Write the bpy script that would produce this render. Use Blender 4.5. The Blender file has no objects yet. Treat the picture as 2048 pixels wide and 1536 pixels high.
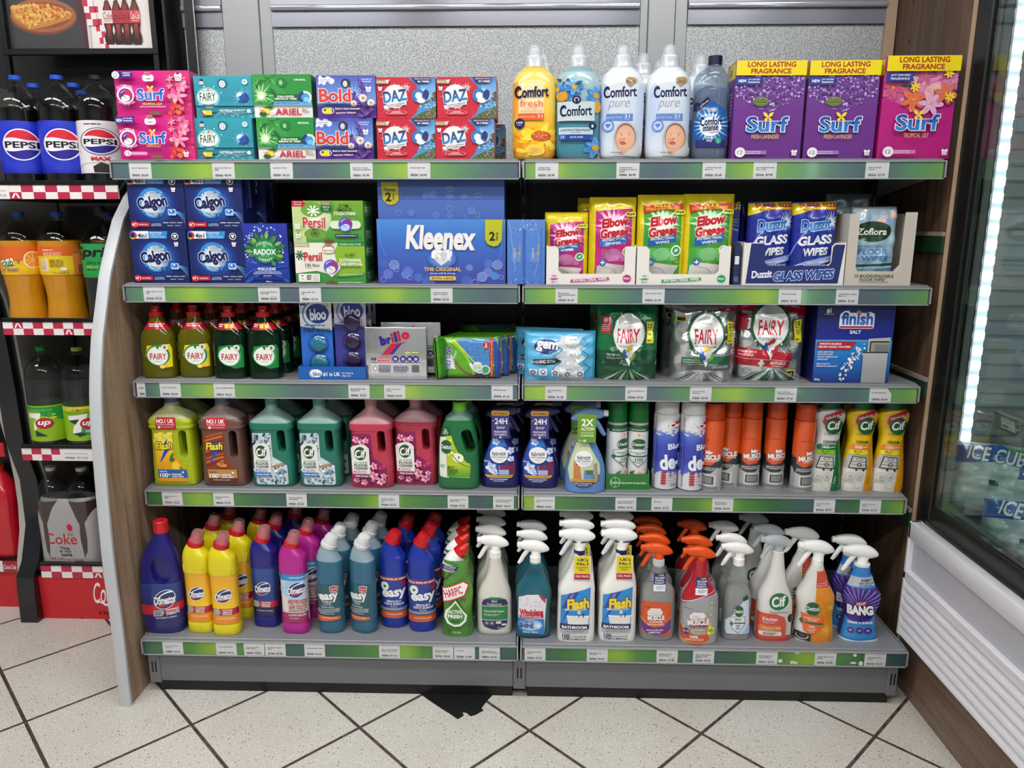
import bpy,bmesh,math,random
from mathutils import Vector,Matrix
from mathutils.geometry import tessellate_polygon
C=bpy.context.scene; COL=C.collection
R=math.radians
def lin(h,a=1.0):
    o=[]
    for i in (0,2,4):
        v=int(h[i:i+2],16)/255.0
        o.append(v/12.92 if v<=.04045 else ((v+.055)/1.055)**2.4)
    return (o[0],o[1],o[2],a)
# ---------------------------------------------------------------- camera, world, light, exposure
cam=bpy.data.cameras.new('camera'); co=bpy.data.objects.new('camera',cam); COL.objects.link(co); C.camera=co
cam.sensor_width=36.0; cam.lens=1494.0/2048*36.0; cam.clip_start=.05
def cam_axes(p,y,r):
    cy,sy,cp,sp,cr,sr=math.cos(y),math.sin(y),math.cos(p),math.sin(p),math.cos(r),math.sin(r)
    f=Vector((sy*cp,cy*cp,-sp)); rt=Vector((cy,-sy,0)); up=rt.cross(f)
    return cr*rt+sr*up,-sr*rt+cr*up,f
_r,_u,_f=cam_axes(.2122,-.0279,.0012)
M=Matrix((( _r.x,_u.x,-_f.x,.029),(_r.y,_u.y,-_f.y,-1.855),(_r.z,_u.z,-_f.z,1.239),(0,0,0,1)))
co.matrix_world=M
w=bpy.data.worlds.new('world'); C.world=w; w.use_nodes=True
w.node_tree.nodes['Background'].inputs[0].default_value=(.85,.93,1.0,1); w.node_tree.nodes['Background'].inputs[1].default_value=.05
C.view_settings.view_transform='Standard'; C.view_settings.look='None'; C.view_settings.gamma=1; C.view_settings.use_curve_mapping=False
C.view_settings.exposure=0.26
C.cycles.use_denoising=True
C.cycles.max_bounces=8; C.cycles.transparent_max_bounces=24; C.cycles.caustics_reflective=False; C.cycles.caustics_refractive=False
C.cycles.sample_clamp_indirect=4.0
LAMPS=[(-2.1,-1.05),(-.75,-1.05),(.75,-1.05),(2.1,-1.05),(-1.5,-2.7),(0,-2.7),(1.5,-2.7)]
LAMP_POWER=19.0
# ---------------------------------------------------------------- materials
MC={}
def mat(name,color='808080',rough=.5,metal=0.0,coat=0.0,attr=False,bump=None,spec=.5,emit=0,alpha=1):
    k=name
    if k in MC: return MC[k]
    m=bpy.data.materials.new(name); m.use_nodes=True; nt=m.node_tree; b=nt.nodes['Principled BSDF']
    b.inputs['Base Color'].default_value=lin(color); b.inputs['Roughness'].default_value=rough; b.inputs['Metallic'].default_value=metal
    b.inputs['Coat Weight'].default_value=coat; b.inputs['Specular IOR Level'].default_value=spec
    if emit: b.inputs['Emission Color'].default_value=lin(color); b.inputs['Emission Strength'].default_value=emit
    if attr:
        a=nt.nodes.new('ShaderNodeAttribute'); a.attribute_name='Col'; nt.links.new(a.outputs['Color'],b.inputs['Base Color'])
    if bump:
        n=nt.nodes.new('ShaderNodeTexNoise'); n.inputs['Scale'].default_value=bump[0]; n.inputs['Detail'].default_value=bump[2] if len(bump)>2 else 3
        u=nt.nodes.new('ShaderNodeBump'); u.inputs['Strength'].default_value=bump[1]; u.inputs['Distance'].default_value=.004
        t=nt.nodes.new('ShaderNodeTexCoord'); nt.links.new(t.outputs['Object'],n.inputs['Vector'])
        nt.links.new(n.outputs[0],u.inputs['Height']); nt.links.new(u.outputs[0],b.inputs['Normal'])
    MC[k]=m; return m
def clearmat(name,tint='ffffff',dens=0.0,dcol='ffffff',rough=.03,ior=1.45,gl=1.0):
    """thin clear plastic or glass: see-through with a fresnel gloss; dens mixes in the liquid's own colour"""
    if name in MC: return MC[name]
    m=bpy.data.materials.new(name); m.use_nodes=True; nt=m.node_tree; nt.nodes.clear()
    o=nt.nodes.new('ShaderNodeOutputMaterial'); t=nt.nodes.new('ShaderNodeBsdfTransparent'); t.inputs[0].default_value=lin(tint)
    g=nt.nodes.new('ShaderNodeBsdfGlossy'); g.inputs['Roughness'].default_value=rough; g.inputs['Color'].default_value=(gl,gl,gl,1)
    fr=nt.nodes.new('ShaderNodeFresnel'); ge=nt.nodes.new('ShaderNodeNewGeometry'); io=nt.nodes.new('ShaderNodeMapRange'); io.inputs[3].default_value=ior; io.inputs[4].default_value=1/ior
    nt.links.new(ge.outputs['Backfacing'],io.inputs[0]); nt.links.new(io.outputs[0],fr.inputs[0])
    mx=nt.nodes.new('ShaderNodeMixShader'); src=t.outputs[0]
    if dens>0:
        d=nt.nodes.new('ShaderNodeBsdfDiffuse'); d.inputs[0].default_value=lin(dcol); m2=nt.nodes.new('ShaderNodeMixShader'); m2.inputs[0].default_value=dens
        nt.links.new(t.outputs[0],m2.inputs[1]); nt.links.new(d.outputs[0],m2.inputs[2]); src=m2.outputs[0]
    nt.links.new(fr.outputs[0],mx.inputs[0]); nt.links.new(src,mx.inputs[1]); nt.links.new(g.outputs[0],mx.inputs[2]); nt.links.new(mx.outputs[0],o.inputs[0])
    MC[name]=m; return m
PR=mat('print',rough=.42,attr=True); PRG=mat('print_gloss',rough=.22,attr=True,coat=.4); PRF=mat('print_foil',rough=.27,metal=.75,attr=True)
PET=clearmat('clear_pet','e8eceb'); GLASS=clearmat('glass','e4ebe8',ior=1.5)
def plas(c,rough=.35,coat=.0): return mat('plastic_%s_%d'%(c,rough*100),c,rough,coat=coat)
# ---------------------------------------------------------------- mesh builder
class MB:
    def __init__(s): s.v=[];s.f=[];s.m=[];s.mats=[];s.c=None
    def mi(s,m):
        if m not in s.mats: s.mats.append(m)
        return s.mats.index(m)
    def add(s,vs,fs,m):
        o=len(s.v); s.v+= [tuple(v) for v in vs]; i=s.mi(m)
        for f in fs: s.f.append(tuple(a+o for a in f)); s.m.append(i)
        return s
    def box(s,x0,x1,y0,y1,z0,z1,m,bv=0,seg=1,rz=0):
        bm=bmesh.new(); bmesh.ops.create_cube(bm,size=1)
        for v in bm.verts: v.co=Vector(((x0+x1)/2+v.co.x*(x1-x0),(y0+y1)/2+v.co.y*(y1-y0),(z0+z1)/2+v.co.z*(z1-z0)))
        if bv: bmesh.ops.bevel(bm,geom=bm.edges[:],offset=bv,segments=seg,affect='EDGES',profile=.5)
        return s.bm(bm,m)
    def bm(s,bm,m,M=None):
        bm.verts.index_update(); vs=[(M@v.co if M else v.co.copy()) for v in bm.verts]
        s.add(vs,[[v.index for v in f.verts] for f in bm.faces],m); bm.free(); return s
    def prism(s,pts,y0,y1,m,bv=0,axis='y'):
        """outline in x,z pushed along y (axis='y') or outline in y,z pushed along x (axis='x')"""
        n=len(pts); bm=bmesh.new()
        def P(p,t): return (p[0],t,p[1]) if axis=='y' else ((t,p[0],p[1]) if axis=='x' else (p[0],p[1],t))
        a=[bm.verts.new(P(p,y0)) for p in pts]; b=[bm.verts.new(P(p,y1)) for p in pts]
        for i in range(n): bm.faces.new((a[i],a[(i+1)%n],b[(i+1)%n],b[i]))
        for L in (a,b[::-1]):
            bm.faces.new(L)
        bmesh.ops.recalc_face_normals(bm,faces=bm.faces[:])
        if bv: bmesh.ops.bevel(bm,geom=[e for e in bm.edges if len(e.link_faces)==2 and e.calc_face_angle()>.5],offset=bv,segments=2,affect='EDGES',profile=.5)
        bmesh.ops.triangulate(bm,faces=[f for f in bm.faces if len(f.verts)>4])
        return s.bm(bm,m)
    def loft(s,rings,m,N=40,cap=(1,1),mz=None,axis='z'):
        """rings: (pos,a,b,cx,cy,n,tilt). axis z: ellipse-like sections stacked upward; axis x: stacked along x with a=half height, b=half width y"""
        vs=[]
        for r in rings:
            z,a,b=r[:3]; cx=r[3] if len(r)>3 else 0; cy=r[4] if len(r)>4 else 0; n=r[5] if len(r)>5 else 2; t=r[6] if len(r)>6 else 0
            for k in range(N):
                th=2*math.pi*k/N; c,d=math.cos(th),math.sin(th)
                x=a*math.copysign(abs(c)**(2/n),c); y=b*math.copysign(abs(d)**(2/n),d)
                if axis=='z': vs.append((cx+x*math.cos(t),cy+y,z-x*math.sin(t)))
                else: vs.append((z+x*math.sin(t),cy+y,cx+x*math.cos(t)))
        K=len(rings); o=len(s.v); s.v+=vs; mm=s.mi(m)
        for i in range(K-1):
            q=mm
            if mz:
                for (lv,m2) in mz:
                    if (rings[i][0]+rings[i+1][0])/2>=lv: q=s.mi(m2)
            for k in range(N):
                a,b_=i*N+k,i*N+(k+1)%N; f=(a,b_,b_+N,a+N) if axis=='z' else (a,a+N,b_+N,b_)
                s.f.append(tuple(o+j for j in f)); s.m.append(q)
        if cap[0]: s.f.append(tuple(o+k for k in (range(N-1,-1,-1) if axis=='z' else range(N)))); s.m.append(mm)
        if cap[1]: s.f.append(tuple(o+(K-1)*N+k for k in (range(N) if axis=='z' else range(N-1,-1,-1)))); s.m.append(q if K>1 else mm)
        return s
    def cyl(s,cx,cy,z0,z1,r,m,N=24,r1=None): return s.loft([(z0,r,r,cx,cy),(z1,r if r1 is None else r1,r if r1 is None else r1,cx,cy)],m,N)
    def tube(s,pts,r,m,N=8):
        """pts: 3d path; r: radius or list"""
        vs=[];K=len(pts)
        for i,p in enumerate(pts):
            p=Vector(p); d=(Vector(pts[min(i+1,K-1)])-Vector(pts[max(i-1,0)])).normalized()
            u=d.cross(Vector((0,1,0)) if abs(d.y)<.9 else Vector((1,0,0))).normalized(); v=d.cross(u)
            rr=r[i] if isinstance(r,list) else r
            rx,ry=rr if isinstance(rr,tuple) else (rr,rr)
            for k in range(N): t=2*math.pi*k/N; vs.append(tuple(p+u*math.cos(t)*rx+v*math.sin(t)*ry))
        fs=[]
        for i in range(K-1):
            for k in range(N): fs.append((i*N+k,i*N+(k+1)%N,(i+1)*N+(k+1)%N,(i+1)*N+k))
        fs.append(tuple(range(N-1,-1,-1))); fs.append(tuple((K-1)*N+k for k in range(N)))
        return s.add(vs,fs,m)
    def grid(s,fn,nu,nv,m,flip=False):
        vs=[fn(i/nu,j/nv) for j in range(nv+1) for i in range(nu+1)]; W=nu+1
        fs=[(j*W+i,j*W+i+1,(j+1)*W+i+1,(j+1)*W+i) for j in range(nv) for i in range(nu)]
        if flip: fs=[f[::-1] for f in fs]
        return s.add(vs,fs,m)
    def mesh(s,name,smooth=35,cut=None,cols=None):
        me=bpy.data.meshes.new(name); me.from_pydata(s.v,[],s.f)
        for m in s.mats: me.materials.append(m)
        me.polygons.foreach_set('material_index',s.m)
        if cut is not None: me=boolcut(me,cut)
        if cols is not None:
            at=me.color_attributes.new('Col','FLOAT_COLOR','POINT'); base=cols.get(None,(.5,.5,.5,1)); n=len(me.vertices)
            arr=[]; 
            for i in range(n): arr+=cols.get(i,base)
            at.data.foreach_set('color',arr)
        if smooth:
            me.polygons.foreach_set('use_smooth',[True]*len(me.polygons)); me.set_sharp_from_angle(angle=R(smooth))
        me.update(); return me
def boolcut(me,cut):
    a=bpy.data.objects.new('t1',me); b=bpy.data.objects.new('t2',cut); COL.objects.link(a); COL.objects.link(b)
    md=a.modifiers.new('b','BOOLEAN'); md.operation='DIFFERENCE'; md.object=b; md.solver='EXACT'
    dg=bpy.context.evaluated_depsgraph_get(); r=bpy.data.meshes.new_from_object(a.evaluated_get(dg)); 
    bpy.data.objects.remove(a); bpy.data.objects.remove(b); return r
def sm(rings,k=4):
    """catmull-rom through ring parameters"""
    rings=[tuple(r)+(0,0,2,0)[len(r)-3:] if len(r)<7 else tuple(r) for r in rings]
    o=[];n=len(rings)
    for i in range(n-1):
        p0,p1,p2,p3=rings[max(i-1,0)],rings[i],rings[i+1],rings[min(i+2,n-1)]
        kk=k if abs(p2[0]-p1[0])>.004 else 1
        for j in range(kk):
            t=j/kk; o.append(tuple(.5*((2*b)+(-a+c)*t+(2*a-5*b+4*c-d)*t*t+(-a+3*b-3*c+d)*t**3) for a,b,c,d in zip(p0,p1,p2,p3)))
    o.append(rings[-1]); return o
# ---------------------------------------------------------------- printed artwork (real lettering and shapes laid on a surface)
TC={}
def text_mesh(body,bold=0.0,shear=0.0):
    k=(body,bold,shear)
    if k in TC: return TC[k]
    c=bpy.data.curves.new('t','FONT'); c.body=body; c.offset=bold; c.shear=shear; c.resolution_u=3; c.fill_mode='FRONT'
    o=bpy.data.objects.new('t',c); me=o.to_mesh(); me.calc_loop_triangles()
    v=[(p.co.x,p.co.y) for p in me.vertices]; f=[tuple(t.vertices) for t in me.loop_triangles]
    o.to_mesh_clear(); bpy.data.objects.remove(o); bpy.data.curves.remove(c)
    if not v: v=[(0,0),(1,0),(1,1)]; f=[(0,1,2)]
    TC[k]=(v,f); return TC[k]
class Art:
    """frame (x0,y0,x1,y1): artwork units, y down, mapped on width W and height H (metres) centred on 0, base z0"""
    def __init__(s,fr,W,H,z0=0,cx=0,foil=False):
        s.fr=fr;s.W=W;s.H=H;s.z0=z0;s.cx=cx;s.v=[];s.f=[];s.c=[];s.n=1;s.tf=None
    def P(s,x,y):
        if s.tf: x,y=s.tf(x,y)
        a=s.fr; return (s.cx+((x-a[0])/(a[2]-a[0])-.5)*s.W, s.z0+(a[3]-y)/(a[3]-a[1])*s.H)
    def put(s,pts,tris,cols):
        o=len(s.v); L=s.n; s.n+=1
        for p in pts: q=s.P(*p); s.v.append((q[0],q[1],L))
        s.c+=cols if isinstance(cols,list) else [lin(cols)]*len(pts)
        s.f+=[tuple(i+o for i in t) for t in tris]; return s
    def poly(s,pts,col): return s.put(pts,tessellate_polygon([[Vector((p[0],p[1],0)) for p in pts]]),col)
    def rect(s,x0,y0,x1,y1,col,r=0):
        if r<=0: return s.put([(x0,y0),(x1,y0),(x1,y1),(x0,y1)],[(0,1,2),(0,2,3)],col)
        r=min(r,abs(x1-x0)/2,abs(y1-y0)/2); p=[]
        for (cx,cy,a) in ((x1-r,y0+r,-90),(x1-r,y1-r,0),(x0+r,y1-r,90),(x0+r,y0+r,180)):
            for k in range(6): t=R(a+18*k); p.append((cx+r*math.cos(t),cy+r*math.sin(t)))
        return s.poly(p,col)
    def grad(s,x0,y0,x1,y1,cols,n=8,vert=True,fn=None,m=8):
        """cols: list of hex down (vert) or across"""
        cl=[lin(c) for c in cols]; pts=[];cc=[]
        nx,ny=(m,n)
        def at(t):
            t=max(0,min(1,t))*(len(cl)-1); i=min(int(t),len(cl)-2); t-=i
            return tuple(a+(b-a)*t for a,b in zip(cl[i],cl[i+1]))
        if fn is None: nx,ny=(1,max(n,len(cols)-1)) if vert else (max(n,len(cols)-1),1)
        for j in range(ny+1):
            for i in range(nx+1):
                u,v=i/nx,j/ny; pts.append((x0+(x1-x0)*u,y0+(y1-y0)*v)); cc.append(at(fn(u,v) if fn else (v if vert else u)))
        W=nx+1; tr=[]
        for j in range(ny):
            for i in range(nx): a=j*W+i; tr+=[(a,a+1,a+W+1),(a,a+W+1,a+W)]
        return s.put(pts,tr,cc)
    def ell(s,cx,cy,rx,ry=None,col='ffffff',n=28,ang=0,c2=None):
        ry=rx if ry is None else ry; a=R(ang); p=[(cx,cy)]
        for k in range(n):
            t=2*math.pi*k/n; x,y=rx*math.cos(t),ry*math.sin(t); p.append((cx+x*math.cos(a)-y*math.sin(a),cy+x*math.sin(a)+y*math.cos(a)))
        return s.put(p,[(0,1+k,1+(k+1)%n) for k in range(n)],[lin(c2 or col)]+[lin(col)]*n)
    def ring(s,cx,cy,r,w,col,ry=None,a0=0,a1=360,n=32,ang=0):
        ry=r if ry is None else ry; p=[];k2=ry/r; A=R(ang)
        for k in range(n+1):
            t=R(a0+(a1-a0)*k/n)
            for q in (r,r-w):
                x,y=q*math.cos(t),q*k2*math.sin(t); p.append((cx+x*math.cos(A)-y*math.sin(A),cy+x*math.sin(A)+y*math.cos(A)))
        return s.put(p,[t for k in range(n) for t in ((2*k,2*k+1,2*k+3),(2*k,2*k+3,2*k+2))],col)
    def line(s,pts,w,col,w1=None):
        p=[];n=len(pts)
        for i,q in enumerate(pts):
            a=pts[max(i-1,0)];b=pts[min(i+1,n-1)]; dx,dy=b[0]-a[0],b[1]-a[1]; l=math.hypot(dx,dy) or 1
            ww=(w+( (w1 if w1 is not None else w)-w)*i/max(n-1,1))/2; p+= [(q[0]-dy/l*ww,q[1]+dx/l*ww),(q[0]+dy/l*ww,q[1]-dx/l*ww)]
        return s.put(p,[t for k in range(n-1) for t in ((2*k,2*k+1,2*k+3),(2*k,2*k+3,2*k+2))],col)
    def curve(s,p0,p1,p2,w,col,w1=None,n=12):
        return s.line([tuple((1-t)**2*a+2*t*(1-t)*b+t*t*c for a,b,c in zip(p0,p1,p2)) for t in [i/n for i in range(n+1)]],w,col,w1)
    def t(s,body,x0,y0,x1,y1,col='ffffff',b=0.0,sh=0.0,out=None,ow=.05,rot=0,cols=None,arc=0):
        """lettering fitted in the box; out: outline colour; rot: degrees anticlockwise about the box centre"""
        b=b*.62; ow=ow*.62
        def lay(bold,col):
            v,f=text_mesh(body,bold,sh); v0,_=text_mesh(body,b,sh)
            ax,bx=min(p[0] for p in v0),max(p[0] for p in v0); ay,by=min(p[1] for p in v0),max(p[1] for p in v0)
            sx=(x1-x0)/max(bx-ax,1e-6); sy=(y1-y0)/max(by-ay,1e-6); cx,cy=(x0+x1)/2,(y0+y1)/2; a=R(rot); P=[];cc=[]
            for q in v:
                x=x0+(q[0]-ax)*sx; y=y1-(q[1]-ay)*sy
                if arc: y+=arc*((x-cx)/((x1-x0)/2))**2
                if rot: dx,dy=x-cx,y-cy; x=cx+dx*math.cos(a)+dy*math.sin(a); y=cy-dx*math.sin(a)+dy*math.cos(a)
                P.append((x,y))
                if cols and bold==b:
                    t=max(0,min(1,(q[1]-ay)/(by-ay))); A,B=lin(cols[1]),lin(cols[0]); cc.append(tuple(i+(j-i)*t for i,j in zip(A,B)))
            s.put(P,f,cc if (cols and bold==b) else col)
        if out: lay(b+ow,out)
        lay(b,col); return s
    def bars(s,x0,y0,x1,y1,n,col,seed=1,fill=.5):
        """lines of print too small to read"""
        rd=random.Random(seed); h=(y1-y0)/n
        for k in range(n):
            x=x0; pts=[];tr=[]; e=x1-(rd.random()*.25*(x1-x0) if k==n-1 else rd.random()*.06*(x1-x0))
            while x<e:
                w=h*(.8+rd.random()*2.2); w=min(w,e-x); o=len(pts); y=y0+k*h
                pts+=[(x,y),(x+w,y),(x+w,y+h*fill),(x,y+h*fill)]; tr+=[(o,o+1,o+2),(o,o+2,o+3)]; x+=w+h*.35
            if pts: s.put(pts,tr,col)
        return s
    def barcode(s,x0,y0,x1,y1,col='202020',seed=3,n=22):
        rd=random.Random(seed); pts=[];tr=[];x=x0; u=(x1-x0)/n
        while x<x1-u*.4:
            w=u*(.3+.5*rd.random()); o=len(pts); pts+=[(x,y0),(x+w,y0),(x+w,y1),(x,y1)]; tr+=[(o,o+1,o+2),(o,o+2,o+3)]; x+=w+u*(.25+.4*rd.random())
        return s.put(pts,tr,col)
    def star(s,cx,cy,r0,r1,n,col,ry=1.0,seed=0,c2=None):
        rd=random.Random(seed+5); p=[(cx,cy)]
        for k in range(2*n):
            r=r0 if k%2 else r1*(1-(.35*rd.random() if seed else 0)); t=math.pi*k/n; p.append((cx+r*math.cos(t),cy+r*ry*math.sin(t)))
        m=2*n; return s.put(p,[(0,1+k,1+(k+1)%m) for k in range(m)],[lin(c2 or col)]+[lin(col)]*m)
    def flower(s,cx,cy,r,cols,n=6,c='f2c230',seed=0,rc=.25,wd=.34):
        rd=random.Random(seed)
        a0=rd.random()*60
        for k in range(n):
            a=R(a0+360*k/n); s.ell(cx+math.cos(a)*r*.55,cy+math.sin(a)*r*.55,r*.5,r*wd,cols[k%len(cols)],n=12,ang=math.degrees(a),c2=cols[(k+1)%len(cols)])
        return s.ell(cx,cy,r*rc,r*rc,c,n=12)
    def blobs(s,x0,y0,x1,y1,n,cols,r0,r1,seed=0,inside=None,el=1.0,seg=8):
        rd=random.Random(seed)
        G={}
        for k in range(n):
            x,y=x0+(x1-x0)*rd.random(),y0+(y1-y0)*rd.random(); r=r0+(r1-r0)*rd.random(); c=rd.choice(cols); a=rd.random()*180
            if inside and not inside(x,y): continue
            s.ell(x,y,r,r*(1-(1-el)*rd.random()) if el==1 else r*el,c,n=seg,ang=a); s.n-=.94
        s.n+=.94; return s
    def leaf(s,x0,y0,x1,y1,w,col):
        dx,dy=x1-x0,y1-y0; l=math.hypot(dx,dy) or 1; nx,ny=-dy/l*w,dx/l*w; p=[]
        for k in range(9): t=k/8; q=math.sin(math.pi*t); p.append((x0+dx*t+nx*q,y0+dy*t+ny*q))
        for k in range(7,0,-1): t=k/8; q=math.sin(math.pi*t); p.append((x0+dx*t-nx*q,y0+dy*t-ny*q))
        return s.poly(p,col)
    def cap(s,cx,cy,r,c1='2a55c8',c2='7a2fa0',c3='e8eef8'):
        """a laundry capsule: three swirled chambers"""
        s.ell(cx,cy,r,r,c1); s.ell(cx+r*.30,cy-r*.12,r*.66,r*.60,c2,ang=-35); s.ell(cx-r*.05,cy+r*.42,r*.66,r*.50,c3,ang=-12); s.curve((cx-r*.9,cy+r*.1),(cx-r*.2,cy-r*.1),(cx+r*.2,cy+r*.55),r*.16,c1,w1=r*.03); s.curve((cx-r*.65,cy-r*.35),(cx-r*.3,cy-r*.8),(cx+r*.2,cy-r*.75),r*.12,'dfe8fa',w1=r*.02)
        return s
    def tshirt(s,cx,cy,w,txt,col='c0202a'):
        s.poly([(cx-w*.3,cy-w*.5),(cx+w*.3,cy-w*.5),(cx+w*.55,cy-w*.2),(cx+w*.4,cy),(cx+w*.38,cy+w*.55),(cx-w*.38,cy+w*.55),(cx-w*.4,cy),(cx-w*.55,cy-w*.2)],'f4f4f6')
        s.ell(cx,cy-w*.42,w*.25,w*.12,'2b2f6b',n=12); s.t(txt,cx-w*.26,cy-w*.05,cx+w*.26,cy+w*.42,col,b=.02); return s
    def apply(s,mb,fn,m,step=None,eps=.00013,cell=None):
        """lay the artwork on the surface fn(x,z)->(point,normal), cutting it finely enough to follow the curve"""
        v,f,c=s.v,s.f,s.c
        if getattr(s,'clip',0): v=[(max(s.cx-s.W/2,min(s.cx+s.W/2,p[0])),max(s.z0,min(s.z0+s.H,p[1])),p[2]) for p in v]
        if step:
            bm=bmesh.new(); L=bm.verts.layers.float_color.new('c'); vv=[]
            for p,q in zip(v,c): a=bm.verts.new((p[0],p[1],p[2]*1e-3)); a[L]=q; vv.append(a)
            for t in f:
                try: bm.faces.new([vv[i] for i in t])
                except ValueError: pass
            xs=[p[0] for p in v]; zs=[p[1] for p in v]
            for ax,(lo,hi),st in ((0,(min(xs),max(xs)),step[0]),(1,(min(zs),max(zs)),step[1])):
                if not st: continue
                n=int((hi-lo)/st)
                for k in range(1,n+1):
                    co=[0,0,0];co[ax]=lo+(hi-lo)*k/(n+1); no=[0,0,0];no[ax]=1
                    bmesh.ops.bisect_plane(bm,geom=bm.verts[:]+bm.edges[:]+bm.faces[:],plane_co=co,plane_no=no,dist=1e-7)
            bm.verts.index_update(); v=[(a.co.x,a.co.y,a.co.z*1e3) for a in bm.verts]; c=[tuple(a[L]) for a in bm.verts]; f=[[a.index for a in q.verts] for q in bm.faces]; bm.free()
        o=len(mb.v); i=mb.mi(m)
        for p in v:
            q,nn=fn(p[0],p[1]); q=Vector(q)+Vector(nn)*(p[2]*eps+.0002); mb.v.append(tuple(q))
        if mb.c is None: mb.c={}
        for k,q in enumerate(c): mb.c[o+k]=tuple(q)
        for t in f:
            a,b,d=[Vector(mb.v[o+j]) for j in t[:3]]; nn=(b-a).cross(d-a); ref=fn(*v[t[0]][:2])[1]
            t=list(t) if nn.dot(Vector(ref))>=0 else list(t)[::-1]
            mb.f.append(tuple(o+j for j in t)); mb.m.append(i)
        return mb
def flat(y): return lambda x,z:((x,y,z),(0,-1,0))
TURN=[0.0]
def face(x,y=0.0): TURN[0]=math.atan2(.03-x,1.85+y) # bottles stand with their labels turned towards the aisle
def prof(rings,wrap=False,rot=0,off=0):
    ph=TURN[0]
    """front surface of a lofted body; projection from the front, or wrapped round the axis by arc length"""
    rs=sorted(rings,key=lambda r:r[0])
    def at(z):
        if z<=rs[0][0]: r=rs[0]
        elif z>=rs[-1][0]: r=rs[-1]
        else:
            for a,b in zip(rs,rs[1:]):
                if a[0]<=z<=b[0]:
                    t=(z-a[0])/max(b[0]-a[0],1e-9); r=[p+(q-p)*t for p,q in zip(a,b)]; break
        r=list(r)+[0,0,2,0][len(r)-3:] if len(r)<7 else list(r); return r
    def f(x,z):
        r=at(z); a,b,cx,cy,n=r[1],r[2],r[3],r[4],r[5]
        if wrap:
            th=x/a+rot-math.pi/2; c,d=math.cos(th),math.sin(th)
            p=(cx+a*math.copysign(abs(c)**(2/n),c),cy+b*math.copysign(abs(d)**(2/n),d),z); nn=Vector((math.copysign(abs(c)**(2-2/n),c)/a,math.copysign(abs(d)**(2-2/n),d)/b,0)).normalized()
            return p,nn
        t=max(-.985,min(.985,(x-cx)/a))
        if ph: th=min(1.45,max(-1.45,math.asin(t)+math.atan2(b*math.sin(ph),a*math.cos(ph)))); t=max(-.992,min(.992,math.sin(th)))
        s_=(1-abs(t)**n)**(1/n)
        nx=math.copysign(abs(t)**(n-1),t)/a; ny=-(s_**(n-1))/b
        return (cx+t*a,cy-b*s_,z),Vector((nx,ny,0)).normalized()
    return f
# ---------------------------------------------------------------- objects
def link(name,me,parent=None,loc=None,rz=0):
    o=bpy.data.objects.new(name,me); COL.objects.link(o)
    if parent: o.parent=parent
    if loc: o.location=loc
    if rz: o.rotation_euler=(0,0,rz)
    return o
def tag(o,label=None,cat=None,group=None,kind=None):
    if label: o['label']=label
    if cat: o['category']=cat
    if group: o['group']=group
    if kind: o['kind']=kind
    return o
def struct(name,mb,smooth=0,**k): o=link(name,mb.mesh(name,smooth)); o['kind']='structure'; return o
def meshof(name,mb,smooth=35,cut=None,base=None):
    cols=None
    if mb.c is not None or base: cols=dict(mb.c or {}); cols[None]=lin(base) if base else (.5,.5,.5,1)
    return mb.mesh(name,smooth,cut,cols)
def thing(name,label,cat,group,parts,x,y,z,rz=0,copies=(),rx=0):
    """parts: list of (name,mesh[,label[,children]]) under an Empty at the base, or one mesh. copies: (x,y,z,rz,label)"""
    if not isinstance(parts,list): r=link(name,parts); kids=[]
    else:
        r=link(name,None); r.empty_display_size=.02; kids=[]
        for p in parts:
            k=link(p[0],p[1],r); kids.append(k)
            if len(p)>2 and p[2]: k['label']=p[2]
            for q in (p[3] if len(p)>3 else ()): link(q[0],q[1],k)
    r.location=(x,y,z); r.rotation_euler=(rx,0,rz); tag(r,label,cat,group)
    for c in copies:
        d=r.copy(); COL.objects.link(d); d.location=(c[0],c[1],c[2]); d.rotation_euler=(rx,0,c[3]); d['label']=c[4]
        if len(c)>5: d['group']=c[5]
        for k in kids:
            e=k.copy(); COL.objects.link(e); e.parent=d
            for g in k.children: h=g.copy(); COL.objects.link(h); h.parent=e
    return r
# ---------------------------------------------------------------- the room
def nodes(name):
    m=bpy.data.materials.new(name); m.use_nodes=True; nt=m.node_tree; return m,nt,nt.nodes['Principled BSDF']
def math_(nt,op,a,b=None,c=None):
    n=nt.nodes.new('ShaderNodeMath'); n.operation=op
    for i,v in enumerate((a,b,c)):
        if v is None: continue
        if hasattr(v,'is_output') or hasattr(v,'links'): nt.links.new(v,n.inputs[i])
        else: n.inputs[i].default_value=v
    return n.outputs[0]
def ramp(nt,src,stops,const=False):
    r=nt.nodes.new('ShaderNodeValToRGB'); nt.links.new(src,r.inputs[0]); e=r.color_ramp.elements
    if const: r.color_ramp.interpolation='CONSTANT'
    e[0].position,e[0].color=stops[0][0],stops[0][1]; e[1].position,e[1].color=stops[1][0],stops[1][1]
    for p,c in stops[2:]: q=e.new(p); q.color=c
    return r.outputs[0]
def mix(nt,f,a,b):
    n=nt.nodes.new('ShaderNodeMix'); n.data_type='RGBA'
    for i,v in ((0,f),(6,a),(7,b)):
        if hasattr(v,'links'): nt.links.new(v,n.inputs[i])
        else: n.inputs[i].default_value=v
    return n.outputs[2]
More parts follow.
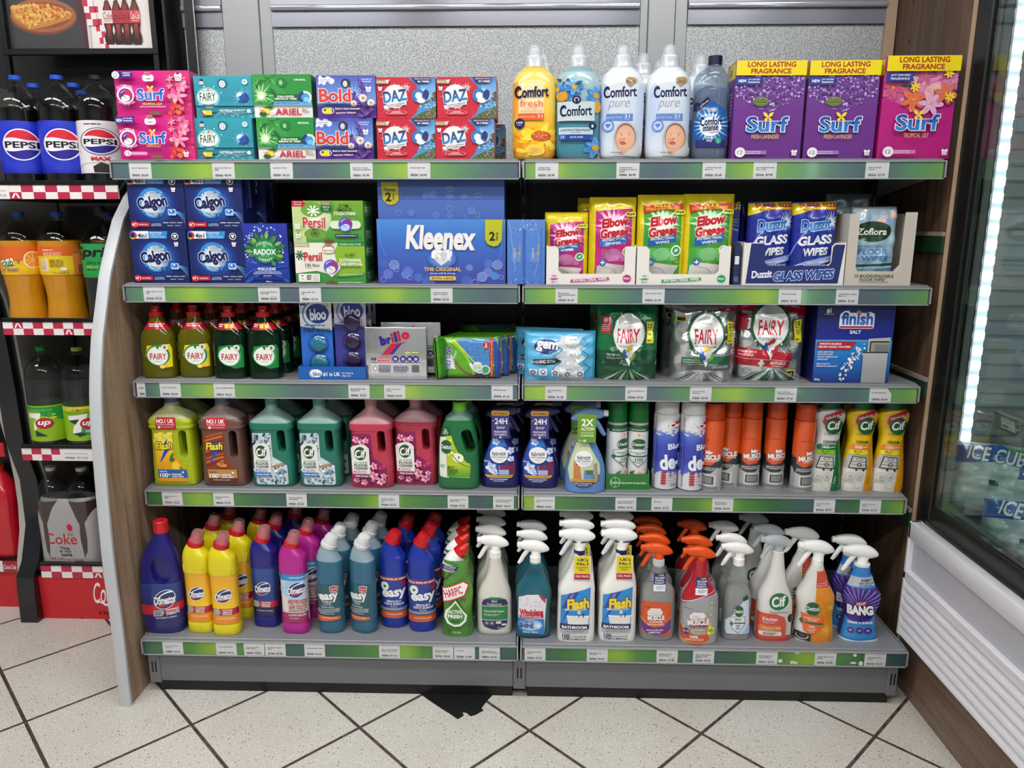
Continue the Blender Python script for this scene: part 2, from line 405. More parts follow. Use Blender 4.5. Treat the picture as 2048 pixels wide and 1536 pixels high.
def floor_mat():
    m,nt,b=nodes('terrazzo_tiles'); tc=nt.nodes.new('ShaderNodeTexCoord'); mp=nt.nodes.new('ShaderNodeMapping'); nt.links.new(tc.outputs['Object'],mp.inputs[0])
    mp.vector_type='TEXTURE'; mp.inputs['Location'].default_value=(.028,-.213,0); mp.inputs['Rotation'].default_value=(0,0,R(45.2))
    sp=nt.nodes.new('ShaderNodeSeparateXYZ'); nt.links.new(mp.outputs[0],sp.inputs[0]); T=.3016; ds=[]
    for i in (0,1):
        u=math_(nt,'DIVIDE',sp.outputs[i],T); u=math_(nt,'ADD',u,.5); u=math_(nt,'FRACT',u); u=math_(nt,'SUBTRACT',u,.5); u=math_(nt,'ABSOLUTE',u); ds.append(math_(nt,'MULTIPLY',u,T))
    d=math_(nt,'MINIMUM',ds[0],ds[1]); g=math_(nt,'LESS_THAN',d,.0042)
    n1=nt.nodes.new('ShaderNodeTexNoise'); n1.inputs['Scale'].default_value=420; n1.inputs['Detail'].default_value=2; nt.links.new(tc.outputs['Object'],n1.inputs['Vector'])
    base=ramp(nt,n1.outputs[0],[(.35,lin('aeaaa0')),(.62,lin('dedbd4')),(.5,lin('cac7c0'))])
    v=nt.nodes.new('ShaderNodeTexVoronoi'); v.inputs['Scale'].default_value=210; nt.links.new(tc.outputs['Object'],v.inputs['Vector'])
    sx=nt.nodes.new('ShaderNodeSeparateXYZ'); nt.links.new(v.outputs['Color'],sx.inputs[0])
    s1=math_(nt,'MULTIPLY',math_(nt,'LESS_THAN',v.outputs['Distance'],.34),math_(nt,'GREATER_THAN',sx.outputs[0],.93)); base=mix(nt,s1,base,lin('57504a'))
    v2=nt.nodes.new('ShaderNodeTexVoronoi'); v2.inputs['Scale'].default_value=330; nt.links.new(tc.outputs['Object'],v2.inputs['Vector'])
    s3=nt.nodes.new('ShaderNodeSeparateXYZ'); nt.links.new(v2.outputs['Color'],s3.inputs[0])
    s2=math_(nt,'MULTIPLY',math_(nt,'LESS_THAN',v2.outputs['Distance'],.4),math_(nt,'GREATER_THAN',s3.outputs[1],.82)); base=mix(nt,s2,base,lin('eeebe4'))
    n2=nt.nodes.new('ShaderNodeTexNoise'); n2.inputs['Scale'].default_value=3.2; n2.inputs['Detail'].default_value=5; nt.links.new(tc.outputs['Object'],n2.inputs['Vector'])
    dirt=ramp(nt,n2.outputs[0],[(.42,(1,1,1,1)),(.75,(.8,.76,.72,1))]); mm=nt.nodes.new('ShaderNodeMix'); mm.data_type='RGBA'; mm.blend_type='MULTIPLY'; mm.inputs[0].default_value=.6
    nt.links.new(base,mm.inputs[6]); nt.links.new(dirt,mm.inputs[7])
    n3=nt.nodes.new('ShaderNodeTexNoise'); n3.inputs['Scale'].default_value=60; nt.links.new(tc.outputs['Object'],n3.inputs['Vector'])
    gc=ramp(nt,n3.outputs[0],[(.35,lin('332b26')),(.7,lin('5e534b'))])
    nt.links.new(mix(nt,g,mm.outputs[2],gc),b.inputs['Base Color']); b.inputs['Roughness'].default_value=.42
    bp=nt.nodes.new('ShaderNodeBump'); bp.inputs['Strength'].default_value=.4; bp.inputs['Distance'].default_value=.002; nt.links.new(math_(nt,'SUBTRACT',1.0,g),bp.inputs['Height']); nt.links.new(bp.outputs[0],b.inputs['Normal'])
    return m
def wood_mat(name,c1,c2,c3,axis='Z',scale=1.0,weave=.5):
    m,nt,b=nodes(name); tc=nt.nodes.new('ShaderNodeTexCoord'); mp=nt.nodes.new('ShaderNodeMapping'); nt.links.new(tc.outputs['Object'],mp.inputs[0])
    s=[38*scale]*3; s['XYZ'.index(axis)]=2.2*scale; mp.inputs['Scale'].default_value=s
    n=nt.nodes.new('ShaderNodeTexNoise'); n.inputs['Scale'].default_value=1; n.inputs['Detail'].default_value=7; n.inputs['Distortion'].default_value=.7; nt.links.new(mp.outputs[0],n.inputs['Vector'])
    col=ramp(nt,n.outputs[0],[(.3,lin(c1)),(.72,lin(c3)),(.5,lin(c2))])
    m2=nt.nodes.new('ShaderNodeMapping'); s2=[300]*3; s2['XYZ'.index(axis)]=14; m2.inputs['Scale'].default_value=s2; nt.links.new(tc.outputs['Object'],m2.inputs[0])
    n2=nt.nodes.new('ShaderNodeTexNoise'); n2.inputs['Scale'].default_value=1; nt.links.new(m2.outputs[0],n2.inputs['Vector'])
    m3=nt.nodes.new('ShaderNodeMapping'); s3=[14]*3; s3['XYZ'.index(axis)]=420; m3.inputs['Scale'].default_value=s3; nt.links.new(tc.outputs['Object'],m3.inputs[0])
    n3=nt.nodes.new('ShaderNodeTexNoise'); n3.inputs['Scale'].default_value=1; nt.links.new(m3.outputs[0],n3.inputs['Vector'])
    k=math_(nt,'ADD',math_(nt,'MULTIPLY',n2.outputs[0],.5),math_(nt,'MULTIPLY',n3.outputs[0],.5)); gr=ramp(nt,k,[(.4,(.72,.7,.68,1)),(.6,(1.12,1.12,1.12,1))])
    mm=nt.nodes.new('ShaderNodeMix'); mm.data_type='RGBA'; mm.blend_type='MULTIPLY'; mm.inputs[0].default_value=weave; nt.links.new(col,mm.inputs[6]); nt.links.new(gr,mm.inputs[7])
    nt.links.new(mm.outputs[2],b.inputs['Base Color']); b.inputs['Roughness'].default_value=.5; return m
def galv_mat():
    m,nt,b=nodes('galvanised_panel'); tc=nt.nodes.new('ShaderNodeTexCoord')
    v=nt.nodes.new('ShaderNodeTexVoronoi'); v.inputs['Scale'].default_value=190; nt.links.new(tc.outputs['Object'],v.inputs['Vector'])
    n=nt.nodes.new('ShaderNodeTexNoise'); n.inputs['Scale'].default_value=330; n.inputs['Detail'].default_value=3; nt.links.new(tc.outputs['Object'],n.inputs['Vector'])
    k=math_(nt,'ADD',math_(nt,'MULTIPLY',n.outputs[0],.75),math_(nt,'MULTIPLY',v.outputs['Distance'],.3))
    nt.links.new(ramp(nt,k,[(.36,lin('7e8286')),(.62,lin('c4c8ca'))]),b.inputs['Base Color']); b.inputs['Metallic'].default_value=.35; b.inputs['Roughness'].default_value=.45
    bp=nt.nodes.new('ShaderNodeBump'); bp.inputs['Strength'].default_value=.5; bp.inputs['Distance'].default_value=.0015; nt.links.new(k,bp.inputs['Height']); nt.links.new(bp.outputs[0],b.inputs['Normal'])
    return m
FLOOR=floor_mat(); WOOD=wood_mat('side_panel_wood','463529','60493a','77604f'); WOODD=wood_mat('end_panel_wood','7c6452','9c846e','b29a84'); WOODP=wood_mat('plinth_wood','55453a','75604f','8d7866',axis='Y')
GALV=galv_mat(); BLK=mat('black_metal','0c0d10',.4,.2); BLKG=mat('black_gloss','15161a',.22,.0,coat=.3); GREY=mat('grey_steel','8d8f94',.42,.25,bump=(60,.05)); GREYL=mat('light_steel','b4b7ba',.35,.5)
GREYD=mat('grey_fascia','6e6f73',.5,.1,bump=(25,.06)); WHT=mat('white_paint','e4e4ea',.3,.0,coat=.2)
struct('floor',MB().box(-3.6,3.2,-4.2,1.2,-.05,0,FLOOR)).data
CEIL=mat('ceiling_white','d8dadc',.8)
struct('ceiling',MB().box(-3.6,3.2,-4.2,1.2,2.75,2.8,CEIL))
WALLP=mat('wall_paint','9a9ca0',.7)
for nm,a in (('wall_front',(-3.6,3.2,-4.3,-4.2,0,2.75)),('wall_left',(-3.7,-3.6,-4.2,1.05,0,2.75)),('wall_right',(3.2,3.3,-4.2,1.05,0,2.75))): struct(nm,MB().box(*a,WALLP))
struct('wall_back',MB().box(-3.6,3.2,.95,1.05,0,2.75,mat('wall_dark','2c2d30',.7)))
DIFF=mat('lamp_diffuser','fdfbf8',.5,emit=LAMP_POWER)
lm1=MB().box(-.6,.6,-.16,.16,-.05,0,mat('lamp_white','f0f0f0',.5),bv=.004).mesh('lamp_housing'); lm2=MB().box(-.58,.58,-.14,.14,-.056,-.0505,DIFF).mesh('diffuser',0)
thing('ceiling_light','rectangular ceiling light, front row above drinks cooler','ceiling light','ceiling lights over the aisle',[('lamp_housing',lm1),('diffuser',lm2)],LAMPS[0][0],LAMPS[0][1],2.75,
  copies=[(x,y,2.75,0,'rectangular ceiling light, '+l) for (x,y),l in zip(LAMPS[1:],('front row above left bay','front row above right bay','front row above freezer','rear row on the left','rear row in the middle','rear row on the right'))])
# ---------------------------------------------------------------- back panels above the top shelf
POST=mat('smooth_grey_post','a2a5a8',.35,.35)
g=link('wall_panelling',None); tag(g,'galvanised grey steel wall panels with smooth posts behind the top shelf','wall panelling')
for a,b_ in ((-.972,-.857),(-.716,.322),(.455,1.03)): link('steel_panel',MB().box(a,b_,.418,.43,1.36,2.3,GALV).mesh('steel_panel',0),g)
for a,b_,c_ in ((-.857,-.752,.409),(-.752,-.716,.414),(.322,.345,.414),(.345,.42,.409),(.42,.455,.414)): link('post',MB().box(a,b_,c_,.43,1.36,2.3,POST,bv=.002).mesh('post',30),g)
RAIL=mat('clear_rail','b9bcc4',.12,.5); FILM=mat('rail_film','8b8d98',.18,.3)
for a,b_ in ((-.972,-.857),(-.716,.322),(.455,1.0)):
    k=link('rail',MB().box(a,b_,.398,.416,1.822,1.838,RAIL,bv=.004,seg=3).box(a,b_,.406,.412,1.838,1.87,FILM).box(a,b_,.409,.413,1.782,1.822,FILM).mesh('rail',40),g); k['label']='glossy horizontal plastic rail'
# ---------------------------------------------------------------- gondola frame
ZT=[1.3831,1.0845,.8379,.5412,.1596]; ZS=[z+.006 for z in ZT]; SH=.0408; YB=-.0962
g=link('shelving_unit',None); tag(g,'black backed steel shelving frame of two bays with grey plinth','shelving unit')
link('back_panel',MB().box(-1.0,-.004,.40,.412,.06,1.365,BLK).mesh('back_panel',0),g); link('back_panel',MB().box(.004,1.0,.40,.412,.06,1.365,BLK).mesh('back_panel',0),g)
for x in (-1.0,0,1.0):
    mb=MB().box(x-.014,x+.014,.366,.40,.06,1.365,BLK,bv=.001)
    for k in range(24): mb.box(x-.003,x+.003,.3652,.367,.14+k*.05,.165+k*.05,mat('slot_grey','5a5c60',.4,.6))
    link('upright',mb.mesh('upright',30),g)
for a,b_ in ((-.978,-.016),(.016,.975)):
    link('plinth',MB().box(a,b_,YB+.012,-.06,.034,.122,GREYD,bv=.002).mesh('plinth',30),g)
    link('kick_plate',MB().box(a+.005,b_-.003,YB+.022,-.05,.0,.036,mat('kick_black','08080a',.45),bv=.001).mesh('kick_plate',30),g)
for x0,x1 in ((-.992,-.962),(-.016,.016),(.96,.985)):
    k=link('plinth_bracket',MB().box(x0,x1,YB+.008,-.05,.03,.116,GREYD,bv=.002).box((x0+x1)/2-.0065,(x0+x1)/2-.0025,YB+.0076,YB+.009,.062,.094,BLK).box((x0+x1)/2+.0025,(x0+x1)/2+.0065,YB+.0076,YB+.009,.062,.094,BLK).mesh('plinth_bracket',30),g)
# shelves
def strip_fn(ph):
    stops=[(0,'5a6878'),(.10,'5c7478'),(.2,'62906a'),(.33,'6fa05c'),(.46,'9cc04c'),(.5,'a2c44e'),(.56,'7aa85a'),(.72,'629268'),(.86,'5c7878'),(1,'5a6878')] if ph<2 else [(0,'33505a'),(.12,'2f6048'),(.22,'35703a'),(.36,'4a8636'),(.46,'86b02c'),(.52,'8cb62e'),(.6,'4f8a38'),(.75,'357040'),(.88,'305c50'),(1,'33505a')]  # upper shelves get paler greens: reflections and film haze painted into the print
    def at(t):
        t=(t+ph)%1.0
        for (a,c1),(b,c2) in zip(stops,stops[1:]):
            if a<=t<=b: u=(t-a)/(b-a); return tuple(p+(q-p)*u for p,q in zip(lin(c1),lin(c2)))
    return at
CLR=clearmat('ticket_holder_film','fdfefd',rough=.12,ior=1.22)
names=['top','second','third','fourth','bottom']
for i,(zt,zs) in enumerate(zip(ZT,ZS)):
    yf=YB if i==4 else 0
    for side,(a,b_) in enumerate(((-.996,-.008),(.007,.996))):
        g=link('shelf',None); g.location=((a+b_)/2,yf,zs); X0,X1=a-(a+b_)/2,b_-(a+b_)/2; yb=.364-yf
        tag(g,'%s grey steel shelf of the %s bay with green ticket strip'%(names[i],('left','right')[side]),'shelf','grey steel shelves of the unit')
        link('shelf_board',MB().box(X0+.001,X1-.001,.006,yb,-.022,0,GREY,bv=.0015).box(X0+.001,X1-.001,.0045,.0075,-.046,-.001,GREY).mesh('shelf_board',30),g)
        art=Art((0,0,1,1),X1-X0-.004,SH-.004,-(zs-zt)-SH+.002,cx=0)
        at=strip_fn((.02,.35,.12,.3,.05,.4,.2,.45,.1,.0)[i*2+side]+(2 if i>2 else 0)); pts=[];cc=[];N=60
        for k in range(N+1):
            for q in (0,1): pts.append((k/N,q)); cc.append(at(k/N*2.0))
        art.put(pts,[t for k in range(N) for t in ((2*k,2*k+1,2*k+3),(2*k,2*k+3,2*k+2))],cc)
        if i==4 and side==1:
            rd=random.Random(4)
            for cx,n in ((.655,7),(.70,5),(.885,6),(.5,0)):
                for _ in range(n): art.ell(cx+rd.uniform(-.02,.03) if cx<.9 else cx,rd.choice((.15,.8,.85))+rd.uniform(-.08,.08),rd.uniform(.002,.009),rd.uniform(.05,.2),'e9e9e6',n=7,ang=0)
        mb=MB().box(X0+.002,X1-.002,.0022,.0045,-(zs-zt)-SH+.001,-(zs-zt),mat('ticket_backing','b9c2bd',.4),bv=.0003); art.apply(mb,flat(.002),PRG,eps=.00006)
        k=link('ticket_strip',meshof('ticket_strip',mb,0),g); k['label']='green and slate printed strip'
        z0,z1=-(zs-zt)-SH,-(zs-zt)
        link('clear_holder',MB().box(X0,X1,-.0006,.0,z0,z1,CLR).box(X0,X1,-.0012,.0044,z1-.002,z1+.0008,GREYL).box(X0,X1,-.0014,.0044,z0-.0008,z0+.0014,GREYL).mesh('clear_holder',0),g)
        for sx in (X0-.0045,X1+.001):
            link('end_bracket',MB().prism([(-.001,z1+.001),(.03,z1+.006),(yb-.02,z1+.004),(yb-.02,z0-.03),(.08,z0+.004),(-.002,z0+.003)],sx,sx+.0035,GREYL,axis='x').mesh('end_bracket',30),g)
# ---------------------------------------------------------------- curved wood end panel on the left
def bow(pts,yb,ztop): return [(p[0],p[1]) for p in pts]+[(yb,ztop),(yb,0)]
EDGE=[(-.145,0),(-.143,.12),(-.142,.258),(-.145,.35),(-.144,.438),(-.139,.55),(-.134,.633),(-.127,.745),(-.115,.83),(-.102,.889),(-.08,.965),(-.052,1.029),(-.018,1.11),(.02,1.172),(.07,1.245),(.134,1.303),(.19,1.34),(.25,1.36)]
TRIM=mat('panel_trim','b9bdc1',.35)
ep=link('end_panel',None); tag(ep,'bowed wood-effect end panel with pale trim at left end of shelving','end panel')
link('board',MB().prism(bow(EDGE,.43,1.36),-1.043,-1.018,WOODD,axis='x').mesh('board',30),ep)
def edge_trim(E,x0,x1,t,m):
    mb=MB(); n=len(E); o=[]
    for i,p in enumerate(E):
        a=E[max(i-1,0)];b=E[min(i+1,n-1)]; d=Vector((b[0]-a[0],b[1]-a[1])).normalized(); nn=Vector((-d.y,d.x)); o.append((p,(p[0]+nn.x*t,p[1]+nn.y*t)))
    vs=[];
    for p,q in o: vs+=[(x0,q[0],q[1]),(x0+.004,q[0]-.002,q[1]),(x1-.004,q[0]-.002,q[1]),(x1,q[0],q[1]),(x1,p[0]+.004,p[1]),(x0,p[0]+.004,p[1])]
    fs=[]
    for i in range(n-1):
        for k in range(6): fs.append((i*6+k,i*6+(k+1)%6,i*6+6+(k+1)%6,i*6+6+k))
    fs+=[tuple(range(5,-1,-1)),tuple((n-1)*6+k for k in range(6))]; return mb.add(vs,fs,m)
k=link('edge_trim',edge_trim(EDGE,-1.0455,-1.0165,.004,TRIM).mesh('edge_trim',40),ep); k['label']='pale grey plastic edge trim'
# ---------------------------------------------------------------- right wood side with ticket strips
WEDGE=mat('wood_edge_light','b49a80',.5)
sp_=link('side_panel',None); tag(sp_,'dark wood side panel with peg holes between shelving and freezer','side panel')
mb=MB().box(1.031,1.045,.022,.45,0,2.3,WOOD)
for z in (1.32,1.42,1.52,1.71,1.81,1.9,2.0): mb.box(1.0304,1.0312,.318,.326,z,z+.009,BLK)
link('board',mb.mesh('board',0),sp_)
link('front_edge',MB().box(1.029,1.0385,.019,.022,0,2.3,WEDGE).mesh('front_edge',0),sp_)['label']='pale bare wood edge'
link('rear_post',MB().box(.999,1.028,.405,.417,1.37,2.3,WEDGE).mesh('rear_post',0),sp_)
STG=mat('strip_green','1e4028',.5); STL=mat('strip_ledge','9b8c84',.5)
for z in (1.219,.857,.505):
    link('ticket_strip',MB().box(1.023,1.0305,.026,.30,z-.01,z,STL).box(1.0245,1.0305,.026,.30,z-.05,z-.01,STG).mesh('ticket_strip',0),sp_)['label']='empty green strip'
# ---------------------------------------------------------------- freezer on the right
FR=mat('freezer_frame','2b2b2b',.32,.6); ALU=mat('aluminium','a8aaa8',.3,.8); GSK=mat('gasket_grey','6d716e',.45); LIN_=mat('freezer_liner','b2b8b8',.3,.4)
fz=link('freezer',None); tag(fz,'glass-fronted upright freezer with white louvred base on the right','freezer')
Y1=-1.6
link('cabinet',MB().box(1.075,1.8,-.002,.012,.49,2.2,LIN_).box(1.79,1.8,Y1,-.002,.49,2.2,LIN_).box(1.06,1.8,Y1,.012,.44,.49,LIN_).box(1.06,1.8,Y1,.012,2.2,2.25,FR).mesh('cabinet',0),fz)
mb=MB().box(1.036,1.075,-.045,.016,.495,2.25,FR,bv=.003).box(1.036,1.075,Y1,-.045,.493,.542,FR,bv=.004,seg=2)
link('door_frame',mb.mesh('door_frame',30),fz)
mb=MB()
for y,w,m in ((-.049,.003,ALU),(-.055,.004,GSK),(-.062,.008,ALU),(-.072,.003,FR),(-.08,.006,GSK)): mb.box(1.046,1.06,y-w/2,y+w/2,.545,2.2,m)
mb.box(1.046,1.06,Y1,-.05,.5425,.547,ALU).box(1.05,1.07,Y1,-.05,.547,.553,GSK)
link('door_seal',mb.mesh('door_seal',0),fz)
link('door_glass',MB().box(1.0425,1.0455,Y1,-.047,.543,2.2,GLASS).mesh('door_glass',0),fz)
LED=mat('led_white','eef6ff',.4,emit=9); link_z=[.56+.0365*k for k in range(44)]
mb=MB().box(1.104,1.134,-.012,-.003,.552,2.1,ALU)
mb.box(1.107,1.131,-.0155,-.0125,.56,2.1,mat('led_cover','cfdcec',.3,emit=1.1))
for z in link_z: mb.box(1.108,1.130,-.0185,-.0156,z,z+.018,LED)
q=MB()
for x,w,c in ((1.066,.006,'8a8f86'),(1.075,.008,'b0b0a0'),(1.0845,.006,'6f7674'),(1.093,.008,'9a9f98'),(1.101,.004,'c4c8c4')): q.box(x-w/2,x+w/2,-.008,-.003,.50,2.2,mat('door_inner_'+c,c,.3,.2))
link('inner_frame',q.mesh('inner_frame',0),fz)
link('light_strip',mb.mesh('light_strip',0),fz)['label']='vertical white LED strip'
link('light_strip',MB().box(1.10,1.135,-1.21,-1.20,.56,2.1,LED).mesh('light_strip',0),fz)['label']='unseen LED strip added to light the freezer side wall'  # out of view, added to brighten the inner side wall
mb=MB()
for z in link_z[1:]: mb.box(1.136,1.6,-.0055,-.003,z+.008,z+.0115,ALU)
link('shelf_rail',mb.mesh('shelf_rail',0),fz)['label']='ribbed metal liner slots'
mb=MB().box(1.135,1.75,Y1,-.02,.782,.786,clearmat('shelf_glass','dfe8e4',ior=1.5))
link('glass_shelf',mb.mesh('glass_shelf',0),fz)
# louvred base panel
LX=1.000
mb=MB().box(LX+.012,LX+.035,Y1,-.03,.176,.486,mat('louvre_shade','b9b9c2',.4))
mb.box(LX,LX+.03,Y1,-.024,.447,.493,WHT,bv=.003,seg=2).box(LX,LX+.03,Y1,-.024,.335,.356,WHT,bv=.002).box(LX,LX+.032,-.036,-.024,.176,.493,WHT,bv=.002)
mb.prism([(0,0),(-.0,.012),(.012,.02),(.012,0)],Y1,-.03,WHT,axis='y') if 0 else None
def slat(z,h,d=.014):
    pts=[(LX+.016,z+h),(LX+.010,z+h*.98),(LX+.002,z+h*.62),(LX,z+h*.45),(LX,z+h*.12),(LX+.002,z),(LX+.016,z)]
    return MB().prism(pts,Y1,-.036,WHT)
for k in range(6):
    q=slat(.179+k*.0258,.0225); o=len(mb.v); i=mb.mi(WHT); mb.v+=q.v; mb.f+=[tuple(a+o for a in f) for f in q.f]; mb.m+=[i]*len(q.f)
mb.box(LX-.002,LX+.02,Y1,-.036,.352,.362,WHT,bv=.0015)
link('louvre_panel',mb.mesh('louvre_panel',35),fz)['label']='white slatted vent panel'
link('plinth_board',MB().box(1.036,1.06,Y1,.02,0,.44,WOODP).mesh('plinth_board',0),fz)['label']='wood-effect plinth'
# shelf-edge ticket inside the freezer
hy=lambda v:(-.135-.5*v)
mb=MB(); T_=MB()
art=Art((0,0,100,60),.05,.026,-.013); art.rect(0,0,100,60,'eef0f0'); art.t('CAT DAYS 500g',8,16,92,27,'202020',b=.02); art.barcode(8,38,50,50); art.t('€4.20',58,38,94,52,'202020'); art.bars(8,5,92,10,1,'303030')
h=link('ticket_holder',None); tag(h,'tilted clear ticket holder on the freezer shelf edge behind glass','ticket holder')
link('rail',MB().box(-.004,.004,-.3,.3,-.018,.018,clearmat('holder_clear','d9dee0',dens=.25,dcol='c9ccd0')).box(-.006,.004,-.3,.3,.016,.02,ALU).box(-.006,.004,-.3,.3,-.02,-.016,ALU).mesh('rail',0),h)
art.apply(T_,lambda x,z:((-.0055,.25-x,z),(-1,0,0)),PR); link('ticket',meshof('ticket',T_,0),h); h.location=(1.112,-.44,.795); h.rotation_euler=(0,R(-12),0)
# ice bags
def bag_mesh(name,w,hh,d,seed,art=None,mt=None,base='c9d6d8',wr=.006,n=26,exp=2.6,edge=.006,bot=.35,am=None):
    """filled film bag standing on its base: front sheet bulges forward, back sheet backward, pinched seams"""
    rd=random.Random(seed); ph=[rd.random()*6.28 for _ in range(8)]; fq=[rd.uniform(6,16) for _ in range(8)]
    def bulge(u,v):
        a=max(0,1-abs(2*u-1)**exp); b=max(0,1-abs(2*v-1)**exp) if bot is None else max(0,1-max(0,(v-bot)/(1-bot))**exp)*min(1,.45+v/.25)
        e=(a**.5)*(b**.5); w_=sum(math.sin(fq[k]*(u*math.cos(k*.8)+v*math.sin(k*.8)*1.3)*2+ph[k]) for k in range(8))/8
        return e*d/2+edge*.3+w_*wr*min(1,e*2.5)
    def ff(x,z):
        u=x/w+.5; v=z/hh; u=min(1,max(0,u)); v=min(1,max(0,v)); return u,v
    def fn(x,z):
        u,v=ff(x,z); y=-bulge(u,v); e=.004
        dx=(-bulge(min(1,u+e),v)+bulge(max(0,u-e),v))/(2*e*w); dz=(-bulge(u,min(1,v+e))+bulge(u,max(0,v-e)))/(2*e*hh)
        nn=Vector((dx,-1,dz)).normalized(); return (x,y,z),nn
    mb=MB(); m=mt or PRF
    mb.grid(lambda u,v:((u-.5)*w,-bulge(u,v),v*hh),n,n,m); mb.grid(lambda u,v:((u-.5)*w,bulge(u,v)*.8,v*hh),n,n,m,flip=True)
    if art: art.clip=1; art.apply(mb,fn,am or m,step=(w/n*1.0,hh/n*1.0),eps=.00012)
    me=meshof(name,mb,60,base=base); return me
ICE=clearmat('ice_film','dfe9ea',dens=.35,dcol='b9c9cc',rough=.12)
A=Art((0,0,100,100),.20,.16,0); A.poly([(0,8),(50,-0),(100,10),(100,38),(50,24),(0,34)],'2a62b8'); A.poly([(55,2),(100,10),(100,22),(70,12)],'6fae3c'); A.t('ICE CUBES',16,6,92,27,'f2f6fb',b=.03,sh=.2,out='17306e',rot=-4); A.rect(40,52,50,60,'2f3336')
im=bag_mesh('ice_bag',.20,.16,.11,5,A,mt=None,base='b3c4c8',wr=.012)
im.materials.clear(); im.materials.append(PRG)
thing('ice_bag','clear bag of ice cubes with blue band, at the foot of the light strip','ice bag','ice bags in the freezer',im,1.165,-.085,.55,-.45,
  copies=[(1.25,-.175,.53,-.75,'clear bag of ice cubes with blue band, nearer the glass than the first'),(1.175,-.22,.455,-.6,'clear bag of ice cubes with blue band, lowest one at the door rail')],rx=-.2)
# ---------------------------------------------------------------- drinks cooler on the left
CK=link('drinks_cooler',None); tag(CK,'black open drinks cooler with red checked shelf edges and red base','drinks cooler')
INB=mat('cooler_back','454442',.5); INS=mat('cooler_side','8f8d88',.5)
link('back_wall',MB().box(-1.62,-1.05,.62,.64,0,1.66,INB).box(-1.53,-.985,.46,.47,1.60,2.2,mat('cooler_header','26272a',.3)).mesh('back_wall',0),CK)
SE=[(.255,0),(.258,.10),(.262,.149),(.296,.191),(.337,.296),(.34,.445),(.304,.579),(.30,.745),(.29,.91),(.27,1.017),(.2,1.2),(.12,1.34),(.12,1.62)]
link('side_wall',MB().prism(bow(SE,.62,1.62),-1.585,-1.53,BLKG,axis='x').mesh('side_wall',30),CK)
SI=[(y+.035,z) for y,z in SE[2:]]
link('side_liner',MB().prism([(.30,.16)]+SI[1:]+[(.6,1.62),(.6,.16)],-1.53,-1.522,INS,axis='x').mesh('side_liner',30),CK)['label']='pale grey inner side'
def checks(art,x0,x1,y0,y1,n,off=0,arrows=()):
    w=(x1-x0)/n; h=(y1-y0)/2
    for i in range(n):
        for j in (0,1):
            red=(i+j+off)%2==0; art.rect(x0+i*w,y0+j*h,x0+(i+1)*w,y0+(j+1)*h,'b8284a' if red else 'ece6e6'); art.n-=1
    art.n+=2
    for (i,j) in arrows:
        cx=x0+(i+.5)*w; yy=y0+j*h; art.line([(cx-w*.28,yy+h*.88),(cx-w*.05,yy+h*.15)],w*.16,'f4eeee'); art.line([(cx+w*.05,yy+h*.15),(cx+w*.28,yy+h*.88)],w*.16,'f4eeee')
def cooler_shelf(zt,zb,y,x0,n,off,arrows,tick):
    x1=-1.052; W=x1-x0; H=zt-zb
    art=Art((0,0,n,2),W,H,zb,cx=(x0+x1)/2); checks(art,0,n,0,2,n,off,arrows)
    for (u0,u1,tx,ty) in tick: art.rect(u0,0,u1,2,'eae6e8'); art.t(tx,u0+.15*(u1-u0),.7,u1-.15*(u1-u0),.95,'303038',b=.01); art.barcode(u0+.14*(u1-u0),1.35,u0+.45*(u1-u0),1.65); art.t(ty,u0+.52*(u1-u0),1.3,u0+.85*(u1-u0),1.65,'202024')
    mb=MB().box(x0,x1,y,y+.006,zb,zt,mat('strip_white','e8e4e4',.4)); art.apply(mb,flat(y),PR,eps=.00006)
    sh=link('shelf_edge',meshof('shelf_edge',mb,0),CK); sh['label']='red and white checked ticket strip'
    link('shelf',MB().box(x0,x1,y+.008,.60,zt-.034,zt-.026,BLK).box(x0,x1,y-.004,y+.008,zt+.0005,zt+.012,BLK,bv=.002).mesh('shelf',30),CK)
cooler_shelf(1.334,1.299,.12,-1.50,14,0,[(5,1),(7,0),(10,1)],[(3.3,5.0,'Pepsi Max 2litres','€3.50')])
cooler_shelf(.967,.931,.18,-1.452,14,1,[(1,0),(6,1),(11,0)],[])
cooler_shelf(.578,.54,.25,-1.50,15,1,[(2,0),(8,1)],[(3.9,7.2,'Sprite Lemon/lime No Sugar','€3.50')])
cooler_shelf(.184,.143,.28,-1.515,14,0,[(1,0),(5,1),(11,0)],[])
A=Art((67,1157,230,1240),.265,.142,-.0,cx=-1.412); A.rect(67,1157,245,1240,'c8222c'); A.t('Coca-Cola',181,1166,270,1208,'f6eef0',b=.012,sh=.35); A.curve((183,1204),(196,1204),(205,1212),1.5,'f6eef0',w1=5); A.curve((205,1212),(212,1206),(220,1212),5,'f6eef0',w1=1); A.t('A Recipe for Magic',187,1223,262,1234,'1c1a1c',b=.03); A.rect(150,1238,156,1242,'0c0c0c')
mb=MB().box(-1.546,-1.052,.284,.30,.004,.142,mat('cooler_red','c4202c',.35)); A.apply(mb,flat(.284),PR); link('base_panel',meshof('base_panel',mb,0),CK)['label']='bright red base panel with script lettering'
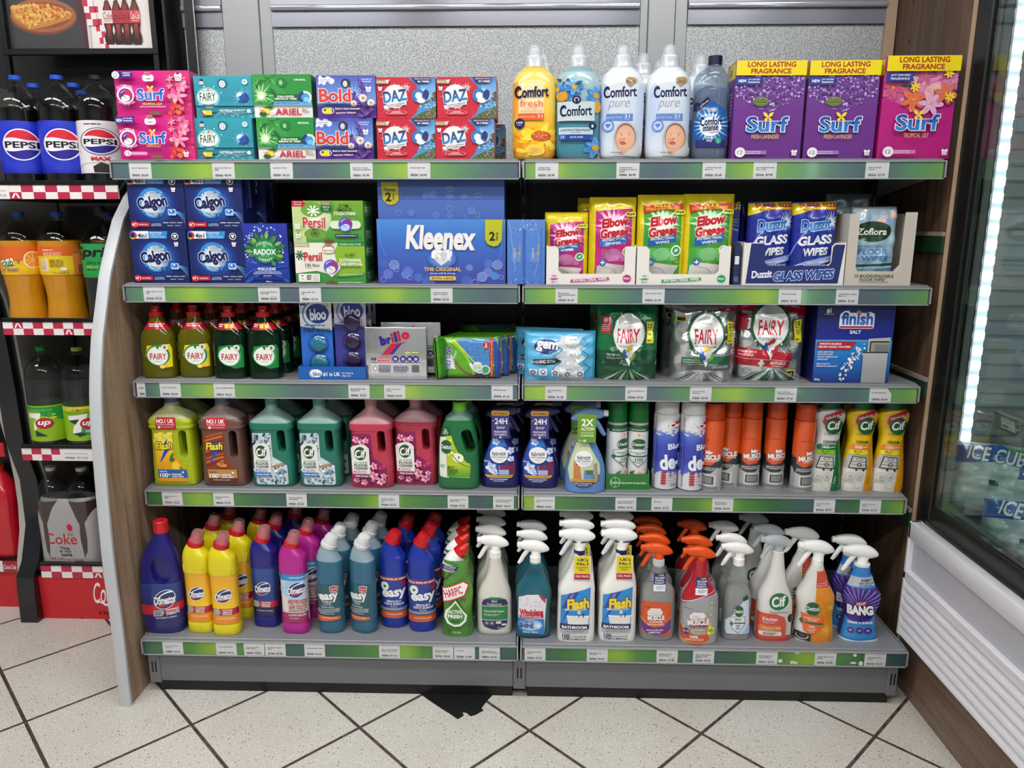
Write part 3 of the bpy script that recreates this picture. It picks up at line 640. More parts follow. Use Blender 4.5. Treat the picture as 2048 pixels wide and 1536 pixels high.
# frame in front of the header posters
mb=MB()
mb.box(-1.46,-1.445,.345,.36,1.60,2.2,BLK).box(-1.035,-1.02,.345,.36,1.60,2.2,BLK,bv=.001).box(-1.46,-1.02,.343,.358,1.697,1.714,BLK,bv=.002).box(-1.0,-.993,.35,.44,1.38,2.2,BLK).box(-.952,-.928,.38,.40,1.38,2.2,BLK)
mb.box(-.9265,-.9235,.38,.383,1.38,2.2,ALU)
link('header_frame',mb.mesh('header_frame',30),CK)
link('mirror_panel',MB().box(-.993,-.952,.43,.44,1.38,2.2,mat('dark_mirror','3a3a3c',.12,.7)).mesh('mirror_panel',0),CK)['label']='dark reflective side panel'
def hdr(name,x0,x1,fr,label,draw):
    z0=1.7145; H=.1445; A=Art(fr,x1-x0,H,z0,cx=(x0+x1)/2); draw(A); mb=MB().box(x0,x1,.362,.366,z0,z0+H+.15,mat('poster_card','d9d4d0',.5))
    A.apply(mb,flat(.362),PR); tag(link(name,meshof(name,mb,0)),label,'poster')
def pz(A):
    A.rect(0,-400,620,392,'3b3d3e'); A.poly([(0,-400),(520,-400),(560,120),(600,392),(620,392),(620,-400)],'52222a'); A.grad(230,-300,540,60,['44546a','2f3c4e'])
    A.ell(300,160,255,128,'7a4530'); A.ell(300,150,248,118,'a5623f'); A.ell(300,148,215,92,'8d5034')
    A.poly([(62,110),(120,78),(300,70),(430,92),(528,140),(500,175),(330,225),(190,250),(130,210),(75,170)],'c8863c'); A.poly([(75,105),(130,80),(300,75),(430,98),(515,140),(330,190),(170,215),(90,160)],'e2a850')
    PZ=[(75,105),(130,82),(300,78),(430,100),(512,140),(330,192),(190,225),(130,200)]
    def ins(x,y): return all((PZ[i][0]-PZ[i-1][0])*(y-PZ[i-1][1])-(PZ[i][1]-PZ[i-1][1])*(x-PZ[i-1][0])>-900 for i in range(8))
    A.blobs(70,75,520,235,260,['d89040','f0c060','e8ac50','cc5a34','e6b868'],8,22,seed=3,inside=ins,el=.5); A.blobs(90,85,500,180,40,['5d7a34','b83a22','4a6a2c'],3,7,seed=4,inside=ins,el=.5)
    for j in range(-4,5):
        for i in (0,1):
            A.rect(600+i*40+j*8,j*45,640+i*40+j*8,j*45+45,'c8304a' if (i+j)%2 else 'f0eaea'); A.n-=1
    A.n+=2
def ck(A):
    A.rect(600,-400,1240,392,'efe6e2'); 
    for j in range(-4,9):
        for i in (0,1): A.rect(585+i*38+j*12,j*44,623+i*38+j*12,j*44+44,'c8304a' if (i+j)%2 else 'f0eaea'); A.n-=1
    A.n+=2
    for k,(x,lab,lc,tx,tc) in enumerate(((775,'e8ddd8','Coke','c02a3c',0),(865,'c03040','Coca-Cola','201014',1),(955,'c8303e','Coca-Cola','201014',1),(1050,'d8404c','Coca-Cola','f4e6e6',1))):
        pass
    for k,(x,lab,tx,tc) in enumerate(((775,'e8ddd8','Coke','b02a3c'),(868,'c03040','Coca-Cola','201014'),(955,'c8303e','Coca-Cola','201014'),(1050,'d8404c','Coca-Cola','f4e6e6'))):
        s_=1; A.poly([(x-14,-20),(x+14,-20),(x+16,48),(x+44,110),(x+47,215),(x+38,240),(x+34,265),(x+50,300),(x+50,335),(x+38,358),(x-38,358),(x-50,335),(x-50,300),(x-34,265),(x-38,240),(x-47,215),(x-44,110),(x-16,48)],'2e1416')
        A.poly([(x-13,-20),(x+13,-20),(x+14,48),(x-14,48)],'d8d0cc'); A.grad(x-20,215,x+20,330,['a84028','3a1416']); A.grad(x-26,60,x+22,115,['6e2c22','8e3626']); A.rect(x-16,-30,x+16,0,('8a8a90','7a5a3a','303034','d02030')[k])
        A.rect(x-47,118,x+47,208,lab); A.t(tx,x-44,130,x+46,182,tc,b=.01,sh=.25 if k else 0); A.bars(x-35,190,x+35,198,1,tc)
hdr('food_poster',-1.444,-1.215,(30,0,640,392),'poster of a folded cheesy pizza slice on a brown plate','' or pz)
hdr('drinks_poster',-1.214,-1.0275,(585,0,1240,392),'white poster of four cola bottles beside a red checked border',ck)
# plastic bottles
def pet(H,r,rings=None,level=.72,liquid='070608',lrough=.12,cap='1d4fc4',cr=.0155,top=PET,N=36):
    rings=rings or [(0,.72),(.02,.93),(.05,.985),(.2,1),(.6,1),(.7,1.0),(.76,.97),(.82,.86),(.87,.66),(.9,.48),(.925,.32)]
    rs=sm([(z*H,k*r,k*r) for z,k in rings],3); rs=[q for q in rs]
    lz=level*H; out=[]
    for a,b in zip(rs,rs[1:]):
        out.append(a)
        if a[0]<lz<b[0]: t=(lz-a[0])/(b[0]-a[0]); out.append(tuple(p+(q-p)*t for p,q in zip(a,b)))
    out.append(rs[-1]); lm=mat('liquid_'+liquid,liquid,lrough,coat=.6) if isinstance(liquid,str) else liquid
    out=[o for i,o in enumerate(out)]
    body=MB().loft(out,lm,N,cap=(1,0),mz=[(lz,top)]); zt=H*.925
    body.loft([(zt,cr*.85,cr*.85),(zt+.006,cr*.85,cr*.85),(zt+.007,cr*1.08,cr*1.08),(zt+.009,cr*1.08,cr*1.08),(zt+.0095,cr*.85,cr*.85),(zt+.012,cr*.85,cr*.85)],top,24)
    cm=plas(cap,.35); c=MB().loft([(zt+.0125,cr,cr),(H-.001,cr,cr),(H,cr*.93,cr*.93)],cm,36)
    return [('bottle',body.mesh('bottle',50)),('cap',c.mesh('cap',40))],out
def sleeve(rings,z0,z1,art,rot=0,wrap=False,base='ffffff',extra=.0006,m=None,N=40,step=.006,full=True):
    f=prof(rings); nz=max(8,int((z1-z0)/.004)); zs=[z0+(z1-z0)*k/nz for k in range(nz+1)]; rs=[]
    def at(z):
        rr=sorted(rings,key=lambda r:r[0])
        for a,b in zip(rr,rr[1:]):
            if a[0]<=z<=b[0]: t=(z-a[0])/max(1e-9,b[0]-a[0]); return [p+(q-p)*t for p,q in zip(a,b)]
        return list(rr[-1])
    for z in zs: q=at(z); rs.append((z,q[1]+extra,q[2]+extra)+tuple(q[3:]))
    mb=MB(); m=m or PR
    if full: mb.loft(rs,m,N,cap=(0,0))
    step=min(step,.0036)
    if art: art.apply(mb,prof(rs,wrap,rot),m,step=(step,None if abs(rs[0][1]-rs[-1][1])<1e-4 and all(abs(rs[0][1]-r[1])<2e-4 for r in rs) else min(step,.0045)))
    return meshof('label',mb,40,base=base)
# cola, blue label
parts,rs=pet(.312,.055,level=.73)
def pepsi(A,x,y,r,mx=False):
    A.ell(x,y,r,r,'f2f0f6'); 
    def wave(y0,sgn,yo):
        p=[]; n=14
        for k in range(n+1): t=-1+2*k/n; p.append((x+t*r*.9*math.sqrt(max(0,1-((yo)/1.0)**2)),y+yo*r+math.sin(t*2.6)*r*.07*sgn))
        return p
    a=wave(0,1,-.36); top=[(x+r*.92*math.cos(R(q)),y-r*.92*math.sin(R(q))) for q in range(22,159,8)]; A.poly(a+[p for p in top if p[1]<y-.3*r],'d81e38')
    b=wave(0,-1,.36); bo=[(x+r*.92*math.cos(R(q)),y+r*.92*math.sin(R(q))) for q in range(22,159,8)]; A.poly(b+[p for p in bo if p[1]>y+.3*r],'241c8c')
    A.t('PEPSI',x-r*.88,y-r*.2,x+r*.9,y+r*.22,'101014',b=.045)
A=Art((10,715,400,1220),.1055,.128,.066)
A.grad(-200,715,610,1220,['1e2ac0','2334cc','1a22b0']); 
for j in range(24):
    for i in range(34):
        x,y=10+i*12+(j%2)*6,722+j*21; d=math.hypot(x-215,(y-945)*1.0)
        if 175<d<275: A.ell(x,y,2.4+1.5*(1-abs(d-225)/50),None,'4a78ee',n=5); A.n-=1
A.n+=1; pepsi(A,215,945,157)
lab=sleeve(rs,.064,.195,A,base='1e2ab8')
zc=1.3005
GP='cola bottles on the upper cooler shelf'
P4=parts+[('label',lab)]
thing('cola_bottle','blue-labelled cola bottle with blue cap at the left edge','drink bottle',GP,P4,-1.326,.181,zc,.44,copies=[
 (-1.215,.179,zc,.40,'blue-labelled cola bottle with blue cap beside the white-labelled one'),(-1.353,.295,zc,0,'blue-capped cola bottle standing behind the two leftmost cola bottles'),(-1.24,.292,zc,0,'blue-capped cola bottle behind, in the gap before the white-labelled bottle'),(-1.287,.41,zc,0,'blue-capped cola bottle furthest back behind the white-labelled bottle')])
parts2,rs2=pet(.312,.055,level=.73,cap='101113')
A=Art((795,705,1115,1220),.104,.128,.066); A.rect(600,705,1300,1220,'e6e4e8'); 
for pts in (((805,900),(795,705)),((1115,715),(1085,790),(1120,860)),((830,1020),(795,1000)),((960,1115),(840,1130),(795,1170)),((1060,1160),(1130,1120))): A.line(list(pts),3,'77757c')
A.poly([(900,1160),(962,1115),(1055,1160),(1055,1220),(905,1220)],'202022'); A.poly([(1085,705),(1200,705),(1200,860),(1110,830)],'202022'); A.poly([(1120,1010),(1200,990),(1200,1150),(1140,1130)],'202022'); A.bars(862,733,992,750,1,'303036')
A.ring(962,910,138,5,'4a4a52'); pepsi(A,962,910,128); A.t('MAX',892,1062,1032,1100,'c8202c',b=.08)
lab2=sleeve(rs2,.064,.195,A,base='e6e4e8')
thing('cola_bottle','white football-patterned cola bottle with black cap, fully in view','drink bottle',GP,parts2+[('label',lab2)],-1.114,.181,zc,.36,copies=[(-1.125,.345,zc,0,'black-capped cola bottle behind the football-patterned bottle'),(-1.047,.275,zc,.45,'football-patterned cola bottle partly hidden by the pink capsule boxes')])
# orange drink
parts3,rs3=pet(.33,.056,[(0,.8),(.02,.93),(.08,.95),(.18,.88),(.3,.84),(.42,.92),(.52,.995),(.56,1),(.72,1),(.78,.97),(.84,.84),(.88,.6),(.915,.36),(.93,.3)],level=.765,liquid='c6850f',lrough=.08)
def club(A,ox):
    A.rect(-400,515,900,650,'dc6420'); A.rect(-400,640,900,770,'e6b81c'); A.ell(ox+305,632,62,78,'f4ead0'); A.ell(ox+305,632,54,70,'e8922a'); 
    for k in range(8): A.line([(ox+305,632),(ox+305+54*math.cos(k*.785),632+70*math.sin(k*.785))],3,'f6dca0')
    A.ell(ox+75,690,32,42,'e8922a'); A.poly([(ox+75,640),(ox+165,612),(ox+175,672),(ox+85,700)],'f4f0e0'); A.t('club',ox+80,622,ox+168,690,'2a6a3a',b=.05,sh=.1,rot=6); A.ring(ox+180,645,24,5,'2a6a3a',a0=-40,a1=40,n=8); A.ring(ox+180,645,36,5,'2a6a3a',a0=-40,a1=40,n=8)
    A.t('REAL ORANGE',ox+115,706,ox+200,722,'3a62a8',b=.03); A.bars(ox+118,728,ox+200,740,1,'3a62a8')
A=Art((45,515,365,770),.1055,.075,0.16); club(A,0)
l3=sleeve(rs3,.158,.238,A,base='dc6420')
thing('orange_drink_bottle','orange drink bottle with blue cap, front label showing fruit slice','drink bottle','orange drink bottles on the second cooler shelf',parts3+[('label',l3)],-1.408,.238,.9375,.38)
A=Art((350,515,640,770),.106,.075,.16); A.rect(0,515,1000,640,'dc6420'); A.rect(0,595,1000,770,'e6c81c'); A.bars(385,535,480,550,1,'f4e8e0',seed=2); A.bars(390,560,510,600,3,'f0c8a0',seed=4); A.rect(372,622,412,735,'f0e6d8'); A.bars(376,630,408,730,8,'c87a3a',seed=5,fill=.4); A.bars(425,625,515,700,5,'a8861c',seed=6); A.ell(512,715,20,16,'f0ece0'); A.t('1.75 Litres e',430,742,540,757,'5a4a20',b=.02); A.rect(575,545,640,770,'e07a3a'); A.t('club',578,545,612,572,'2a6a3a',b=.06); A.barcode(600,680,640,752,'404040')
l3b=sleeve(rs3,.158,.238,A,base='dc6420')
thing('orange_drink_bottle','orange drink bottle with blue cap, turned to show its back label','drink bottle','orange drink bottles on the second cooler shelf',parts3+[('label',l3b)],-1.297,.238,.9375,.48,copies=[(-1.375,.36,.9375,0,'orange drink bottle with dark blue cap, behind between the two front ones'),(-1.225,.37,.9375,0,'orange drink bottle with dark blue cap, behind left of the green-labelled bottle')])
CLR2=clearmat('clear_liquid','c3c9c8',dens=.06,dcol='9aa0a0')
parts4,rs4=pet(.347,.055,[(0,.8),(.02,.95),(.1,.97),(.3,.95),(.45,1),(.68,1),(.74,.93),(.8,.72),(.86,.48),(.91,.33),(.93,.3)],level=.70,liquid=CLR2,cap='1b1c1e')
A=Art((615,585,870,825),.105,.088,.155); A.rect(300,585,1200,825,'1f9a4a'); A.t('Sprite',560,600,865,700,'0e1210',b=.06,sh=.22); A.t('ZERO SUGAR',640,710,790,732,'0e1210',b=.02,sh=.15); A.t('LEMON LIME',640,744,715,758,'e8e04a'); A.bars(643,768,705,778,1,'0e1210')
thing('lemonade_bottle','clear lemonade bottle with black cap and green label beside curved panel','drink bottle','clear lemonade bottles in the cooler',parts4+[('label',sleeve(rs4,.153,.245,A,base='1f9a4a'))],-1.175,.238,.9375,.42,copies=[(-1.135,.36,.9375,0,'clear lemonade bottle with black cap, behind the other near the panel')])
def up(A,ox,z=False):
    A.rect(-300,570,1400,1100,'8fbc1e'); A.poly([(-300,570),(1400,570),(1400,900),(ox+630,790),(ox+430,690),(ox+430,640),(-300,640)],'1f9440') if not z else A.rect(-300,570,1400,625,'d8d22a')
    A.poly([(ox+325,668),(ox+432,662),(ox+420,740),(ox+385,830),(ox+380,925),(ox+355,925),(ox+362,820),(ox+392,745),(ox+325,735)],'f2f0ee') if not z else A.poly([(ox+695,708),(ox+900,680),(ox+890,740),(ox+830,880),(ox+815,975),(ox+730,975),(ox+745,880),(ox+800,755),(ox+705,775)],'f2f0ee')
    cx,cy,r=(ox+458,820,84) if not z else (ox+900,835,84)
    A.ell(cx,cy,r,r,'b8152e'); A.t('up',cx-r*.72,cy-r*.45,cx+r*.66,cy+r*.55,'f6f2f2',b=.05,sh=.2)
    if z: A.poly([(ox+700,780),(ox+815,755),(ox+770,840)],'12402c'); A.poly([(ox+740,978),(ox+820,960),(ox+890,1000),(ox+800,1032)],'12402c'); A.poly([(ox+830,900),(ox+1100,960),(ox+1100,1030),(ox+890,1010),(ox+820,960)],'2a9a52'); A.t('ZERO',ox+862,935,ox+950,962,'f0f4f0',b=.05); A.t('SUGAR',ox+885,966,ox+940,976,'f0f4f0'); A.t('2L',ox+790,600,ox+835,632,'b02028',b=.08); A.t('BIG',ox+752,608,ox+783,622,'b02028',b=.04); A.t('BOTTLE',ox+840,604,ox+915,620,'b02028',b=.04); A.t('REFRESHING TOP TASTE',ox+680,655,ox+920,668,'2a4a1a',b=.03)
    else: A.t('LEMON & LIME TASTE',ox+340,608,ox+540,624,'b8e070',b=.02); A.ell(ox+545,690,16,12,'e8e03a'); A.ell(ox+545,735,30,14,'e8e03a'); A.blobs(ox+490,650,ox+570,740,14,['e8e03a','8fd060'],3,7,seed=2); A.poly([(ox+370,925),(ox+480,1018),(ox+370,1018)],'12402c')
parts5,rs5=pet(.325,.0545,level=.72,liquid=CLR2,cap='137a3c')
A=Art((318,565,680,1020),.1045,.09,.062); up(A,0); A1=sleeve(rs5,.06,.155,A,base='8fbc1e')
thing('lemon_lime_bottle','clear soft drink bottle with dark green cap and round red logo','drink bottle','lemon-lime bottles on the third cooler shelf',parts5+[('label',A1)],-1.437,.307,.5525,.5)
parts6,rs6=pet(.325,.0545,level=.72,liquid=CLR2,cap='a6c84a')
A=Art((640,570,1050,1040),.1045,.092,.06); up(A,0,True); A1=sleeve(rs6,.058,.154,A,base='8fbc1e')
thing('lemon_lime_bottle','clear soft drink bottle with pale lime cap beside curved panel','drink bottle','lemon-lime bottles on the third cooler shelf',parts6+[('label',A1)],-1.33,.307,.5525,.42,copies=[(-1.23,.42,.5525,0,'clear soft drink bottle with pale lime cap, behind near the panel')])
# two-bottle shrink pack
pk,_=pet(.335,.048,level=.7,liquid='3a2a2a',cap='b9b2a8')
b1=pk[0][1];c1=pk[1][1]
FILMM=mat('pack_film',rough=.32,metal=.1,attr=True,bump=(34,.6,3))
A=Art((340,265,870,965),.19,.235,0); A.rect(-200,265,1400,965,'a9a7a8'); A.ell(662,515,24,36,'c0182c',ang=-10); A.t('Diet',636,560,690,600,'a0303e',sh=.2); A.t('Coke',432,575,712,683,'b8142a',b=.012); 
for i,(tx,y,x0,x1) in enumerate((('This',708,552,640),('is my',740,548,655),('taste',772,555,655))): A.t(tx,x0,y,x1,y+30,'221e20',b=.03)
A.t('Diet Coke',462,812,580,834,'a0303e',b=.02); A.rect(474,850,600,955,'b4767c'); A.bars(478,855,596,950,10,'d8c8c8',seed=3); A.rect(588,830,680,930,'8a5a5e'); A.bars(592,836,676,925,8,'c8b0b0',seed=9); A.barcode(684,830,750,940,'505058')
rr=[(0,.093,.048,0,0,3.2),(.02,.096,.05,0,0,3.2),(.11,.096,.05,0,0,3),(.17,.097,.05,0,0,3),(.215,.094,.045,0,0,2.6),(.24,.086,.034,0,0,2.2)]
mb=MB().loft(sm(rr,3),FILMM,48,cap=(1,0)); A.apply(mb,prof(rr),FILMM,step=(.006,.012))
fm=meshof('film_wrap',mb,50,base='a9a7a8')
root=thing('bottle_pack','silver shrink-wrapped pack of two cola bottles on lowest cooler shelf','bottle pack','shrink-wrapped cola packs',[('film_wrap',fm,'silver printed film')],-1.43,.337,.1585,.0)
for x in (-.048,.048):
    q=link('bottle',b1,root,(x,0,.0)); q['label']='bottle inside the film'; link('cap',c1,q)
lb=MB().loft([(.08,.049,.049),(.17,.049,.049)],plas('c8c4c6',.4),36,cap=(0,0)).mesh('label')
q=thing('cola_bottle','loose diet cola bottle partly hidden behind the curved end panel','drink bottle','loose cola bottles on lowest cooler shelf',[('bottle',b1),('cap',c1),('label',lb)],-1.26,.40,.1585)
# ---------------------------------------------------------------- cola stand at the far left
st=link('cola_stand',None); tag(st,'red and black cola display stand with white curved edge, far left','display stand')
E2=[(.33,0),(.335,.07),(.348,.169),(.378,.26),(.388,.342),(.389,.427),(.378,.548),(.352,.701),(.34,.80),(.36,1.0),(.45,1.25)]
link('side_wall',MB().prism([(p[0]+.004,p[1]) for p in E2]+[(.62,1.25),(.62,0)],-1.632,-1.60,BLKG,axis='x').mesh('side_wall',30),st)
link('edge_trim',edge_trim(E2,-1.634,-1.612,.006,mat('stand_trim','b5b0ab',.4)).mesh('edge_trim',40),st)['label']='off-white curved trim'
link('base_panel',MB().box(-1.95,-1.634,.352,.37,0,.124,mat('stand_red','c4202c',.35)).box(-1.95,-1.634,.43,.44,.124,1.25,BLK).box(-1.95,-1.634,.352,.60,.164,.17,BLK).mesh('base_panel',0),st)
A=Art((0,955,170,1060),.075,.04,.124,cx=-1.672); A.rect(-60,955,170,1060,'a82838'); A.rect(-60,950,52,1050,'e8e4e6'); A.t('Coca-Cola',56,985,150,1025,'f0e6e8',b=.02,sh=.3); A.t('.00',0,1030,20,1042,'202020')
mb=MB().box(-1.95,-1.634,.346,.352,.124,.164,mat('strip_red','a82838',.4)); A.apply(mb,flat(.346),PR); link('ticket_strip',meshof('ticket_strip',mb,0),st)
link('header_card',MB().box(-1.95,-1.638,.36,.365,.515,.56,mat('stand_red','c4202c',.35)).mesh('header_card',0),st)
rpk,rrs=pet(.32,.05,level=.73,liquid='240a0a',cap='c02028'); A=Art((0,0,100,100),.09,.08,.13); A.rect(-100,0,200,100,'b01828'); A.t('Coca-Cola',0,10,100,60,'f2e8ea',b=.02,sh=.3); A.t('ORIGINAL TASTE',12,72,92,84,'f2e8ea',b=.02)
thing('cola_bottle','red-labelled cola bottle with script lettering in the far left stand','drink bottle','cola bottles in the far left stand',rpk+[('label',sleeve(rrs,.12,.215,A,base='b01828'))],-1.665,.50,.1705,0)
rf=MB().loft(sm([(0,.05,.045,0,0,3),(.02,.052,.048,0,0,3),(.1,.05,.048,0,0,3),(.2,.05,.046,0,0,3),(.24,.04,.04),(.28,.02,.02)],3),mat('red_film','c01428',.2,coat=.5,bump=(30,.8,4)),40).mesh('film_wrap',50)
thing('bottle_pack','red shrink-wrapped cola pack at left picture edge','bottle pack','red cola packs',[('film_wrap',rf),('cap',MB().cyl(0,0,.28,.30,.016,plas('c02028')).mesh('cap'))],-1.70,.408,.1705,0)
# ---------------------------------------------------------------- tape and dirt on the floor
TP=mat('black_tape','131315',.45,bump=(60,.5))
mb=MB().prism([(-.27,-.070),(-.07,-.070),(-.085,-.098),(-.098,-.13),(-.092,-.138),(-.112,-.158),(-.124,-.163),(-.136,-.149),(-.146,-.148),(-.141,-.160),(-.155,-.176),(-.18,-.153),(-.207,-.130),(-.24,-.10)],.0004,.0012,TP,axis='z')
tag(link('floor_tape',mb.mesh('floor_tape',0)),'patch of black tape on floor tiles in front of plinth','tape')
# ================================================================= products
def carton(W,H,D,base,art=None,split=None,side=None,top=None,foil=None,bv=.0008,extra=None):
    """printed carton, origin at base centre; split=(z,recess): lower band set back under a lid"""
    mb=MB(); m=PR if not foil else foil
    if split: mb.box(-W/2,W/2,-D/2,D/2,split[0],H,m,bv=bv); mb.box(-W/2+.004,W/2-.002,-D/2+split[1],D/2-.001,0,split[0]-.0005,m,bv=bv)
    else: mb.box(-W/2,W/2,-D/2,D/2,0,H,m,bv=bv)
    fn=(lambda x,z:((x,-D/2+(split[1] if z<split[0] else 0),z),(0,-1,0))) if split else flat(-D/2)
    if art: art.clip=1; art.apply(mb,fn,m,step=(None,split[0]/2) if split else None)
    if side:
        for s,a in side:
            a.apply(mb,(lambda x,z,s=s:((s*W/2,x*s,z),(s,0,0))),m)
    if top: top.apply(mb,lambda x,z:((x,-D/2+z,H),(0,0,1)),m)
    return meshof('carton',mb,30,base=base)
def sideart(D,H,col,rects=()):
    a=Art((0,0,100,100),D*.985,H*.985); a.rect(0,0,100,100,col)
    for r in rects: a.rect(*r)
    return a
def T1(A,l):
    for r in l: A.t(*r[:5],**dict(r[5]) if len(r)>5 else {})
# ---- art helpers
def burst(A,x,y,r,n,col,w=4,r0=0,seed=1):
    rd=random.Random(seed)
    for k in range(n):
        t=2*math.pi*k/n+rd.random()*.2; q=r*(.6+.4*rd.random()); A.line([(x+r0*math.cos(t),y+r0*math.sin(t)),(x+q*math.cos(t),y+q*math.sin(t))],w,col,w1=.3); A.n-=1
    A.n+=1
def surflogo(A,x0,y0,x1,y1):
    A.t('Surf',x0,y0,x1,y1,b=.045,out='f0f4fa',ow=.05,cols=('1c3f9c','2a86d8'))
    cx=(x0+x1)/2+2; w=(x1-x0)*.13; y=y0-w*.1
    for s in (-1,1): A.leaf(cx,y+w*.3,cx+s*w*.95,y-w*.75,w*.3,'f4d53a'); A.leaf(cx,y+w*.3,cx+s*w*.75,y+w*1.0,w*.24,'f4d53a')
LILY=['e8609c','f08fb4','f6b0c4','d84484']
def lilies(A,x0,y0,x1,y1,seed,n=9,s=1.0,cols=LILY):
    rd=random.Random(seed)
    def ins(x,y): return x0<=x<=x1 and y0<=y<=y1
    A.blobs(x0,y0,x1,y1,int(n*5),['3f6a34','c23a4a','d84484','e8609c','8a2850','e06a9c'],6*s,18*s,seed=seed,el=.5,inside=lambda x,y:x0+12*s<x<x1-6*s and y0+8*s<y<y1-8*s)
    for k in range(n):
        r=rd.uniform(26,44)*s; x=rd.uniform(x0+r*.9,x1-r*.9); y=rd.uniform(y0+r*.9,y1-r*.9); A.flower(x,y,r,cols,6,c='f0b838',seed=seed+k,rc=.14,wd=.2)
# ---- top shelf, left bay
Z1=ZS[0]
for k,(fr,y,z,lb) in enumerate((((30,80,612,437),.02,Z1+.1025,'pink laundry capsule box with lilies, upper one of its stack'),((46,440,636,792),.01,Z1,'pink laundry capsule box with lilies, lower one reading new'))):
    W,H,D=.183,.102,.09; A=Art(fr,W,H); ox,oy=(0,0) if k==0 else (12,348)
    A.grad(*fr,['d41488','c01078']); A.grad(fr[0]+60,fr[1]+120,fr[2]-120,fr[3]-60,['d0168a','e23aa4','d0168a'],n=6)
    def ins(x,y,ox=ox): return True
    A.poly([(405+ox,fr[1]),(fr[2],fr[1]),(fr[2],fr[3]),(440+ox,fr[3]),(420+ox,300+oy)],'cf2a76'); lilies(A,425+ox,90+oy,fr[2],430+oy,7,n=10,s=.95)
    A.flower(520+ox,285+oy,75,LILY,6,c='f0a030',seed=2,rc=.1,wd=.2); A.flower(560+ox,205+oy,50,LILY,6,c='f0c030',seed=4,rc=.12); A.blobs(450+ox,340+oy,560+ox,430+oy,18,['d42a3a','e8503a','f07040'],8,20,seed=4)
    if k==0: A.rect(70,93,195,146,'2a1c80',r=26); A.t('+ SUPERIORLY',112,100,180,112,'ffffff',b=.03); A.t('CLEANING',120,118,175,130,'ffffff',b=.03); A.ell(64,122,29,29,'f4f2f6'); A.t('12',48,104,78,130,'2a2a60'); A.bars(46,136,82,144,1,'4a4a80')
    else: A.poly([(48,458),(205,452),(195,480),(210,502),(52,508)],'2a2490'); A.t('NEW',58,472,106,498,'ffffff',b=.04); A.t('JOY INFUSED',112,464,185,477,'ffffff',b=.03); A.t('FRAGRANCE',115,482,186,494,'ffffff',b=.03); A.rect(110,732,280,762,'e078b4',r=14); A.ell(122,745,26,24,'f4e8f2'); A.t('12',108,732,136,758,'2a2a60'); A.t('FRAGRANCED IN BRAZIL',150,740,272,752,'fbeaf4',b=.01)
    A.rect(268+ox,118+oy,356+ox,172+oy,'f6f2f6',r=22); A.rect(290+ox,112+oy,334+ox,128+oy,'a87a60',r=8); A.t('OPEN',292+ox,146+oy,334+ox,158+oy,'303038',b=.03); A.t('PUSH TO',286+ox,98+oy,332+ox,108+oy,'f4b8c8',b=.02)
    A.star(130+ox,285+oy,50,92,18,'e858ae',seed=3,c2='fbe4f2'); A.ring(128+ox,280+oy,66,12,'f4e4ee'); A.cap(130+ox,283+oy,52,'5a2a86','c8245a','f2e8e6'); A.t('3-1 CAPSULES',68+ox,198+oy,184+ox,222+oy,'ffffff',b=.03,arc=14); A.t('WITH ESSENTIAL OILS',66+ox,344+oy,196+ox,356+oy,'f8e0ee',b=.01,arc=-16)
    surflogo(A,216+ox,230+oy,428+ox,322+oy); 
    if k==0: A.t('TROPICAL LILY',252,342,408,360,'f5c04a',b=.05); A.t('MOOD-UPLIFTING FRAGRANCE',235,368,430,379,'f8d8e8',b=.02)
    else: A.t('TROPICAL LILY',278,676,394,698,'f5c04a',b=.01)
    if k==0: A.tshirt(546,138,58,'15')
    else: A.tshirt(587,752,42,'15')
    A.ell(345+ox,436+oy,46,30,'6e4a3a'); A.rect(300+ox,412+oy,390+ox,437+oy,'7a5a48',r=8)
    S=sideart(D,H,'d8387a',[(20,20,80,60,'e87aa8'),(30,66,70,90,'b8d070')]); me=carton(W,H,D,'c41a7c',A,side=[(1,S),(-1,S)])
    thing('laundry_box',lb,'laundry box','pink laundry capsule boxes',me,-.886 if k==0 else -.883,y+D/2,z)
def podbox(fr,W,H,D,base,fn,split,g,lt,lb,xt,xb,sc,yt=.022,yb=.02):
    A=Art(fr,W,H); fn(A); S=sideart(D,H,sc); me=carton(W,H,D,base,A,split=split,side=[(1,S)])
    thing('laundry_box',lt,'laundry box',g,me,xt,yt+D/2,Z1+H+.0005,copies=[(xb,yb+D/2,Z1,0,lb)])
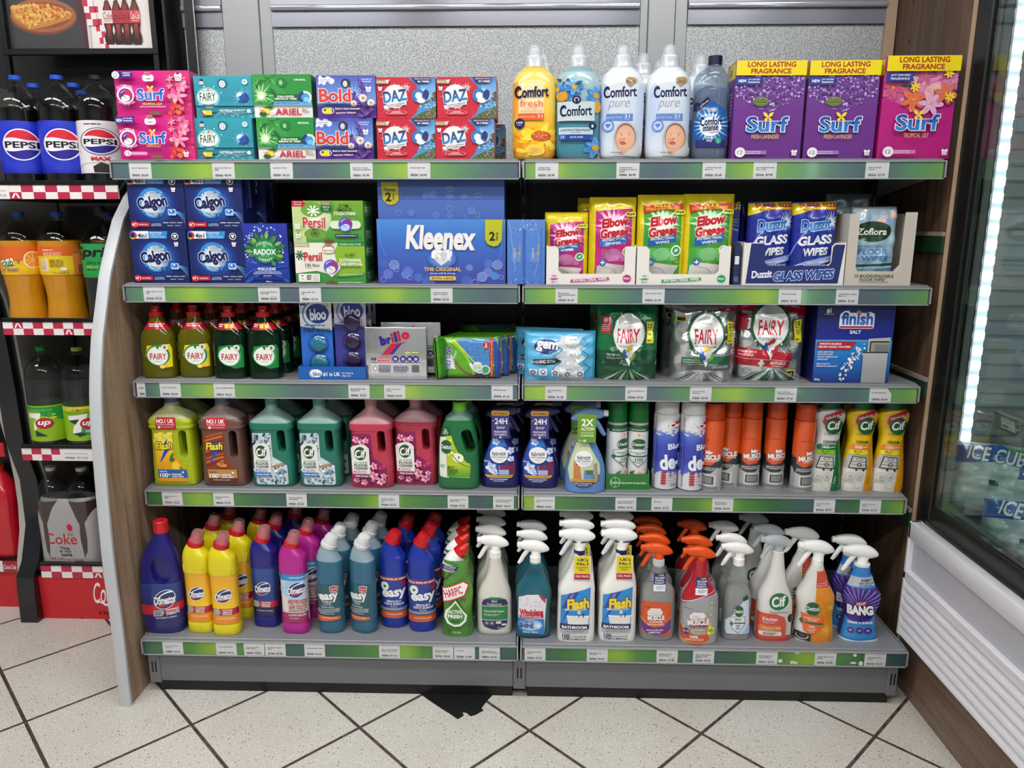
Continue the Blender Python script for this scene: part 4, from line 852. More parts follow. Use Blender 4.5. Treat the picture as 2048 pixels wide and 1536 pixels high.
def f_(A):
    A.rect(610,120,1066,370,'2c93a6'); A.rect(600,370,1080,470,'2a90a4'); A.grad(610,125,1066,250,['2f9db0','2b92a5'])
    A.blobs(620,205,830,360,60,['d8ecf0','1f7080','7fd0d8','1a5a70'],2,7,seed=2,inside=lambda x,y:1<((x-718)/92)**2+((y-290)/80)**2<1.5); A.ell(718,295,92,82,'6cc4cc',c2='e8f8f4'); A.poly([(640,320),(798,320),(735,380),(700,380)],'cfeaea'); A.ell(715,290,78,62,'eef6ee')
    A.t('FAIRY',652,256,778,324,'1c4f32',b=.02); A.bars(672,240,760,250,1,'2a6a5a'); A.ell(724,232,7,12,'c87a30')
    burst(A,985,295,85,22,'e4f6f8',5,seed=4); A.ell(990,295,48,46,'1f4f9e'); A.ring(985,292,46,22,'5fb4e4',a0=130,a1=300); A.ell(965,272,24,14,'f0f8fc',ang=-30); A.ring(1000,300,36,14,'173a84',a0=-60,a1=110)
    A.ell(838,182,40,36,'1f7283'); A.ell(838,190,24,28,'eaf2f2'); A.ell(838,190,15,18,'9fb4b4'); A.ell(838,190,8,11,'eaf2f2'); A.rect(660,168,694,194,'eef2f4',r=6); A.t('15',665,172,690,192,'c02838',b=.02); A.ell(677,158,14,10,'22347a'); A.ell(1016,174,22,22,'c8e8ee'); A.bars(1004,166,1028,182,2,'2a8498')
    A.rect(650,376,1074,412,'227d92'); A.t('VOTED#1',796,390,904,412,'f4f8f8',b=.03); A.bars(912,390,1006,410,2,'d0ecf0'); A.ell(1031,402,17,14,'d0ecf0'); A.bars(780,416,1066,420,1,'bfe4ea',fill=.9); A.blobs(760,424,1060,458,60,['d8f0f4','7fd0dc'],1,4,seed=9); A.rect(664,398,740,436,'d8d020',r=6); A.poly([(660,400),(690,440),(664,440)],'b8482a'); A.rect(676,408,690,424,'fafad0')
podbox((612,124,1070,460),.141,.096,.088,'2b92a5',f_,(.0275,.0035),'teal laundry pod boxes','teal laundry pod box with blue swirl pod, upper one','teal laundry pod box with blue swirl pod, lower one',-.716,-.722,'25808f')
def f_(A):
    A.rect(1060,115,1540,362,'1e8a36'); A.rect(1060,362,1540,460,'e6e4e0'); A.poly([(1060,115),(1235,115),(1330,270),(1250,362),(1060,362)],'2f9440')
    A.star(1135,285,30,150,14,'7cc06a',seed=2,c2='f6ffe8'); A.blobs(1075,130,1240,350,14,['1a6a2c','63b458'],12,26,seed=5,el=.25)
    for q in ((1100,150,1180,230),(1240,240,1180,350)): A.curve((q[0],q[3]),(q[0]+20,q[1]),(q[2],q[1]+20),16,'146028',w1=10)
    A.ring(1195,300,62,18,'14632a',ry=78,a0=-80,a1=120); A.ell(1135,288,34,34,'b8e89a',c2='ffffff')
    A.ell(1300,182,42,38,'157430'); A.ell(1294,182,15,20,'8fc48a'); A.t('ORIGINAL',1398,152,1488,168,'f0f6f0',b=.02)
    A.poly([(1250,275),(1440,275),(1440,352),(1215,352),(1240,320)],'115a2a'); A.t('STAIN & ODOUR',1260,285,1392,301,'f6faf4',b=.05); A.t('REMOVAL IN 1 WASH',1243,304,1412,319,'f6faf4',b=.05); A.poly([(1235,332),(1560,332),(1540,362),(1230,362)],'63b0e0'); A.t('GREAT EVEN IN COLD & SHORT',1243,338,1438,354,'1c3f86',b=.03)
    A.ell(1478,300,48,50,'3f93d8'); A.ring(1475,300,50,24,'17386c',a0=120,a1=260); A.ring(1482,300,50,18,'cfe4c8',a0=250,a1=420); A.ell(1490,318,22,20,'7cc4f0')
    A.t('ARIEL',1235,388,1444,440,'c22038',b=.035); A.t('4in1',1446,386,1488,404,'3a6a4a',b=.02); A.t('PODS',1448,408,1506,424,'3a6a4a',b=.01); A.rect(1150,390,1192,428,'e0da20',r=5); A.poly([(1120,375),(1240,370),(1200,392),(1150,380)],'146028'); A.ell(1140,432,28,20,'1f5a30'); A.poly([(1110,400),(1150,398),(1150,424)],'d88a30'); A.rect(1200,412,1224,442,'f4f4f4'); A.t('15',1203,418,1221,438,'b02838')
podbox((1070,115,1530,460),.142,.0975,.088,'1e8a36',f_,(.0275,.0035),'green laundry pod boxes','green laundry pod box with white lower band, upper one','green laundry pod box with white lower band, lower one',-.574,-.570,'1d4c3a')
def f_(A):
    A.grad(1580,120,2060,380,['4a50b0','5f86d0','8cb4e2']); A.rect(1580,375,2060,465,'5a2f8e'); A.blobs(1612,145,1715,185,22,['f2f4fa','e4eaf6'],12,26,seed=3,el=.55,seg=12); A.t('Instant Freshness',1618,152,1700,162,'3a4a9a'); A.t('that lasts and lasts',1620,166,1698,176,'3a4a9a')
    A.ell(1817,186,38,38,'2f3140'); A.ell(1812,190,17,24,'ebe6e6'); A.ring(1812,190,11,4,'b0a8a8',ry=16)
    A.star(1880,275,20,110,14,'8cb0e8',seed=2,c2='f4f8ff'); 
    for (x0,y0,x1,y1,s) in ((1925,165,1975,330,1),(1870,265,1960,420,2),(1985,330,1900,460,3),(2040,370,1940,455,4),(1890,300,1915,400,5)):
        for k in range(16): t=k/15; A.blobs(x0+(x1-x0)*t-14,y0+(y1-y0)*t-10,x0+(x1-x0)*t+14,y0+(y1-y0)*t+10,3,['6a3f98','7e58ae','4e2c7c'],6,10,seed=s*20+k,seg=6)
    for x,y,r in ((1955,310,34),(2015,348,30),(1885,355,26)): A.flower(x,y,r,['f4f0ee','e6e4ea'],12,c='e08a28',seed=3,rc=.36,wd=.16)
    A.t('Bold',1620,238,1866,346,'cf3a2a',b=.05,out='f6eef0',ow=.05); A.tshirt(2002,240,42,'15'); A.t('Lavender &',1952,158,2030,170,'f0eaf6',b=.02); A.t('Camomile',1956,176,2024,188,'f0eaf6',b=.02)
    A.t('Built-in Stain Remover',1740,388,1930,402,'f4f0f8',b=.03); A.t('and',1742,422,1776,436,'f4f0f8',b=.03); A.t('your Softener',1782,420,1900,438,'f4f0f8',b=.03); A.rect(1636,384,1732,440,'6a4aa0',r=20); A.rect(1644,392,1712,434,'dcd81e',r=8); A.rect(1652,398,1668,414,'303020'); A.ring(1684,412,48,4,'e8e8f0',ry=28)
podbox((1588,122,2046,462),.142,.096,.088,'5560b4',f_,(.0255,.0035),'purple laundry pod boxes','purple and blue laundry pod box with daisies, upper one','purple and blue laundry pod box with daisies, lower one',-.42,-.430,'3f3a80')
# red boxes
def daz(A):
    A.rect(628,112,1180,505,'c41e36'); A.poly([(930,120),(1180,120),(1180,505),(940,505),(1010,430),(1035,300),(1005,200)],'4a8ccc'); A.grad(1040,120,1180,400,['3f82c8','7fb4e0','a8d0ee']); A.poly([(1050,330),(1180,330),(1180,430),(1000,430)],'4a90c4')
    A.blobs(1030,340,1175,400,50,['b8dcf0','3a78b0','e4f2fa'],4,12,seed=2,el=.3); A.poly([(1000,470),(1060,440),(1120,415),(1180,385),(1180,505),(950,505)],'4e6a34'); A.blobs(975,420,1175,500,60,['8a6a8e','6a8a3a','3a4a24','b08ab0','7a5a3a'],4,10,seed=3,inside=lambda x,y:y>490-(x-970)*.45); A.blobs(1145,255,1176,330,14,['7a5a3a','4e3a26'],8,14,seed=6)
    A.star(800,300,100,150,20,'e46a74',seed=4); A.ell(800,295,112,112,'f0e4e4'); burst(A,905,215,60,14,'fbf0f0',7,seed=4); burst(A,720,400,50,12,'fbf0f0',7,seed=5)
    A.t('DAZ',685,235,915,345,b=.06,sh=.06,out='f4f0f4',ow=.04,cols=('1c2058','2c86c8'),rot=8); A.poly([(690,385),(905,335),(905,372),(700,412)],'f0eaea'); A.t('CLEANING & FRESHNESS',716,362,896,378,'2a2a4a',b=.02,rot=9); A.t("YOU'LL LOVE IMMEDIATELY",728,382,880,392,'2a2a4a',b=.01,rot=9)
    A.rect(712,428,908,470,'c41e36',r=20); A.ring(810,449,97,4,'f0d0d4',ry=22); A.t('UNIVERSAL',772,436,852,447,'f6e8ea',b=.03); A.bars(748,452,878,462,1,'f6e8ea'); A.tshirt(664,220,38,'12','b02838'); A.poly([(628,140),(755,138),(740,178),(628,176)],'b0906e'); A.t('PLASTIC FREE BOX',640,154,712,166,'f4ece0',b=.01); A.poly([(712,145),(755,136),(735,178)],'e0d8cc')
    A.poly([(955,122),(1140,122),(1120,162),(1090,172),(1000,168)],'2a2468'); A.t('REMOVES STAINS',986,128,1126,138,'dce8f8',b=.02); A.t('IN 1 WASH',1016,148,1122,166,'ffffff',b=.05)
    burst(A,1045,285,100,22,'dcecf8',5,seed=6); A.ell(1045,290,80,62,'f0f4f6'); A.ring(1020,290,60,30,'2478b8',a0=110,a1=330,ry=66); A.ell(1085,285,34,52,'25336e',ang=10); A.ell(1045,335,38,26,'e6f2f2'); A.ring(1085,285,34,6,'5a90cc',ry=50,a0=90,a1=250)
A=Art((628,112,1178,505),.141,.0935); daz(A); D=.09; S=sideart(D,.0935,'b8382e',[(10,15,60,80,'d88a6a'),(66,20,92,90,'5a8ab8')]); me=carton(.141,.0935,D,'b81c32',A,side=[(1,S),(-1,S)])
GD='red laundry pod boxes'
thing('laundry_box','red laundry pod box with blue seaside corner, upper left of four','laundry box',GD,me,-.276,.02+D/2,Z1+.094,copies=[(-.279,.02+D/2,Z1,0,'red laundry pod box with blue seaside corner, lower left of four'),(-.132,.02+D/2,Z1+.094,0,'red laundry pod box with blue seaside corner, upper right of four'),(-.137,.02+D/2,Z1,0,'red laundry pod box with blue seaside corner, lower right of four'),(-.116,.125+D/2,Z1,0,'red laundry pod box standing behind the lower right one')])
# ---- softener bottles
def rg(l,k=3): return sm([(r[0]/1000,r[1]/1000,r[2]/1000,(r[3] if len(r)>3 else 0)/1000,0,(r[4] if len(r)>4 else 2),(r[5] if len(r)>5 else 0)) for r in l],k)
SOFT=rg([(0,42,30,0,2.6),(4,46,33,0,2.7),(20,50,36,0,2.8),(60,51,37,0,2.8),(150,51,37,0,2.8),(178,49,36,0,2.6),(194,42,32,0,2.4),(205,33,27,0,2.1),(212,25,22,0,2),(218,21,20)])
FCAP=clearmat('frosted_cap','f4f6f8',dens=.45,dcol='e8ecf2',rough=.15)
def soft(name,label,body,grad_cols,fn,fr,cap='e8eef2',x=0,capm=None,cz=None,copies=(),z1=.205):
    face(x); bm_=plas(body,.2,.4); mb=MB().loft(SOFT,bm_,48,cap=(1,0))
    for zz in (.046,.069,.092,.115,.138,.161): # moulded ribs
        r=prof(SOFT)(0,zz); a=.0507
        mb.loft([(zz-.0016,a,.0367,0,0,2.8),(zz-.0006,a+.0007,.0374,0,0,2.8),(zz+.0006,a+.0007,.0374,0,0,2.8),(zz+.0016,a,.0367,0,0,2.8)],bm_,48,cap=(0,0))
    b=mb.mesh('bottle',50); A=Art(fr,.101,.192,.006); fn(A); L=sleeve(SOFT,.006,.198,A,base=body,m=PRG,extra=.0012,N=48,full=grad_cols is not None)
    c=MB().loft([(.209,.0262,.0262),(.212,.0262,.0262),(.216,.0245,.0245),(.232,.0225,.0225),(.2335,.0165,.0165),(.236,.0172,.0172),(.250,.0158,.0158),(.257,.0135,.0135),(.261,.0095,.0095),(.2625,.004,.004)],capm or FCAP,32).mesh('cap',40)
    n=MB().loft([(.214,.0195,.0195),(.236,.0185,.0185),(.245,.009,.009)],plas('dfe6ee',.3),24).mesh('inner_spout',40)
    return thing('softener_bottle',label,'softener bottle','fabric softener bottles',[('bottle',b),('label',L),('cap',c),('inner_spout',n)],x,.01+.037,Z1,copies=copies)
def clogo(A,x0,y0,x1,y1,c='1a1c4a'):
    A.t('Comfort',x0,y0,x1,y1,c,b=.045,rot=3); A.ring(x0+(x1-x0)*.1,y0+(y1-y0)*.5,(x1-x0)*.11,(x1-x0)*.03,c,ry=(y1-y0)*.56,a0=60,a1=310)
def f_(A):
    A.grad(50,330,490,1145,['f4d46a','f6cf58','f0b828','e89a20'],n=10); A.poly([(72,430),(140,430),(120,700),(100,760),(72,760)],'f2a83c')
    A.rect(125,440,355,735,'f2dfae'); A.grad(150,440,350,600,['f0dcb0','f6e6bc'])
    A.blobs(60,850,480,1140,26,['f6c81c','f2a018','f8d83c','e88c1a'],30,70,seed=3,el=.45)
    for k in range(9): a=R(-150+k*40); A.leaf(330,950,330+190*math.cos(a),950+150*math.sin(a),28,('f8d42a','f4b81c','f9de4a')[k%3])
    A.ell(330,950,92,52,'c4502a',c2='e0803a'); A.blobs(240,905,415,1000,80,['d8643a','f0a060','b03a1e'],4,8,seed=5,inside=lambda x,y:((x-328)/88)**2+((y-950)/50)**2<1)
    A.ell(275,1085,90,55,'f4d85a',c2='e8a040'); A.t('comforting',150,1100,260,1120,'c07a20')
    clogo(A,98,475,395,580,'14143a'); A.t('fresh',140,600,345,668,'e05a30',b=-.01); A.t('FAST LOVES',185,682,292,692,'c8503a'); A.t('FRESHNESS & SOFTNESS',140,702,345,714,'c8503a',b=.01)
    A.rect(125,732,355,795,'e4622c'); A.t('sunshiny days',132,755,278,772,'fbe4c8'); A.t('31',296,742,342,772,'fbeee0'); A.ell(140,828,44,50,'1e2258'); A.t('100',114,808,166,828,'f0f0f6',b=.02); A.bars(120,838,160,850,1,'c8c8dc')
soft('a','yellow fabric softener bottle with clear cap, leftmost in the right bay','f0c74e',1,f_,(72,330,465,1145),x=.029,copies=[(.05,.14,Z1,0,'yellow fabric softener bottle standing behind the front yellow one')])
def f_(A):
    A.grad(460,330,880,1145,['a8c4cc','8fb4c0','4f8ca0','3a7c92'],n=10); A.grad(480,800,850,1145,['4a8a9e','3f8296'])
    for x,y,r in ((545,540,110),(830,560,90),(830,1060,100),(495,500,70),(640,480,80)): A.flower(x,y,r,['4a90d4','2f6fbc','6ab0e8'],7,c='e0a820',seed=int(x),rc=.3,wd=.26)
    for q in ((555,380,600,430),(640,470,712,425),(490,385,560,450)): A.leaf(*q,14,'1f4a4a')
    A.ell(538,572,44,44,'d89c22'); A.ell(830,668,26,58,'e0a420')
    A.rect(505,622,812,805,'c6d4d8'); clogo(A,526,660,790,760); A.ell(660,605,40,40,'1a2048'); A.poly([(625,605),(695,605),(660,648)],'1a2048'); A.ring(660,605,22,6,'e0e8f0',a0=120,a1=400)
    A.t('LASTING FRESHNESS',536,884,775,904,'16304a',b=.03) if 0 else None
    A.rect(518,868,800,935,'bcd4dc'); A.t('LASTING FRESHNESS',534,884,776,904,'1c2c50',b=.03); A.t('& SOFTNESS',612,912,700,922,'1c2c50',b=.01); A.rect(520,935,800,990,'24439a'); A.rect(524,940,572,984,'3a62c0'); A.t('33',534,948,560,970,'f0f4fa'); A.t('BLUE SKIES',612,955,720,968,'dfe8f8',b=.02); A.ell(795,855,28,34,'1a2048'); A.ell(795,855,10,16,'c0d0e0')
soft('b','blue fabric softener bottle with blue daisies on its sleeve','86a9b6',1,f_,(478,330,862,1145),x=.133)
def pure(A,ox):
    A.grad(840+ox,330,1290+ox,1145,['e4e8f0','d0dcec','c4d4ea','dde2ea'],n=8); A.rect(925+ox,440,1140+ox,730,'d6dce4'); A.ell(900+ox,700,50,260,'bccde8'); A.ell(1230+ox,650,40,200,'c6d6ee')
    clogo(A,898+ox,478,1192+ox,580); A.t('pure',940+ox,612,1135+ox,704,'8a9cc4',b=-.015,sh=.3); A.rect(925+ox,736,1165+ox,802,'6484c8'); A.t('gently fresh',932+ox,762,1070+ox,782,'c8d8f4'); A.t('31',1092+ox,744,1138+ox,776,'f0f4fc'); A.bars(1095+ox,786,1140+ox,794,1,'c8d8f4')
    A.ell(944+ox,852,55,58,'5c7cc4'); A.ell(944+ox,852,44,47,'a8bce8'); A.ell(944+ox,850,30,32,'dce6f6'); A.ell(934+ox,842,14,14,'6080c4'); A.ell(954+ox,842,14,14,'6080c4'); A.poly([(921+ox,850),(967+ox,850),(944+ox,876)],'6080c4')
    A.ell(1128+ox,418,36,32,'a8895c'); A.ell(1156+ox,418,32,32,'a8895c'); A.poly([(1090+ox,430),(1190+ox,430),(1135+ox,482)],'a8895c'); A.t('No.1',1098+ox,418,1162+ox,446,'3a2a14',b=.03)
    A.poly([(1005+ox,1140),(1000+ox,960),(1030+ox,860),(1080+ox,826),(1140+ox,850),(1190+ox,920),(1220+ox,1030),(1190+ox,1140)],'d4d2d2'); A.ell(1102+ox,962,106,150,'b9b6b8',c2='e8e6e6'); A.ell(1102+ox,962,90,134,'7a5c50'); A.ell(1102+ox,970,84,124,'e2a88c',c2='edbb9f'); A.ell(1140+ox,990,34,50,'e8b090'); A.ell(1062+ox,1000,26,30,'dd9c80')
    for ex in (1066,1132): A.ell(ex+ox,943,13,7,'f4f0f0'); A.ell(ex+ox,943,6,6,'3a4250'); A.curve((ex-16+ox,928),(ex+ox,920),(ex+16+ox,928),3,'b07a60')
    A.ell(1092+ox,975,12,9,'cf8a70'); A.ell(1083+ox,1018,26,12,'a04a44'); A.ell(1083+ox,1023,18,6,'c8706a'); A.poly([(1040+ox,1060),(1150+ox,1070),(1120+ox,1140),(1050+ox,1110)],'ddaa90'); A.poly([(1080+ox,1140),(1195+ox,1035),(1240+ox,1080),(1200+ox,1145)],'cfcfd0'); A.bars(975+ox,1105,1085+ox,1116,1,'4a5470')
soft('c','white fabric softener bottle with baby, left one of the pair','dde3ea',1,lambda A:pure(A,0),(865,330,1255,1145),x=.238,copies=[
 (.30,.14,Z1,0,'white fabric softener bottle behind, in the gap between the two baby bottles','fabric softener bottles'),(.355,.22,Z1,0,'white fabric softener bottle behind, right baby bottle hiding most of it','fabric softener bottles'),(.445,.16,Z1,0,'white fabric softener bottle behind the clear crumpled-looking bottle','fabric softener bottles')])
A_=bpy.data.objects['softener_bottle.003'] if 0 else None
soft('d','white fabric softener bottle with baby, right one of the pair','dde3ea',1,lambda A:pure(A,467),(1305-10,330,1690,1145),x=.348)
# clear blue softener
face(.45)
INT=rg([(0,40,29,0,2.8),(4,43,31,0,2.8),(60,44,32,0,2.8),(95,43,32,0,2.6),(120,40,28,-1,2.5),(150,42,29,1,2.5),(175,42,29,0,2.4),(195,36,27,1,2.2),(207,24,21,4,2),(214,16,16,6,2),(222,15,15,6,2)])
PINT=clearmat('clear_bumpy','cfd9e2',dens=.16,dcol='b4c4d8',rough=.06)
b=MB().loft(INT,PINT,44,cap=(1,0)).loft([(r[0]*.80+.004,r[1]*.94,r[2]*.94,r[3],0,r[5]) for r in INT if r[0]<.2],clearmat('pale_blue_liquid','bccbe0',dens=.30,dcol='8aa6d0'),36)
A=Art((1700,560,2020,1040),.084,.116,.028)
A.poly([(1740,720),(1870,600),(1990,680),(2015,800),(2000,1040),(1745,1040),(1700,900)],'1e5a9e'); A.star(1870,840,80,190,22,'7ab8ec',seed=3,c2='f2f8ff'); A.ell(1870,850,95,90,'f0f4fc'); A.poly([(1700,690),(1835,572),(1860,605),(1740,700)],'151a44'); A.t('comfort care',1755,620,1850,640,'e0e8f4',rot=38); A.ell(1740,650,30,34,'1a2250')
clogo(A,1778,762,1970,840,'16184a'); A.t('intense',1800,830,1940,890,'16184a',b=.04,rot=6,sh=.1); A.t('Vaporesse',1866,892,1950,912,'16184a',b=.01,rot=10); A.rect(1745,975,2000,1040,'2c2a72'); A.t('Fresh',1830,940,1905,966,'e8f0fa',b=.02); A.t('Sky',1840,970,1892,996,'e8f0fa',b=.02); A.ell(1943,982,25,28,'1f9a74'); A.t('1L',1935,972,1953,994,'d8f4ea'); A.bars(1835,690,1925,715,2,'dce8f4')
L=sleeve(INT,.03,.14,A,full=False,m=PRG,extra=.001)
cp=MB().loft([(.216,.0165,.0165,.006),(.236,.0165,.0165,.006),(.2365,.015,.015,.006)],plas('17193c',.3),30).mesh('cap',40)
thing('softener_bottle','clear softener bottle of pale blue liquid with navy cap','softener bottle','fabric softener bottles',[('bottle',b.mesh('bottle',50)),('label',L),('cap',cp)],.451,.05,Z1,copies=[(.437,.16-.02,Z1,0,'clear softener bottle with navy cap, behind and slightly left of front one')]) if 0 else \
thing('softener_bottle','clear softener bottle of pale blue liquid with navy cap','softener bottle','fabric softener bottles',[('bottle',b.mesh('bottle',50)),('label',L),('cap',cp)],.451,.05,Z1)
TURN[0]=0.0
# ---- tall washing powder boxes
def powder(W,H,D,fr,lily,rest):
    A=Art(fr,W,H); x0,y0,x1,y1=fr; c='6a2a86' if not lily else 'b4147c'
    A.grad(x0,y0,x1,y1,['7a48a0','6a2c88','642680'] if not lily else ['c03a94','b8187e','b01276'])
    w=x1-x0; yb=y0+(y1-y0)*.148; rd=random.Random(8+lily)
    def vee(x,y): u=(x-x0)/w; return y<y0+(y1-y0)*(.36+.17*(1-abs(u-.5)*2.2)) and x0+8<x<x1-8
    if not lily:
        A.blobs(x0,yb,x1,y0+(y1-y0)*.54,420,['5a3c78','8e68b4','a888c8','6e4c94','463060','c4aee0'],5,13,seed=4,inside=vee,seg=6); A.ell(x0+w*.38,y0+(y1-y0)*.41,w*.11,w*.07,'6a7a3a'); 
        for k in range(5): A.curve((x0+w*.28,y0+(y1-y0)*(.385+.012*k)),(x0+w*.38,y0+(y1-y0)*(.365+.014*k)),(x0+w*.48,y0+(y1-y0)*(.39+.012*k)),4,('8a9a54','4a5a2c')[k%2])
        A.blobs(x0,yb,x1,y0+(y1-y0)*.5,90,['d4c4ec','b89cd8','efe6fa'],3,6,seed=9,inside=vee,seg=5)
    else:
        A.poly([(x0,yb),(x1,yb),(x1,y0+(y1-y0)*.40),(x0+w*.75,y0+(y1-y0)*.46),(x0+w*.5,y0+(y1-y0)*.56),(x0+w*.22,y0+(y1-y0)*.45),(x0,y0+(y1-y0)*.38)],'c8589a')
        A.blobs(x0+10,yb,x1-10,y0+(y1-y0)*.42,60,['3f6a44','b04a7a','d884b0','e09ac0'],10,26,seed=5,inside=vee,el=.5)
        for x,y,r,cc in ((.6,.26,.28,['e49cc4','f0c4a0','d878b0']),(.13,.30,.17,['d8608e','b84470']),(.55,.17,.16,['b8487e','d070a0']),(.93,.24,.15,['c86ab4','e090c8']),(.42,.42,.17,['d8603a','e88050']),(.66,.46,.17,['e8b8dc','d898c8']),(.85,.36,.16,['e0804a','c8605a'])): A.flower(x0+w*x,y0+(y1-y0)*y,w*r,cc,6,c='e8a030',seed=int(x*100),rc=.12,wd=.24)
        for x,y in ((.42,.30),(.86,.17),(.9,.4)): A.flower(x0+w*x,y0+(y1-y0)*y,w*.07,['f0d020','f8e040'],7,c='e8b010',seed=2,wd=.2)
    A.rect(x0,y0,x1,yb,'ecd614'); A.t('LONG LASTING',x0+w*.16,y0+(y1-y0)*.012,x0+w*.84,y0+(y1-y0)*.066,'a8241e',b=.05); A.t('FRAGRANCE',x0+w*.21,y0+(y1-y0)*.080,x0+w*.78,y0+(y1-y0)*.132,'a8241e',b=.05)
    yn=y0+(y1-y0)*.165; hn=(y1-y0)*.08; A.poly([(x0,yn),(x0+w*.40,yn),(x0+w*.36,yn+hn*.5),(x0+w*.38,yn+hn),(x0,yn+hn)],'26368e')
    if not lily: A.t('NEW',x0+w*.04,yn+hn*.3,x0+w*.155,yn+hn*.68,'f4f4fa',b=.05); A.t('JOY INFUSED',x0+w*.175,yn+hn*.22,x0+w*.345,yn+hn*.44,'f4f4fa',b=.03); A.t('FRAGRANCE',x0+w*.175,yn+hn*.54,x0+w*.34,yn+hn*.76,'f4f4fa',b=.03)
    else: A.t('JOY INFUSED',x0+w*.06,yn+hn*.16,x0+w*.33,yn+hn*.42,'f4f4fa',b=.03); A.t('FRAGRANCE',x0+w*.06,yn+hn*.56,x0+w*.32,yn+hn*.82,'f4f4fa',b=.03)
    yl=y0+(y1-y0); surflogo(A,x0+w*.19,y0+(y1-y0)*.565,x0+w*.79,y0+(y1-y0)*.725)
    A.t('TROPICAL LILY' if lily else 'FRESH LAVENDER',x0+w*(.31 if lily else .27),y0+(y1-y0)*.752,x0+w*(.66 if lily else .67),y0+(y1-y0)*.795,'dcb060',b=.01)
    yy=y0+(y1-y0)*.935; A.rect(x0+w*.12,yy-15,x0+w*.5,yy+17,'9a6ab4' if not lily else 'd070ac'); A.ell(x0+w*.12,yy,w*.075,w*.075,'e8e4ee'); A.t('12',x0+w*.085,yy-14,x0+w*.155,yy+14,'2a2a50'); A.t('WITH NATURAL',x0+w*.2,yy-11,x0+w*.42,yy-2,'f0e8f4',b=.01); A.t('ESSENTIAL OIL',x0+w*.2,yy+5,x0+w*.42,yy+14,'f0e8f4',b=.01); A.tshirt(x0+w*.9,yy,w*.085,'23')
    S=Art((0,0,100,100),D*.985,H*.985); S.rect(0,0,100,100,c); S.rect(0,0,100,16,'e8d214'); S.t('Surf',30,3,70,12,'1c3f9c',b=.04); S.bars(20,30,80,60,8,'c8b8d8'); S.rect(20,70,60,84,'e4e0ea')
    return carton(W,H,D,c,A,side=[(-1,S),(1,S)])
D=.075; me=powder(.162,.218,D,(108,205,655,990),0,0)
GPW='tall washing powder boxes'
thing('powder_box','purple lavender washing powder box with yellow top, left one','powder box',GPW,me,.578,.01+D/2,Z1,copies=[(.749,.012+D/2,Z1,-.02,'purple lavender washing powder box with yellow top, right one')])
me=powder(.166,.226,D,(1295,175,1860,980),1,0)
thing('powder_box','magenta lily washing powder box with yellow top beside wood panel','powder box',GPW,me,.923,.01+D/2,Z1,-.01,copies=[(.838,.14,Z1,-.3,'magenta washing powder box behind, in gap between purple and magenta boxes')])
# ================================================================= second shelf
Z2=ZS[1]
def calgon(A):
    A.grad(155,412,588,832,['10205c','142a78','10205c'],fn=lambda u,v:v,n=6); fnr=lambda u,v:min(1,math.hypot((u-.46)*1.0,(v-.53)*1.05)*1.9)
    A.grad(155,412,588,832,['e8f4ff','8fd0f6','2a78cc','163484','0f1f5c','0f1f5c'],fn=fnr,n=22,m=22)
    A.rect(175,422,300,480,'f0f0f4'); A.ell(178,455,32,30,'1a1c50'); 
    for k,c in enumerate(('d83a2a','e8a020','3aa050','2a5ac8','8a2a9a','d02a60')): A.ring(178,455,30,12,c,a0=k*60,a1=k*60+60,n=6)
    A.t('4in1',218,438,286,474,'14142c',b=.03); A.poly([(302,422),(450,422),(440,480),(302,480)],'2a8ad0'); A.t('PREVENTS FROM:',312,430,405,441,'f0f8fc',b=.03); A.t('+ LIMESCALE + DIRT',312,447,400,457,'f0f8fc'); A.t('+ CORROSION + ODOURS',312,463,428,473,'f0f8fc')
    A.ell(505,462,27,27,'e8e8f0'); A.ell(505,462,22,22,'16182c'); A.poly([(490,455),(497,450),(513,450),(520,455),(515,463),(512,460),(512,474),(498,474),(498,460),(495,463)],'f4f4f8'); A.tshirt(510,522,34,'15','a83040')
    A.ell(345,625,108,118,'2f86cc'); A.ell(350,632,92,100,'bcd0e0',c2='eef4f8'); A.blobs(270,525,440,735,70,['2a6ab8','4a90d0','7ab8e8','1c4a94'],10,24,seed=3,el=.3,inside=lambda x,y:.55<((x-345)/105)**2+((y-625)/115)**2<1)
    for j in range(11):
        for i in range(12):
            x,y=330+i*9,530+j*7
            if ((x-350)/88)**2+((y-630)/98)**2<1 and j<9: A.ell(x,y,2.6,None,'26303c',n=4); A.n-=1
            x,y=310+i*9,700+j*6
            if ((x-350)/88)**2+((y-630)/98)**2<1: A.ell(x,y,2.6,None,'26303c',n=4); A.n-=1
    A.n+=1
    A.t('Calgon',228,570,458,690,'121450',b=.075,out='eef2fa',ow=.05,rot=8); A.t('POWER',385,650,460,674,'2058a8',b=.01,rot=9); A.t('TABS',388,678,428,694,'2058a8',rot=9)
    for k in range(4): A.curve((500,690),(550,690+k*8),(585,720+k*20),5,'6aa8e8',w1=2)
    A.rect(458,672,520,722,'9cc4ec',r=8); A.ell(488,692,24,15,'2a62b4'); A.ell(484,688,9,7,'f0f6fc')
    A.ell(196,792,28,26,'c8202c'); A.t('N°1',176,780,216,803,'f6f0f0',b=.04); A.rect(222,776,310,808,'c8202c'); A.t('RECOMMENDED',228,788,292,797,'f6e8e8',b=.02); A.t('3 x POWERFUL',324,784,400,792,'d4e4f4',b=.02); A.t('DEFENCE ACTION',322,796,400,804,'d4e4f4',b=.01)
    for i,(q,y) in enumerate((('SIEMENS',773),('BOSCH',773),('CANDY',773),('hotpoint',796),('Whirlpool',796))): x=(415,470,522,448,505)[i]; A.t(q,x,y,x+44,y+9,'e0e8f4',b=.02)
